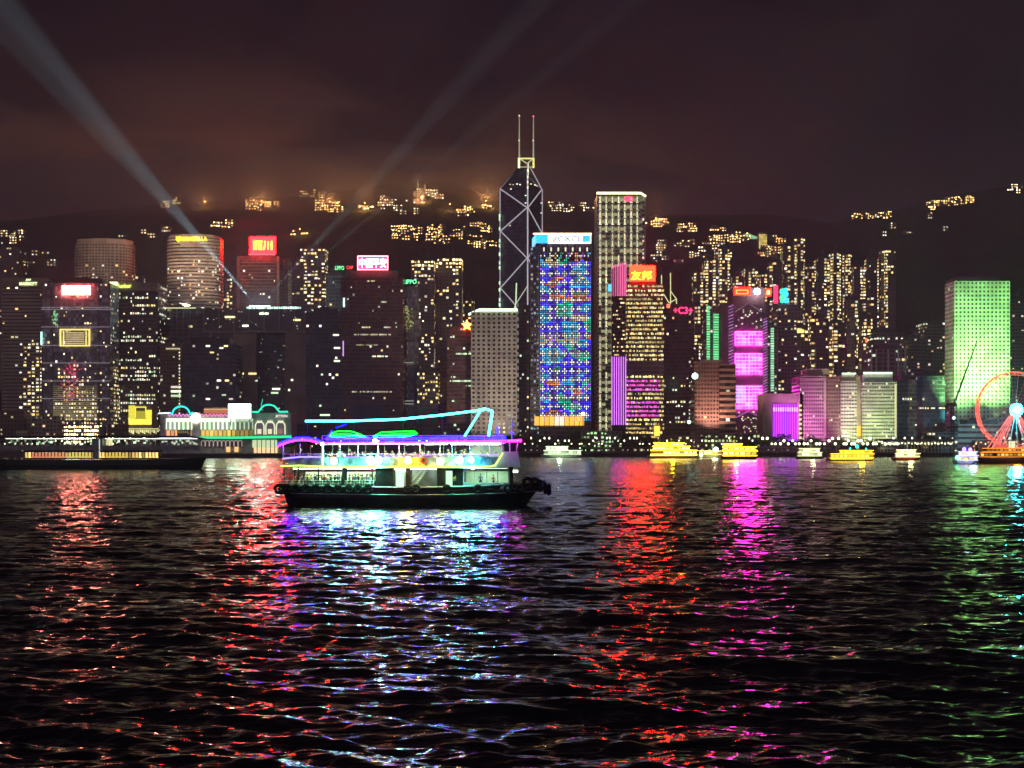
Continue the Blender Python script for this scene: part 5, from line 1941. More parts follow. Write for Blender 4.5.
# stairs
mb = MB()
for k in range(9):
    f = k / 8
    x_ = fx(412.5 + 15 * f)
    mb.box(x_ - .16, x_ + .16, FY0 + .45, FY0 + 1.4, 2.45 + 2.25 * f, 2.52 + 2.25 * f)
for yy in (FY0 + .4, FY0 + 1.42):
    mb.tube([(fx(412), yy, 2.4), (fx(428), yy, 4.8)], .06, 5)
    mb.tube([(fx(411), yy, 3.2), (fx(425), yy, 5.2)], .035, 5)
mb.build('stairs', M['steel'], ferry)
part_box('open_deck_light', 290, 373, FY0 + 2.4, FY0 + 3.2, 4.78, 4.84, GLOW, (11, 18, 9))
part_box('open_deck_light', 290, 373, FY1 - 3.2, FY1 - 2.4, 4.78, 4.84, GLOW, (11, 18, 9))
part_box('side_passage_light', 394, 436, FY0 + .6, FY0 + 1.0, 4.74, 4.8, GLOW, (5, 7.5, 5))
part_box('bow_light', 513, 518, FY0 + 3, FY0 + 3.6, 4.3, 4.6, GLOW, (3.0, 4.6, 3.2))
part_box('bow_screen', 512.5, 513, FY0 + 1, FY1 - 1, zl0, 4.4, W)
mb = MB()
for px in (284, 298, 318, 342, 346, 372):
    for yy in (FY0 + .35, FY1 - .35):
        mb.tube([(fx(px), yy, 2.3), (fx(px + 2 if px == 342 else px), yy, 4.95)], .09 if px != 342 else .28, 6)
for px in (510.5, 511.5):
    for yy in (FY0 + .3, FY1 - .3):
        mb.tube([(fx(px), yy, 2.6), (fx(px), yy, 5.0)], .2, 6)
mb.build('lower_posts', M['darkmetal'], ferry)
mb = MB()
for yy in (FY0 + .25,):
    for zz in (3.05, 3.35):
        mb.tube([(fx(283), yy, zz), (fx(374), yy, zz)], .035, 5)
mb.tube([(fx(514), FY0 + .7, 3.2), (fx(530), FY0 + 2.4, 3.9)], .04, 5)
mb.tube([(fx(514), FY0 + .7, 3.9), (fx(530), FY0 + 2.4, 4.3)], .04, 5)
for px in (290, 298, 306, 314, 322, 330, 338, 346, 354, 362, 370):
    mb.tube([(fx(px), FY0 + .25, 2.4), (fx(px), FY0 + .25, 3.35)], .03, 4)
mb.build('railing', M['steel'], ferry)
mb = MB()
for px in range(288, 372, 7):
    for yy in (FY0 + 2.0, FY0 + 3.9, FY0 + 5.8):
        mb.box(fx(px), fx(px) + .5, yy, yy + 1.3, 2.72, 2.80)
        mb.box(fx(px), fx(px) + .08, yy, yy + 1.3, 2.80, 3.25)
        mb.box(fx(px) + .1, fx(px) + .2, yy + .1, yy + .2, 2.33, 2.72)
        mb.box(fx(px) + .1, fx(px) + .2, yy + 1.1, yy + 1.2, 2.33, 2.72)
mb.build('benches', M['deckwood'], ferry)

# upper deck
zu = 5.0
part_box('upper_deck', 281, 507, FY0 - .05, FY1 + .05, 4.88, 5.05, M['boatgrey'])
mb = MB()
mb.face([(fx(290), FY0, 5.06), (fx(500), FY0, 5.06), (fx(507), FY0, 6.3), (fx(282), FY0, 6.3)])
mb.face([(fx(290), FY1, 5.06), (fx(282), FY1, 6.3), (fx(507), FY1, 6.3), (fx(500), FY1, 5.06)])
mb.face([(fx(290), FY0 + .1, 5.06), (fx(282), FY0 + .1, 6.3), (fx(507), FY0 + .1, 6.3), (fx(500), FY0 + .1, 5.06)])
mb.face([(fx(282), FY0, 6.3), (fx(507), FY0, 6.3), (fx(507), FY0 + .1, 6.3), (fx(282), FY0 + .1, 6.3)])
mb.face([(fx(282), FY0, 6.3), (fx(282), FY1, 6.3), (fx(290), FY1, 5.06), (fx(290), FY0, 5.06)])
mb.build('bulwark', M['bulwark'], ferry)
# wheelhouse
mb = MB()
for (z0, z1, a0, a1, b0, b1, mi) in ((5.06, 6.95, 497, 519, 500, 519, 0),):
    mb.face([(fx(494), FY0 - .02, z0), (fx(520.5), FY0 - .02, z0), (fx(518), FY0 - .02, z1), (fx(503), FY0 - .02, z1)])
    mb.face([(fx(494), FY1 + .02, z0), (fx(503), FY1 + .02, z1), (fx(518), FY1 + .02, z1), (fx(520.5), FY1 + .02, z0)])
    mb.face([(fx(520.5), FY0 - .02, z0), (fx(520.5), FY1 + .02, z0), (fx(518), FY1 + .02, z1), (fx(518), FY0 - .02, z1)])
    mb.face([(fx(494), FY1 + .02, z0), (fx(494), FY0 - .02, z0), (fx(503), FY0 - .02, z1), (fx(503), FY1 + .02, z1)])
    mb.face([(fx(494), FY0 - .02, z0), (fx(494), FY1, z0), (fx(520.5), FY1, z0), (fx(520.5), FY0 - .02, z0)])
mb.build('wheelhouse_side', M['boatwhite'], ferry)
mb = MB()
for (a_, b_) in ((503.5, 502.5), (510, 509.5), (516.5, 518)):
    for yy in (FY0 + .1, FY1 - .1):
        mb.tube([(fx(a_), yy, 6.95), (fx(b_), yy, 8.1)], .07, 5)
mb.build('wheelhouse_posts', M['steel'], ferry)
part_box('wheelhouse_glass', 504, 516, FY0 + .3, FY0 + .34, 6.95, 8.05, M['glassdark'])
part_box('wheelhouse_roof', 500, 522, FY0 - .1, FY1 + .1, 8.12, 8.28, M['boatwhite'])
# posts and roof
mb = MB()
for px in (283, 300, 323, 340, 358, 378, 399, 420, 440, 452, 470, 490, 502):
    for yy in (FY0 + .08, FY1 - .08):
        mb.tube([(fx(px), yy, 6.3), (fx(px), yy, 7.95)], .06 if px != 323 else .12, 5)
mb.tube([(fx(284), FY0 + .08, 6.65), (fx(502), FY0 + .08, 6.65)], .035, 4)
mb.build('upper_posts', W, ferry)
part_box('roof', 320, 506, FY0 - .15, FY1 + .15, 7.95, 8.12, M['boatwhite'])
mb = MB()
n_ = 12
arc = []
for k in range(n_ + 1):
    f = k / n_
    arc.append((fx(278 + 45 * f), fz(446.5 - 6.2 * math.sin(PI * f * .92 + .0) ** .9)))
for k in range(n_):
    (x0_, z0_), (x1_, z1_) = arc[k], arc[k + 1]
    mb.face([(x0_, FY0 - .1, z0_), (x1_, FY0 - .1, z1_), (x1_, FY1 + .1, z1_), (x0_, FY1 + .1, z0_)])
    mb.face([(x0_, FY0 - .1, z0_ - .1), (x0_, FY1 + .1, z0_ - .1), (x1_, FY1 + .1, z1_ - .1), (x1_, FY0 - .1, z1_ - .1)])
    mb.face([(x0_, FY0 - .1, z0_ - .1), (x1_, FY0 - .1, z1_ - .1), (x1_, FY0 - .1, z1_), (x0_, FY0 - .1, z0_)])
mb.build('arched_canopy', M['canopy'], ferry)
for k, (a_, b_) in enumerate(((326, 372), (376, 418), (424, 446), (450, 500))):
    part_box('upper_ceiling_light', a_, b_, FY0 + 2.2, FY0 + 2.8, 7.84, 7.90, GLOW, (28, 44, 28))
part_box('raised_aisle', 326, 500, FY0 + 3.2, FY0 + 5.2, 5.06, 5.3, M['deckwood'])
part_box('upper_back_screen', 470, 502, FY0 + 6.6, FY0 + 6.7, 5.1, 7.9, M['boatgrey'])
part_box('upper_back_screen', 330, 448, FY1 - .5, FY1 - .42, 5.1, 6.3, M['boatgrey'])
part_box('added_white_backdrop', 296, 375, FY1 - .9, FY1 - .8, 2.33, 4.3, M['boatwhite'])  # white panel added as a bright background to the lower deck

for px in (430, 440, 450, 460):
    mb = MB()
    mb.tube([(fx(px), FY0 + 1.6, 8.5), (fx(px + 7), FY0 + 1.6, 8.5)], .33, 10)
    mb.box(fx(px) + .1, fx(px) + .2, FY0 + 1.3, FY0 + 1.9, 8.12, 8.3)
    mb.box(fx(px) + .7, fx(px) + .8, FY0 + 1.3, FY0 + 1.9, 8.12, 8.3)
    mb.build('liferaft_canister', M['boatwhite'], ferry)
mb = MB()
for px in range(322, 505, 9):
    mb.tube([(fx(px), FY0 + .2, 8.1), (fx(px), FY0 + .2, 8.95)], .03, 4)
mb.tube([(fx(322), FY0 + .2, 8.95), (fx(504), FY0 + .2, 8.95)], .03, 4)
mb.tube([(fx(322), FY0 + .2, 8.55), (fx(504), FY0 + .2, 8.55)], .025, 4)
mb.build('roof_railing', M['steel'], ferry)
mb = MB()
mb.tube([(fx(512), FY0 + 4.3, 8.28), (fx(512), FY0 + 4.3, 11.2)], .08, 6)
mb.tube([(fx(509), FY0 + 4.3, 10.2), (fx(515), FY0 + 4.3, 10.2)], .05, 6)
mb.box(fx(510), fx(514), FY0 + 4.1, FY0 + 4.5, 9.2, 9.45)
mb.build('radar_mast', M['steel'], ferry)
part_box('roof_locker', 385, 392, FY0 + 2.2, FY0 + 3.6, 8.13, 8.8, M['boatgrey'])
mb = MB()
for k in range(5):
    mb.tube([(fx(300 + k * 47), FY0 - .02, 2.35 + .1 * (k % 2)), (fx(300 + k * 47 + 14), FY0 - .1, 2.05), (fx(300 + k * 47 + 28), FY0 - .02, 2.4)], .04, 5)
mb.build('fender_ropes', M['deckwood'], ferry)

# neon
BL, MG, CY, GR, YG = (.14, .10, 60.0), (18.0, .18, 18.0), (.40, 9.0, 8.4), (.02, 2.6, .12), (1.5, 2.0, .18)


def neon(name, pts, r, col, y=None, mat=None, n=6):
    mb_ = MB()
    mb_.tube([(fx(p[0]), (FY0 - .3) if y is None else y, fz(p[1])) for p in pts], r, n, col)
    return mb_.build(name, mat or GLOWN, ferry)


neon('blue_neon_tube', [(326, 440.0), (400, 440.2), (506, 438.4)], .12, BL)
neon('blue_neon_tube', [(326, 438.4), (400, 438.2), (506, 436.6)], .07, BL)
neon('magenta_neon_tube', [(322, 443.4), (400, 443.2), (506, 440.8)], .08, MG)
neon('white_neon_tube', [(322, 444.8), (400, 444.6), (500, 442.5)], .05, (1.6, .9, 1.8))
neon('magenta_neon_tube', [(507, 441.4), (521.5, 440.6)], .13, MG)
pa = [(278 + 46 * k / 14, 446.2 - 6.4 * math.sin(PI * (k / 14) * .92) ** .9) for k in range(15)]
neon('blue_neon_tube', [(p[0], p[1] - 1.6) for p in pa], .14, BL)
neon('magenta_neon_tube', [(p[0], p[1] + .6) for p in pa], .10, sc(MG, .8))
neon('violet_neon_tube', [(283, 459.0), (300, 457.2), (322, 457.2)], .10, (.6, .45, 3.4))
neon('violet_neon_tube', [(344, 457.5), (372, 456.8)], .07, (.5, .4, 2.8))
neon('violet_neon_tube', [(378, 456.2), (498, 455.4)], .06, (.7, .25, 2.2))
neon('yellow_green_neon_tube', [(281, 466.4), (300, 465.8), (330, 467.2), (370, 466.8), (400, 467.2), (491, 466.8), (495, 465.4), (503, 453.2)], .085, YG)
neon('white_post_light', [(323.2, 444), (323.2, 466)], .10, (1.6, 2.6, 2.4))
neon('cyan_neon_tube', [(300, 420.8), (340, 420.8), (396, 419.0), (440, 414.5), (484, 409.0)], .15, CY, FY0 + 4.3)
neon('cyan_neon_tube', [(480, 410.2), (463.5, 436.5)], .13, CY, FY0 + 3.4)
neon('cyan_neon_tube', [(492, 411), (488, 437)], .15, CY, FY0 + 3.4)
neon('cyan_neon_tube', [(478, 409.5), (484, 408.2), (492.5, 410.8)], .15, CY, FY0 + 3.8)
neon('blue_neon_tube', [(497, 427), (498, 436)], .10, BL, FY0 + 3)
for yy in (FY0 + 3.4, FY0 + 5.2):
    pass
mb = MB()
for px, ty in ((302, 420.8), (350, 420.8), (400, 419), (440, 414.5)):
    mb.tube([(fx(px), FY0 + 4.3, 8.0 if px > 320 else 7.9), (fx(px), FY0 + 4.3, fz(ty) - .1)], .07, 5)
mb.build('boom_supports', M['darkmetal'], ferry)
for pts in ([(330, 434), (336, 431.5), (350, 431.6), (358, 434), (365, 437), (352, 438.6), (338, 438), (328, 436.6), (330, 434)],
            [(331, 434.6), (345, 434), (364, 436.8)],
            [(372, 437), (380, 432.6), (395, 431.8), (414, 431.4), (417, 433.6), (410, 436), (396, 438), (380, 438), (372, 437)],
            [(375, 435.4), (395, 434.4), (416, 433.4)]):
    neon('green_neon_loop', pts, .085, GR, FY0 + 1.2)
neon('green_neon_fill', [(332, 436.4), (345, 436.6), (356, 436.4)], .12, sc(GR, .35), FY0 + 1.4)
neon('green_neon_fill', [(380, 436), (395, 436), (412, 434.2)], .12, sc(GR, .35), FY0 + 1.4)
neon('blue_neon_tube', [(331, 431), (326, 437.5)], .12, BL, FY0 + 1.2)
neon('blue_neon_tube', [(335, 428), (345, 424.5)], .05, sc(BL, .5), FY0 + 1.2)
for (px, py, r_, c_) in ((334.5, 461.5, .42, (18, 110, 70)), (371, 461, .5, (20, 130, 90)), (379, 460.5, .45, (18, 120, 90)), (408.5, 461, .48, (130, 85, 1)), (440.5, 462, .44, (36, 44, 16)),
                         (459.5, 460.5, .46, (20, 130, 50)), (471.5, 460.5, .40, (1, 90, 130)), (323, 444.5, .22, (6, 12, 10)), (375.5, 441.5, .28, (10, 14, 12)), (473, 468, .25, (6, 9, 6))):
    mb = MB()
    mb.tube([(fx(px), FY0 - .05, fz(py)), (fx(px), FY0 - .35, fz(py))], r_ * .6, 12, r1=r_)
    mb.tube([(fx(px), FY0 - .34, fz(py)), (fx(px), FY0 - .40, fz(py) - .02)], r_ * .5, 12)
    lamp = mb.build('round_floodlamp', M['darkmetal'], ferry)
    mb = MB()
    mb.ball((fx(px), FY0 - .62, fz(py)), r_, c_, 12)  # ball oversized to take in the lamp's bloom
    mb.build('lens', GLOWN, lamp)
    if r_ > .3:
        mx_ = max(c_)
        ll_ = bpy.data.lights.new('floodlamp_light', 'POINT')
        ll_.energy = mx_ * 5.0 * r_ * r_
        ll_.color = tuple(q_ / mx_ for q_ in c_)
        ll_.shadow_soft_size = .25
        lo_ = bpy.data.objects.new('floodlamp_light', ll_)
        COL.objects.link(lo_)
        lo_.location = (fx(px), FY0 - .62 - r_ - .3, fz(py))
mb = MB()
mb.tube([(fx(283), FY0 + 1, 5.1), (fx(283), FY0 + 1, 6.2)], .05, 5)
mb.torus((fx(333), FY0 - .1, 6.0), .32, .09, 'Y', 12, 6)
mb.torus((fx(424), FY0 - .1, 5.85), .32, .09, 'Y', 12, 6)
mb.build('lifebuoy', M['boatred'], ferry)

# passengers
SITZ = 5.06 + .98
k = 0
LABP = ['passenger sitting on the open upper deck of the neon ferry', 'passenger standing at the upper rail of the neon ferry',
        'passenger on the open lower deck of the neon ferry', 'passenger holding up a phone on the upper deck of the neon ferry']
mb = MB()
for px in range(328, 500, 7):
    for yy in (FY0 + .55, FY0 + 2.3):
        mb.box(fx(px) - .22, fx(px) + .25, yy, yy + 1.2, SITZ - .1, SITZ - .02)
        mb.box(fx(px) - .26, fx(px) - .2, yy, yy + 1.2, SITZ - .02, SITZ + .5)
        mb.box(fx(px) - .04, fx(px) + .04, yy + .5, yy + .6, 5.06, SITZ - .1)
mb.build('upper_seats', M['boatred'], ferry)
for px in range(328, 500, 7):
    for yy in (FY0 + .75, FY0 + 1.35, FY0 + 2.6):
        if random.random() < .72:
            person('sit', (fx(px), yy + random.uniform(-.05, .05), SITZ), R(90) + random.uniform(-.5, .2), LABP[0], 'passengers seated on the upper deck of the neon ferry')
for px in (290, 296, 305, 312, 318):
    person(random.choice(('stand', 'photo')), (fx(px), FY0 + random.uniform(.6, 3.5), 5.06), random.uniform(-.6, .6), 'passenger standing under the arched canopy at the stern of the neon ferry', 'passengers under the arched canopy')
for px in (332, 338, 345, 351, 358, 366, 374, 383, 390, 396, 404, 411, 419, 427, 436, 446, 455, 463, 472, 480, 489):
    person(random.choice(('photo', 'stand')), (fx(px + random.uniform(-2, 2)), FY0 + random.uniform(3.4, 4.6), 5.30), random.uniform(-.7, .7), 'passenger standing in the aisle of the upper deck of the neon ferry', 'passengers standing on the upper deck')
for px in range(288, 374, 5):
    for yy in (FY0 + .9, FY0 + 2.6, FY0 + 4.4):
        if random.random() < .85:
            person(random.choice(('stand', 'stand', 'photo')), (fx(px) + random.uniform(-.2, .2) + .75 * .35, yy, 2.33), random.uniform(-1.6, 1.6), LABP[2], 'passengers standing on the open lower deck')
person('stand', (fx(455), FY0 + .7, 2.33), .3, 'person standing alone in the side doorway of the neon ferry', None)
person('stand', (fx(480), FY0 + 3.0, 2.33), .2, 'person in the lit forward saloon of the neon ferry, left of two', None)
person('stand', (fx(493), FY0 + 3.4, 2.33), -.4, 'person in the lit forward saloon of the neon ferry, right of two', None)


# ================================================================== OTHER BOATS
def boat(label, name, cat, x0, x1, yw, decks, hullmat, wallmat, wincol, wink=1.2, neon_=None, hull_h=.26, rev=False, lamps=(), top=None, win_n=None, glow_hull=None, wf=(.34, .80)):
    """x0..x1 hull in pixels, yw waterline row; decks: list of (x0, x1, y_bottom, y_top)"""
    D_ = HC * FP / (yw - HY)
    s_ = D_ / FP
    B = 7.0 if (x1 - x0) * s_ > 25 else 5
    root = thing(name, label, cat, (PX((x0 + x1) / 2, D_), D_ + B / 2, 0))
    zt = PZ(decks[0][2], D_)
    a_, b_ = PX(x0, D_), PX(x1, D_)
    m_, rg = hull_mesh(a_, b_, D_, D_ + B, zt * .95, zt * .9, zt * 1.15, rake_s=.8, rake_b=2.2, below=.8, nst=16)
    if rev:
        c_ = (a_ + b_) / 2
        m_.v = [(2 * c_ - v[0], v[1], v[2]) for v in m_.v]
        m_.f = [f[::-1] for f in m_.f]
    m_.build('hull', hullmat, root)
    if glow_hull:
        mb = MB()
        mb.tube([(a_ + 1.5, D_ - .12, zt * .9), (b_ - 2.0, D_ - .12, zt * .95)], .25 * s_ + .1, 5, glow_hull)
        mb.build('rail_light', GLOWN, root)
    for (dx0, dx1, yb, yt) in decks:
        X0, X1, Z0, Z1 = PX(dx0, D_), PX(dx1, D_), PZ(yb, D_) + .02, PZ(yt, D_)
        mb = MB()
        H = Z1 - Z0
        mb.box(X0, X1, D_ + .4, D_ + B - .4, Z0, Z0 + H * min(.30, wf[0]))
        mb.box(X0, X1, D_ + .4, D_ + B - .4, Z0 + H * .82, Z1 - .02)
        mb.box(X0 + .3, X1 - .3, D_ + .9, D_ + B - .9, Z0 + H * .30, Z0 + H * .82)
        n = win_n or max(3, int((dx1 - dx0) / 4))
        for k in range(n + 1):
            x_ = X0 + (X1 - X0) * k / n
            mb.box(max(X0, x_ - .12), min(X1, x_ + .12), D_ + .42, D_ + .9, Z0 + H * .30, Z0 + H * .82)
        dk = mb.build('deck_house', wallmat, root)
        for k in range(n):
            x_ = X0 + (X1 - X0) * (k + .5) / n
            hw = (X1 - X0) / n * .40
            if random.random() < .86:
                mb = MB()
                mb.box(x_ - hw, x_ + hw, D_ + .80, D_ + .86, Z0 + H * wf[0], Z0 + H * wf[1], sc(wincol, wink * random.uniform(.25, 1.6)))
                mb.build('window', GLOWN, root)
        mb = MB()
        mb.box(X0 - .5, X1 + .5, D_ + .1, D_ + B - .1, Z1, Z1 + .18)
        mb.build('roof', wallmat, root)
        if neon_:
            mb = MB()
            mb.tube([(X0 - .4, D_ - .05, Z1 + .1), (X1 + .4, D_ - .05, Z1 + .1)], .22 * s_ + .06, 5, neon_)
            mb.tube([(X0 - .2, D_ + .3, Z0 + H * .15), (X1 + .2, D_ + .3, Z0 + H * .15)], .18 * s_ + .06, 5, sc(neon_, .8))
            mb.build('string_light', GLOWN, root)
    lx0, lx1, _, lt = decks[-1]
    zt2 = PZ(lt, D_) + .2
    xm = PX(lx0 * .4 + lx1 * .6, D_)
    mb = MB()
    mb.tube([(xm, D_ + B / 2, zt2), (xm, D_ + B / 2, zt2 + 3.2)], .12, 5)
    mb.tube([(xm - .8, D_ + B / 2, zt2 + 2.2), (xm + .8, D_ + B / 2, zt2 + 2.2)], .07, 5)
    mb.build('mast', M['steel'], root)
    if neon_:
        mx_ = max(neon_)
        bl_ = bpy.data.lights.new('added_boat_fill', 'POINT')  # added unseen lamp off the side, stands in for the string light's spill
        bl_.energy = 4500 * (x1 - x0) / 50
        bl_.color = tuple(q_ / mx_ for q_ in neon_)
        bl_.shadow_soft_size = 1.5
        bo_ = bpy.data.objects.new('added_boat_fill', bl_)
        COL.objects.link(bo_)
        bo_.location = (xm, D_ - 5, zt2)
    for (lx, ly, r_, c_) in lamps:
        mb = MB()
        mb.ball((PX(lx, D_), D_ - .2, PZ(ly, D_)), r_ * s_, c_, 8)
        mb.build('deck_lamp', GLOWN, root)
    return root, D_


YB = (2.2, 1.5, .06)
boat('gleaming yellow two-deck cruise boat, left of two, below the golden banded tower', 'cruise_boat', 'boat', 648, 700, 458.5,
     [(651, 697, 455, 450.5), (653, 690, 450, 446.5), (654, 684, 446, 443)], M['boatyellow'], M['boatyellow'], (1, .85, .4), 1.8, (9, 6.4, .14), glow_hull=(3.4, 3.0, 1.0))
boat('gleaming yellow high-sided cruise boat with dark arched openings, right of two', 'cruise_boat', 'boat', 721, 759, 459.5,
     [(723, 757, 456.5, 451), (723, 756, 450.5, 447), (724, 742, 446.6, 444)], M['hullblack'], M['boatyellow'], (1, .8, .15), 2.2, (9, 6.4, .08), win_n=6)
boat('low boat with a dazzling white lamp between the two gleaming yellow boats', 'tour_boat', 'boat', 697, 723, 457.6,
     [(699, 722, 455, 451)], M['boatwhite'], M['boatyellow'], (1, .9, .4), 1.5, (2.6, 2.3, .7), lamps=((716, 449.5, 2.4, (7, 10, 9)), (701, 455, 1.5, (5, 6, 3))))
boat('slanted-bow greenish white ferry right of the neon ferry', 'catamaran', 'ferry', 540, 582, 457.8,
     [(544, 581, 454.8, 450.6), (546, 568, 450.4, 446.6)], M['boatwhite'], M['boatwhite'], (.8, 1, .65), 1.3, (1.6, 2.4, 1.2), rev=True, lamps=((580, 448, .6, (2, 3, 2)),))
boat('small white two-deck ferry left of the yellow boat with the turquoise light', 'small_ferry', 'ferry', 796, 825, 459,
     [(798, 822, 456.6, 452.6), (799, 820, 452.4, 448.6)], M['hullblack'], M['boatwhite'], (1, 1, .6), 1.3, (1.5, 1.6, .7))
boat('yellow lit boat with a turquoise light on its white roof', 'cruise_boat', 'boat', 828, 876, 461,
     [(831, 874, 458.5, 454), (840, 873, 453.6, 450.6)], M['boatyellow'], M['boatyellow'], (1, .62, .08), 1.6, (3.2, 2.0, .06), glow_hull=(3.4, 2.2, .08),
     lamps=((857, 446.5, 1.7, (.1, 4.5, 4.5)), (850, 448.5, 1.0, (.1, 2.5, 2.2)), (866, 448.8, 1.0, (.1, 2.5, 2.2))))
boat('small bright boat with yellow-white lamps and a reddish hull', 'tour_boat', 'boat', 893, 922, 460.4,
     [(896, 920, 457.5, 453.6), (897, 916, 453.4, 450)], M['boatred'], M['boatwhite'], (1, .9, .45), 1.8, (2.2, 2.0, .8), lamps=((902, 452, 1.2, (4, 4, 2)), (912, 453, 1.0, (4, 3, 1))))
boat('small colourful boat glowing turquoise, yellow and violet before the crane', 'tour_boat', 'boat', 955, 979, 464.5,
     [(958, 978, 461, 456), (959, 977, 455.6, 452)], M['boatwhite'], M['boatwhite'], (1, .75, .35), 1.7, (1.1, 1.2, 2.6),
     lamps=((957, 457.5, 2.0, (.6, 4.5, 3.4)), (964, 449.5, 2.2, (1.0, .6, 5.5)), (970, 449.5, 1.8, (1.6, .8, 5)), (974, 454, 1.3, (5, 5, 6)), (966, 459.5, 1.3, (5, 3.4, .4))))
boat('long dark ferry with an orange lit deck at the right edge under the wheel', 'harbour_ferry', 'ferry', 979, 1036, 463.5,
     [(981, 1034, 457.5, 452.6), (983, 1034, 452, 448.5)], M['hullblack'], M['hullblack'], (1, .48, .08), 1.1, (1.6, .45, .03))

# old double-deck ferry at the left
yw = 469.5
DL = HC * FP / (yw - HY)
r, _ = boat('long dark double-deck passenger ferry with rows of windows at the left edge', 'passenger_ferry', 'ferry', -8, 204, yw, [(24, 158, 459, 450.8)], M['hullgreen'], M['hullblack'], (1, .62, .2), 1.0, win_n=40, wf=(.14, .81))
mb = MB()
za, zb, zc = PZ(450.4, DL), PZ(445.6, DL), PZ(438.4, DL)
mb.box(PX(-6, DL), PX(203, DL), DL - .3, DL + 7.3, za + .02, za + .30)
mb.box(PX(0, DL), PX(200, DL), DL, DL + .15, za + .31, zb)
mb.box(PX(0, DL), PX(200, DL), DL + 6.85, DL + 7, za + .31, zb)
for px in list(range(0, 201, 6)):
    for yy in (DL, DL + 6.9):
        mb.box(PX(px, DL) - .07, PX(px, DL) + .07, yy, yy + .1, zb, zc)
mb.build('upper_deck', M['boatgrey'], r)
mb = MB()
pl_ = [(-7, 438.6), (10, 437.4), (190, 437.4), (203, 439.6), (203, 438.6), (190, 435.8), (10, 435.8), (-7, 437.2)]
mb.face([(PX(p[0], DL), DL - .5, PZ(p[1], DL)) for p in pl_])
mb.face([(PX(p[0], DL), DL + 7.5, PZ(p[1], DL)) for p in pl_[::-1]])
for k in range(len(pl_)):
    p, q_ = pl_[k], pl_[(k + 1) % len(pl_)]
    mb.face([(PX(p[0], DL), DL - .5, PZ(p[1], DL)), (PX(p[0], DL), DL + 7.5, PZ(p[1], DL)), (PX(q_[0], DL), DL + 7.5, PZ(q_[1], DL)), (PX(q_[0], DL), DL - .5, PZ(q_[1], DL))])
mb.build('roof', M['hullblack'], r)
mb = MB()
mb.box(PX(92, DL), PX(102, DL), DL - .02, DL + 7.02, za + .31, zc)
mb.box(PX(92.5, DL), PX(99.5, DL), DL - .02, DL + 6.9, PZ(459, DL), za)
mb.build('centre_casing', M['boatgrey'], r)
mb = MB()
for px in range(6, 198, 2):
    if 90 < px < 104:
        continue
    d_ = 1.0 if 46 < px < 90 or 104 < px < 148 else .55
    if random.random() < .62:
        c = sc(random.choice(((.55, .8, .5), (.8, .85, .6), (.4, .6, .4))), 1.9 * d_ * random.uniform(.3, 1.1))
        w_ = random.uniform(.2, .5)
        zz = random.uniform(zb + .1, zc - .9)
        mb.box(PX(px, DL) - w_, PX(px, DL) + w_, DL + 3.2, DL + 3.3, zz, zz + random.uniform(.35, .9), c)
o = mb.build('cabin_lights', GLOWN, r)
mb2 = MB()
for yy in (1.2, 5.2):
    mb2.box(PX(4, DL), PX(90, DL), DL + yy, DL + yy + .3, zc - .12, zc - .04, (4.0, 4.6, 3.2))
    mb2.box(PX(104, DL), PX(196, DL), DL + yy, DL + yy + .3, zc - .12, zc - .04, (4.0, 4.6, 3.2))
mb2.build('added_ceiling_strip', GLOW, r)  # glowing strips added to light the bulwark and the passengers
o['kind'] = 'stuff'
mb = MB()
mb.box(PX(104, DL), PX(110, DL), DL + 2.9, DL + 3.0, zb, zc - .2, (.75, .72, .35))
mb.box(PX(99, DL), PX(100, DL), DL - .1, DL - .03, PZ(458, DL), zc - .3, (.5, .6, .5))
mb.build('cabin_light', GLOWN, r)
for a_, b_, c_ in ((30, 50, (1, .35, .2)), (48, 66, (1.1, .45, .22)), (66, 90, (1.1, .9, .2)), (105, 125, (1.1, .8, .15))):
    mb = MB()
    mb.box(PX(a_, DL), PX(b_, DL), DL + .72, DL + .78, PZ(458.5, DL), PZ(452.6, DL), sc(c_, .55))
    mb.build('saloon_window', GLOWN, r)
mb = MB()
X_, Z_ = PX(100, DL), PZ(435.8, DL)
mb.tube([(X_, DL + 3.5, Z_), (X_, DL + 3.5, Z_ + 3.0)], 1.1, 12)
mb.tube([(X_, DL + 3.5, Z_ + 3.0), (X_, DL + 3.5, Z_ + 3.3)], 1.2, 12)
mb.build('funnel', M['boatgrey'], r)
for px in (14, 176):
    mb = MB()
    z0_ = PZ(435.8, DL) + .01
    mb.box(PX(px, DL), PX(px + 11, DL), DL + 1.6, DL + 5.4, z0_, z0_ + .9)
    mb.box(PX(px, DL), PX(px + 11, DL), DL + 1.6, DL + 5.4, z0_ + 1.7, z0_ + 2.0)
    for k in range(6):
        mb.box(PX(px + k * 2.15, DL), PX(px + k * 2.15 + .25, DL), DL + 1.6, DL + 5.4, z0_ + .9, z0_ + 1.7)
    wh = mb.build('wheelhouse', M['boatgrey'], r)
    mb = MB()
    mb.box(PX(px + .3, DL), PX(px + 10.7, DL), DL + 3.4, DL + 3.5, z0_ + .9, z0_ + 1.7, (.30, .26, .12))
    mb.build('window', GLOWN, wh)
for k in range(14):
    px = random.uniform(8, 195)
    if 90 < px < 104:
        px += 16
    person('stand', (PX(px, DL), DL + random.uniform(.6, 2.4), za + .31), random.uniform(-1, 1), 'passenger standing at the upper rail of the long dark double-deck ferry', 'passengers on the long dark double-deck ferry', shirt=random.choice((0, 4)))

# ================================================================== THE ORNATE PIER, LEFT
DP = 1000.0
pier = thing('ferry_pier_building', 'ornate arcaded pier building outlined in green neon with a white screen on its roof', 'pier building', (PX(226, DP), DP + 16, 0))


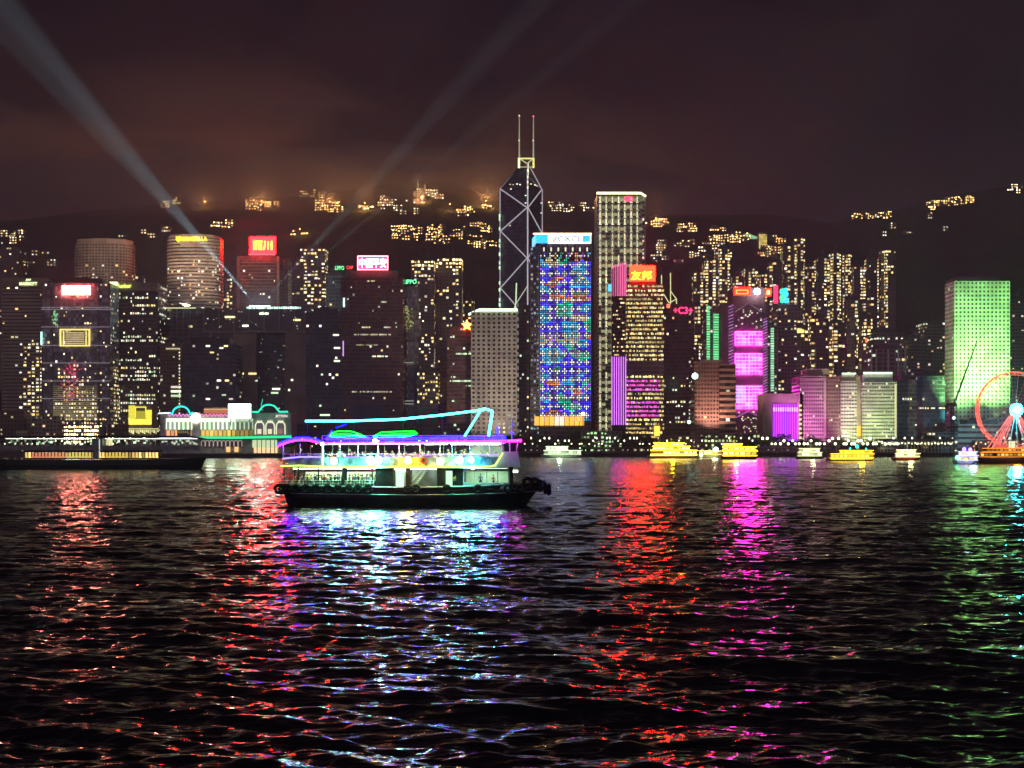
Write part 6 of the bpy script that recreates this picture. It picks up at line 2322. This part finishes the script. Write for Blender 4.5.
def pp(name, a_, b_, yt, yb, mat, col=(1, 1, 1), off=0.0, th=.4, parent=None):
    mb_ = MB()
    mb_.box(PX(a_, DP), PX(b_, DP), DP - off - th, DP - off, PZ(yb, DP), PZ(yt, DP), col)
    return mb_.build(name, mat, parent or pier)


pp('pontoon', 158, 294, 453.5, 458.4, M['hullblack'], off=-30, th=31.5)
mb = MB()
mb.box(PX(160, DP), PX(252, DP), DP + 1, DP + 28, PZ(453.5, DP) + .01, PZ(414, DP))
mb.box(PX(252.01, DP), PX(291, DP), DP + .5, DP + 28, PZ(453.5, DP) + .01, PZ(413, DP))
mb.build('walls', M['pierwall'], pier)
mb = MB()
mb.box(PX(159, DP), PX(292, DP), DP - 2.5, DP + 28.5, PZ(438.6, DP), PZ(437.2, DP))
mb.build('balcony', M['pierwall'], pier)
pp('orange_lit_attic', 204, 228, 407.5, 413.8, M['pierwall'], off=-3, th=3)
pp('attic_light', 204, 227.5, 409, 413, GLOWN, (.55, .17, .07), .1, .3)
pp('attic_light', 204, 227.5, 408.8, 409.6, GLOWN, (.9, .5, .3), .3, .3)


def arch(a_, b_, ytop, ybot, col, fill=None, r_=.35, name='arch'):
    w_ = (b_ - a_) / 2
    cx = (a_ + b_) / 2
    hh = min(w_ * 1.15, (ybot - ytop) * .6)
    pts = [(a_, ybot)] + [(cx - w_ * math.cos(PI * k / 8), ytop + hh - hh * math.sin(PI * k / 8)) for k in range(9)] + [(b_, ybot)]
    mb_ = MB()
    mb_.tube([(PX(p[0], DP), DP - .3, PZ(p[1], DP)) for p in pts], r_, 5, col)
    o_ = mb_.build(name, GLOWN, pier)
    if fill:
        m2 = MB()
        m2.face([(PX(p[0], DP), DP - .05, PZ(p[1], DP)) for p in pts], fill)
        f_ = m2.build('opening', GLOWN, o_)
        f_.parent = o_
        f_.location = (0, 0, 0)
    return o_


for k in range(20):          # upper arcade
    a_ = 166.5 + k * 4.35
    if 190 < a_ < 198:
        continue
    lo = sc((1.2, .75, .15) if k > 6 else (1.1, .45, .2), random.uniform(.5, 1.1))
    br = 1.0 if a_ < 234 else .35
    arch(a_, a_ + 3.6, 421, 429.5, sc((1.3, 1.75, 1.15), br), sc((.30, .42, .28), br))
    pp('lit_spandrel', a_ - .3, a_ + 4.0, 418.6, 420.8, GLOWN, sc((1.5, 2.0, 1.35), br), .2, .3)
    pp('lit_shop_window', a_ + .2, a_ + 3.4, 430.2, 436, GLOWN, sc(lo, br), .1, .3)
for k, a_ in enumerate((255.5, 266, 276.5)):
    arch(a_, a_ + 8.5, 421.5, 434.5, (.75, .85, .55), (.10, .08, .09), .55)
    pp('arch_lamp_glow', a_ + 1.5, a_ + 7, 420.6, 423, GLOWN, (.85, .9, .6), .5, .3)
    pp('lit_window', a_ + 2, a_ + 6, 429, 434, GLOWN, (.9, .8, .5) if k != 2 else (.3, .15, .15), .3, .3)
for k in range(10):          # lower arcade
    a_ = 201.5 + k * 4.1
    arch(a_, a_ + 3.6, 440.5, 446.5, (.42, .36, .28), (.03, .02, .03), .28)
    if k in (6, 8):
        pp('lit_window', a_ + .2, a_ + 4.2, 446.8, 452, GLOWN, (1.1, .65, .25), .1, .3)
pp('lit_hall_opening', 252.5, 277, 440, 447.5, GLOWN, (.62, .75, .42), .2, .3)
pp('lit_hall_opening', 254, 277.5, 447.5, 453, GLOWN, (1.1, .75, .38), .2, .3)
for k in range(5):
    pp('hall_column', 257 + k * 4.4, 257.7 + k * 4.4, 440, 453.3, M['pierwall'], off=.6, th=.5)
mb = MB()
zig = []
for k in range(36):
    zig.append((PX(168 + k * 1.9, DP), DP - .4, PZ(415 + (1.3 if k % 2 else -1.0), DP)))
mb.tube(zig[:12], .32, 5, (1.7, .3, 1.3))
mb.tube(zig[16:34], .32, 5, (1.8, .35, 1.0))
mb.build('magenta_zigzag_light', GLOWN, pier)


def pneon(name, pts, r_, col):
    mb_ = MB()
    mb_.tube([(PX(p[0], DP), DP - 2.8, PZ(p[1], DP)) for p in pts], r_, 6, col)
    return mb_.build(name, GLOWN, pier)


TL = (.04, 1.3, .75)
pneon('green_neon_line', [(199, 437.6), (240, 437.7), (292, 436.6)], .95, (.03, 1.1, .42))
pneon('violet_neon_line', [(160, 437.4), (198, 437.8)], .5, (1.8, .8, 1.8))
pneon('turquoise_neon_arch', [(171, 413)] + [(182 - 8.5 * math.cos(PI * k / 10), 414 - 7.5 * math.sin(PI * k / 10)) for k in range(11)] + [(194, 412.5)], .75, (.04, 1.2, 1.1))
pneon('white_neon_line', [(159.5, 413.4), (171, 413)], .6, (1.2, 1.5, 1.5))
pneon('green_neon_arch', [(250, 412), (259, 412)] + [(269.5 - 8.5 * math.cos(PI * k / 10), 411 - 6.2 * math.sin(PI * k / 10)) for k in range(1, 10)] + [(280, 412), (288.5, 411.8)], .7, TL)
pneon('green_neon_spire', [(262, 406), (263.3, 399)], .3, sc(TL, .5))
pp('white_screen', 229, 252, 403.6, 419, M['darkmetal'], off=1, th=1.2)
pp('white_screen_face', 229, 251.5, 404, 418.6, GLOWN, (5, 7, 5), 2.3, .3)
mb = MB()
for px in (231, 250):
    mb.tube([(PX(px, DP), DP + .3, PZ(437, DP)), (PX(px, DP), DP - .6, PZ(419, DP))], .4, 5)
mb.build('screen_posts', M['darkmetal'], pier)
mb = MB()
mb.tube([(PX(196, DP), DP - 1.2, PZ(418, DP)), (PX(196, DP), DP - .2, PZ(418, DP))], 3.6, 18, (8, 8, 6))
mb.build('round_clock_light', GLOWN, pier)
pp('clock_tower', 191.5, 200.5, 412.5, 437, M['pierwall'], off=-1, th=1.1)
text('JETTON', pier, PX(281.5, DP), DP - .4, PZ(416.4, DP), 9, 2.2, (1.1, 1.05, .95), 'lettering')
pp('blue_awning', 278, 292, 442, 444, M['canopy'], off=.2, th=1.5)

# ================================================================== WATERFRONT BUILDINGS
D = 1125
root = thing('yellow_pavilion', 'small brightly lit yellow pavilion with a square frame, left of the ornate pier', 'pavilion', (PX(140, D), D + 8, GZ))
mb = MB()
mb.box(PX(128.5, D), PX(152, D), D, D + 16, GZ, PZ(404.5, D))
mb.build('walls', M['stone'], root)
mb = MB()
for a_, b_, c_, d_, k_ in ((128.8, 151.5, 419, 424.5, 1.6), (128.8, 135, 405.5, 419, .9), (146.5, 151.8, 410, 419, 1.1), (135.2, 136, 407, 418, 1.2), (145.4, 146.2, 407, 418, 1.2), (135.2, 146.2, 406.6, 407.6, 1.2), (136.4, 145, 411, 418.6, .45)):
    mb.box(PX(a_, D), PX(b_, D), D - .5, D - .1, PZ(d_, D), PZ(c_, D), sc((1.0, .88, .08), k_))
mb.build('lit_front', GLOWN, root)
mb = MB()
for k in range(16):
    mb.box(PX(129 + k * 1.9, D), PX(130.1 + k * 1.9, D), D - .6, D - .1, PZ(432 + (k % 3), D), PZ(430, D), sc((1, .95, .4), random.uniform(.4, 1.3)))
mb.box(PX(129, D), PX(159, D), D - .7, D - .2, PZ(429.3, D), PZ(428.4, D), (.8, .8, .3))
mb.build('lit_arcade', GLOWN, root)
low = [
    (-10, 24, 411, 1135, 'brown', 'low beige block at the left edge under the small white-signed hotel', (.6, .55, .3), .10),
    (24, 42, 418, 1140, 'beige', 'low pale wall block left of the tower with pale belts', (.7, .6, .35), .05),
    (42, 57, 416, 1136, 'beige', 'low pale corner block at the foot of the tower with pale belts', (.9, .6, .4), .10),
    (108, 128, 424, 1134, 'brown', 'low block between the belted tower and the yellow pavilion', (.8, .7, .4), .08),
    (292, 345, 424, 1135, 'dark', 'long low dark shed right of the ornate pier', (.9, .8, .4), .05),
    (345, 440, 428, 1130, 'dark', 'long low dark hall behind the roof neon of the ferry', (.6, .8, .5), .04),
    (440, 470, 423, 1135, 'grey', 'low grey terrace block behind the cyan frame of the ferry', (.6, .8, .5), .22),
    (583, 622, 431, 1125, 'grey', 'low greenish lit pavilion between the coloured light tower and the golden banded tower', (.6, 1, .45), .55),
    (622, 650, 434, 1128, 'dark', 'low dark pavilion with dots of light left of the yellow boats', (.9, .9, .5), .16),
    (660, 704, 436, 1126, 'brown', 'low brown pavilion above the first yellow boat', (.9, .8, .4), .12),
    (704, 760, 434, 1124, 'dark', 'low hall with greenish yellow lit windows above the second yellow boat', (.85, 1, .45), .50),
    (928, 958, 432, 1124, 'grey', 'low pier shed left of the crane', (.9, .8, .55), .2),
    (979, 1040, 440, 1122, 'dark', 'low dark kiosk row under the ferris wheel', (1, .45, .15), .45),
]
for (a_, b_, y_, D_, m_, lab, wc, den) in low:
    tower('low_building', lab, a_, b_, y_, D_, 18, m_, cw=3, fh=3.6, cat='building', lit=(lambda wc, den: lambda e, i, j, ni, nj: sc(wc, random.uniform(.4, 1.4)) if random.random() < den else None)(wc, den), ind=60, roof=False)

# long white-lit pier with a colonnade at the right
D = 1085
root = thing('covered_pier', 'long covered pier lined with bright round lamps right of the purple striped building', 'pier', (PX(870, D), D + 8, 0))
mb = MB()
mb.box(PX(838, D), PX(953, D), D, D + 18, 1.2, 3.4)
for k in range(30):
    mb.tube([(PX(839 + k * 3.9, D), D + .8, -1), (PX(839 + k * 3.9, D), D + .8, 1.2)], .5, 6)
mb.build('deck', M['hullblack'], root)
mb = MB()
mb.box(PX(880, D), PX(953, D), D + .5, D + 17, PZ(441, D), PZ(439.5, D))
mb.box(PX(880, D), PX(953, D), D + 1.0, D + 16.5, PZ(439.5, D) + .01, PZ(438.8, D))
mb.build('roof', M['concrete'], root)
mb = MB()
for k in range(22):
    mb.tube([(PX(881 + k * 3.4, D), D + 1, 3.4), (PX(881 + k * 3.4, D), D + 1, PZ(441, D))], .25, 6)
mb.build('columns', M['steel'], root)
for k in range(22):
    mb = MB()
    mb.ball((PX(882.5 + k * 3.3, D), D + .4, PZ(443 + (k % 2) * .6, D)), .8, sc((1, 1, .6), random.uniform(.8, 2.0)), 6)
    mb.build('pier_lamp', GLOWN, root)
mb = MB()
mb.box(PX(840, D), PX(879, D), D + 3, D + 15, 3.41, PZ(445.5, D))
mb.build('shed', M['dark'], root)
# dark landing stages along the seawall
for (a_, b_, lab) in ((562, 650, 'long dark landing stage left of the yellow boats'), (757, 797, 'dark landing stage below the purple striped building'), (522, 541, 'short dark landing stage right of the neon ferry bow')):
    D = 1080
    root = thing('landing_stage', lab, 'pier', (PX((a_ + b_) / 2, D), D + 6, 0))
    mb = MB()
    mb.box(PX(a_, D), PX(b_, D), D, D + 14, 1.0, 3.2)
    for k in range(int((b_ - a_) / 4)):
        mb.tube([(PX(a_ + 2 + k * 4, D), D + .6, -1), (PX(a_ + 2 + k * 4, D), D + .6, 1.0)], .45, 6)
    mb.build('deck', M['hullblack'], root)
    mb = MB()
    mb.box(PX(a_ + 2, D), PX(b_ - 2, D), D + 1, D + 12, 6.3, 6.8)
    for k in range(int((b_ - a_) / 5)):
        mb.tube([(PX(a_ + 3 + k * 5, D), D + 1.5, 3.2), (PX(a_ + 3 + k * 5, D), D + 1.5, 6.3)], .2, 5)
    mb.build('canopy', M['darkmetal'], root)
    mb = MB()
    for k in range(int((b_ - a_) / 7)):
        if random.random() < .6:
            x_ = PX(a_ + 4 + k * 7 + random.uniform(-2, 2), D)
            mb.box(x_ - .5, x_ + .5, D + .9, D + .95, 5.5, 6.1, sc((1, .7, .6), random.uniform(.2, .9)))
    mb.build('stage_lamps', GLOWN, root)

# ================================================================== FERRIS WHEEL
DW = 1098.0
wr = thing('ferris_wheel', 'big ferris wheel with a red lit rim and a turquoise hub at the right edge', 'ferris wheel', (PX(1016, DW), DW + 3, GZ))
WX, WZ, WR = PX(1016, DW), PZ(410, DW), 38 * DW / FP


def wp(a, r_, y):
    return (WX + r_ * math.cos(a), y, WZ + r_ * math.sin(a))


mb = MB()
for y_ in (DW + 1, DW + 5):
    pts = [wp(2 * PI * k / 72, WR, y_) for k in range(73)]
    mb.tube(pts, .55, 6, (2.6, .22, .16))
mb.build('rim_light', GLOWN, wr)
mb = MB()
pts = [wp(2 * PI * k / 72, WR - 2.2, DW + 3) for k in range(73)]
mb.tube(pts, .3, 5, (1.4, .25, .1))
for k in range(42):
    a = 2 * PI * k / 42
    mb.tube([wp(a, WR - 2.2, DW + 3), wp(a, WR, DW + 1)], .15, 4, (1.0, .2, .1))
mb.build('inner_rim_light', GLOWN, wr)
mb = MB()
for k in range(28):
    a = 2 * PI * (k + .5) / 28
    mb.tube([wp(a, 3, DW + 3), wp(a, WR - 2.2, DW + 3)], .16, 4, (.30, .12, .12))
mb.build('glowing_spokes', GLOWN, wr)  # plain spokes given a dim glow of their own so they show
for k in range(28):
    a = 2 * PI * k / 28
    c = wp(a, WR - .2, DW + 3)
    mb = MB()
    mb.ball((c[0], c[1], c[2] - .4), 1.25, n=8, sz=1.0)
    g_ = mb.build('gondola', M['boatgrey'], wr)
mb = MB()
for s_ in (-1, 1):
    for y_ in (DW - 4, DW + 10):
        for f_ in (.62, .80, .98):
            mb.tube([(WX, DW + (0 if y_ < DW else 6), WZ), (WX + s_ * WR * f_ * .72, y_, GZ)], .42, 5, sc((2.0, .38, .34), random.uniform(.4, 1.0)))
mb.build('support_leg_lights', GLOWN, wr)
mb = MB()
for s_ in (-.25, .25, 0):
    mb.tube([(WX, DW, WZ), (WX + s_ * WR, DW - 3, GZ)], .35, 5)
mb.build('support_legs', M['steel'], wr)
mb = MB()
mb.tube([(WX, DW - 1.5, WZ), (WX, DW - .9, WZ)], 5.4, 24, (.6, 60, 70))  # disc enlarged to take in the glow around the hub
mb.tube([(WX, DW - 1.9, WZ), (WX, DW - 1.52, WZ)], 2.4, 20, (24, 90, 100))
mb.build('hub_light', GLOWN, wr)
mb = MB()
mb.box(WX - 13, WX + 20, DW - 5, DW + 12, 1.0, GZ + .8)
mb.build('base', M['concrete'], wr)
mb = MB()
mb.box(WX - 19, WX - 9, DW - 5.5, DW - 5, GZ + 2, GZ + 6, (.8, .12, .10))
mb.build('red_ticket_sign', GLOWN, wr)
mb = MB()
mb.box(WX - 8, WX - 2.8, DW - 5.4, DW - 5, GZ + 3.5, GZ + 9, (.85, .95, .55))
mb.build('lit_panel', GLOWN, wr)

# ================================================================== CRANE
DC = 1112.0
cr = thing('harbour_crane', 'slender dark luffing crane before the giant green tower', 'crane', (PX(952.5, DC), DC, GZ))
CX, CZ = PX(952.5, DC), PZ(406, DC)
mb = MB()
for sx in (-1, 1):
    for sy in (-1, 1):
        mb.tube([(CX + sx * 1.3, DC + sy * 1.3, GZ), (CX + sx * 1.0, DC + sy * 1.0, CZ)], .28, 4)
for k in range(10):
    z_ = GZ + (CZ - GZ) * k / 10
    z2 = GZ + (CZ - GZ) * (k + 1) / 10
    for sy in (-1, 1):
        mb.tube([(CX - 1.2, DC + sy * 1.2, z_), (CX + 1.2, DC + sy * 1.2, z2)], .16, 4)
        mb.tube([(CX + 1.2, DC + sy * 1.2, z_), (CX - 1.2, DC + sy * 1.2, z2)], .16, 4)
mb.build('mast', M['darkmetal'], cr)
mb = MB()
mb.box(CX - 5, CX + 2.2, DC - 1.6, DC + 1.6, CZ, CZ + 2.6)
mb.box(CX - 7, CX - 3.5, DC - 1.3, DC + 1.3, CZ - 1.2, CZ + .8)
mb.box(CX + 1.2, CX + 3.2, DC - 2.6, DC - 1.0, CZ - .5, CZ + 2)
mb.build('machine_house', M['darkmetal'], cr)
tip = (PX(977, DC), DC, PZ(341, DC))
mb = MB()
b0 = (CX + 1, DC, CZ + 1.5)
for o_ in ((-.7, -.7), (.7, -.7), (0, .7)):
    mb.tube([(b0[0] + o_[0], b0[1] + o_[1], b0[2]), (tip[0], tip[1], tip[2])], .4, 4)
for k in range(16):
    f, g_ = k / 16, (k + 1) / 16
    w_ = .7 * (1 - f)
    mb.tube([(b0[0] + (tip[0] - b0[0]) * f - w_, DC - w_, b0[2] + (tip[2] - b0[2]) * f), (b0[0] + (tip[0] - b0[0]) * g_ + w_, DC - w_, b0[2] + (tip[2] - b0[2]) * g_)], .13, 4)
mb.build('jib', M['darkmetal'], cr)
mb = MB()
mb.tube([(CX - 3, DC, CZ + 2), (CX - 5.0, DC, CZ + 10), (CX - .5, DC, CZ + 2)], .22, 4)
mb.tube([(CX - 5.0, DC, CZ + 10), tip], .09, 4)
mb.tube([tip, (tip[0], DC, CZ + 6)], .06, 4)
mb.build('backstay', M['darkmetal'], cr)
mb = MB()
mb.ball((CX + .3, DC - 2.5, PZ(418, DC)), 1.2, (2.4, 4.5, 3.4), 8)
mb.build('work_lamp', GLOWN, cr)


# ================================================================== TREES
def make_tree(seed, h, w_):
    rng = random.Random(seed)
    r = thing('promenade_tree', '', 'tree', (0, 0, 0))
    mb = MB()
    mb.tube([(0, 0, -.5), (.15, 0, h * .25), (0, .1, h * .5)], .32, 7, r1=.16)
    for k in range(6):
        a = rng.uniform(0, 2 * PI)
        mb.tube([(0, 0, h * rng.uniform(.25, .45)), (math.cos(a) * w_ * .25, math.sin(a) * w_ * .25, h * .62), (math.cos(a) * w_ * .38, math.sin(a) * w_ * .38, h * .75)], .12, 5, r1=.03)
    mb.build('trunk', M['bark'], r)
    mb = MB()
    cl = [(rng.gauss(0, w_ * .2), rng.gauss(0, w_ * .2), h * rng.uniform(.45, .88), rng.uniform(.16, .26) * w_) for _ in range(13)]
    for (cx, cy2, cz, cr_) in cl:
        for _ in range(60):
            d = Vector((rng.gauss(0, 1), rng.gauss(0, 1), rng.gauss(0, .8))).normalized() * cr_ * rng.uniform(.5, 1.1)
            p = Vector((cx, cy2, cz)) + d
            a = Vector((rng.gauss(0, 1), rng.gauss(0, 1), rng.gauss(0, 1))).normalized() * .42
            b = a.cross(Vector((rng.gauss(0, 1), rng.gauss(0, 1), rng.gauss(0, 1)))).normalized() * .3
            mb.face([p - a, p - b, p + a, p + b])
    mb.build('crown', M['leaf'], r)
    return r


TREES = [make_tree(k, (9, 11, 8)[k], (7.5, 9, 8)[k]) for k in range(3)]
tused = set()


def plant_tree(px, D_, label, group, s_=1.0):
    k = random.randrange(3)
    if k in tused:
        o = copy_tree(TREES[k])
    else:
        tused.add(k)
        o = TREES[k]
    o.location = (PX(px, D_), D_, GZ)
    o.rotation_euler = (0, 0, random.uniform(0, 6.28))
    o.scale = (s_, s_, s_ * random.uniform(.9, 1.15))
    tag(o, label, 'tree', group)


SEG = [
    (0, 55, 7, 'dark tree in the row along the left bank behind the long dark ferry', 1.2),
    (82, 108, 4, 'dark tree at the foot of the tower with pale belts', 1.1),
    (300, 345, 5, 'dark tree behind the stern end of the cyan neon boom', 1.1),
    (470, 532, 9, 'dark tree in front of the pale square-window tower', 1.3),
    (532, 590, 9, 'dark tree under the golden lobby of the coloured light tower', 1.5),
    (615, 655, 7, 'dark tree below the purple line lights', 1.4),
    (738, 800, 9, 'dark tree along the front of the purple striped building', 1.2),
    (806, 842, 5, 'dark tree in front of the pink washed block', 1.1),
    (842, 900, 7, 'dark tree in front of the twin-winged block', 1.1),
    (905, 948, 5, 'dark tree left of the crane behind the covered pier', 1.2),
]
for a_, b_, n, lab, s_ in SEG:
    for k in range(n):
        plant_tree(a_ + (b_ - a_) * (k + random.uniform(.2, .8)) / n, random.uniform(1114, 1121), lab, lab.replace('dark tree', 'dark trees'), s_ * random.uniform(.85, 1.15))
plant_tree(117, 1119, 'big round dark tree left of the bright yellow pavilion', None, 2.2)
plant_tree(926.5, 1115, 'tree washed in yellow light left of the crane', None, 1.5)
floodlight('low lamp post lighting the tree left of the crane', (PX(926, 1106), 1113, GZ + 2.5), (PX(927, 1115), 1116, GZ + 9), .06 * K, (1, .85, .35), 100)

# ================================================================== STREET LAMPS
def make_lamp():
    r = thing('street_lamp', '', 'lamp', (0, 0, 0))
    mb = MB()
    mb.tube([(0, 0, 0), (0, 0, 6.5)], .12, 6, r1=.07)
    mb.tube([(0, 0, 0), (0, 0, .8)], .2, 6)
    mb.build('post', M['darkmetal'], r)
    return r


LAMP0 = make_lamp()
first = True
LSEG = [(0, 150, 26, 'small white lamp on the left bank behind the long dark ferry', (1.0, .95, .65), 2.4, .6),
        (300, 470, 14, 'small pale lamp on the bank behind the neon ferry roof', (.95, 1.0, .7), 2.4, .6),
        (522, 590, 14, 'pale lamp on the bank below the coloured light tower', (.95, 1.0, .6), 2.6, .65),
        (590, 650, 16, 'lamp on the bank below the golden banded tower', (.9, 1.0, .6), 2.6, .6),
        (655, 760, 12, 'lamp on the bank behind the yellow boats', (1.0, .9, .6), 2.6, .6),
        (762, 842, 20, 'lamp on the bank before the purple and pink buildings', (1.0, .95, .6), 4.2, 1.0),
        (842, 900, 20, 'big round lamp on the bank before the twin-winged block', (1.0, 1.0, .55), 4.2, 1.05),
        (900, 952, 8, 'lamp on the bank left of the crane', (1.0, .95, .6), 2.6, .7),
        (975, 1024, 6, 'lamp on the bank below the ferris wheel', (1.0, .7, .35), 2.2, .6)]
for a_, b_, n, lab, c_, k_, r_ in LSEG:
    for k in range(n):
        if first:
            o = LAMP0
            first = False
        else:
            o = copy_tree(LAMP0)
        px = a_ + (b_ - a_) * (k + random.uniform(.1, .9)) / n
        D_ = random.uniform(1106.5, 1113)
        o.location = (PX(px, D_), D_, GZ)
        tag(o, lab, 'lamp', lab.replace('lamp', 'lamps'))
        hz = random.choice((0.0, 0.0, 2.5, 4.5))
        o.scale = (1, 1, (6.5 + hz) / 6.5)
        mb = MB()
        mb.ball((PX(px, D_), D_, GZ + 6.9 + hz), r_, sc(c_, 1.3 * k_ * random.uniform(.4, 1.7)), 6)
        g_ = mb.build('globe', GLOWN, None)
        me = g_.data
        co = np.zeros(len(me.vertices) * 3)
        me.vertices.foreach_get('co', co)
        co = co.reshape(-1, 3) - np.array(o.location)
        co[:, 2] /= o.scale[2]
        me.vertices.foreach_set('co', co.ravel())
        g_.parent = o
for px, py, r_, c_, lab in ((631, 404, 0, 0, ''), (695, 376, 2.6, (2.6, 5.5, 4.4), 'dazzling pale green ball lamp on a tall mast beside the brown stone block'), (689, 422, 1.6, (1.3, 2.6, 2.0), 'lower pale green ball lamp below the dazzling one on the tall mast'),
                         (583, 414, 1.6, (4.0, 3.8, 2.2), 'bright yellow-white lamp at the right foot of the coloured light tower')):
    if not r_:
        continue
    D_ = 1120
    o = thing('mast_lamp', lab, 'lamp', (PX(px, D_), D_, GZ))
    mb = MB()
    mb.tube([(PX(px, D_), D_, GZ), (PX(px, D_), D_, PZ(py, D_) - r_ * .8)], .25, 6)
    mb.build('post', M['darkmetal'], o)
    mb = MB()
    mb.ball((PX(px, D_), D_, PZ(py, D_)), r_, c_, 10)
    mb.build('globe', GLOWN, o)
for px in (692, 694.5, 731, 741):
    D_ = 1108
    o = thing('flagpole', 'white pole among several standing on the bank behind the yellow boats', 'pole', (PX(px, D_), D_, GZ), 'white poles on the bank behind the yellow boats')
    mb = MB()
    mb.tube([(PX(px, D_), D_, GZ), (PX(px, D_), D_, PZ(434, D_))], .2, 6, r1=.12)
    mb.build('pole_shaft', M['steel'], o)
    mb = MB()
    mb.ball((PX(px, D_), D_, PZ(433.6, D_)), .35, n=6)
    mb.build('finial', M['steel'], o)


def lamp_light(x, y, z, power, col, size=5):
    d_ = bpy.data.lights.new('added_spill_light', 'POINT')
    d_.energy = power
    d_.color = col
    d_.shadow_soft_size = size
    o_ = bpy.data.objects.new('added_spill_light', d_)
    COL.objects.link(o_)
    o_.location = (x, y, z)


# added unseen lamps standing in for the spill of the pier and wheel hub
lamp_light(PX(215, 1000), 985, PZ(425, 1000), .45e4, (.8, 1, .75), 3)
lamp_light(PX(267, 1000), 985, PZ(420, 1000), .2e4, (.3, 1, .7), 3)
lamp_light(WX, DW - 8, WZ, 0.6e5, (.02, .85, 1), 3)
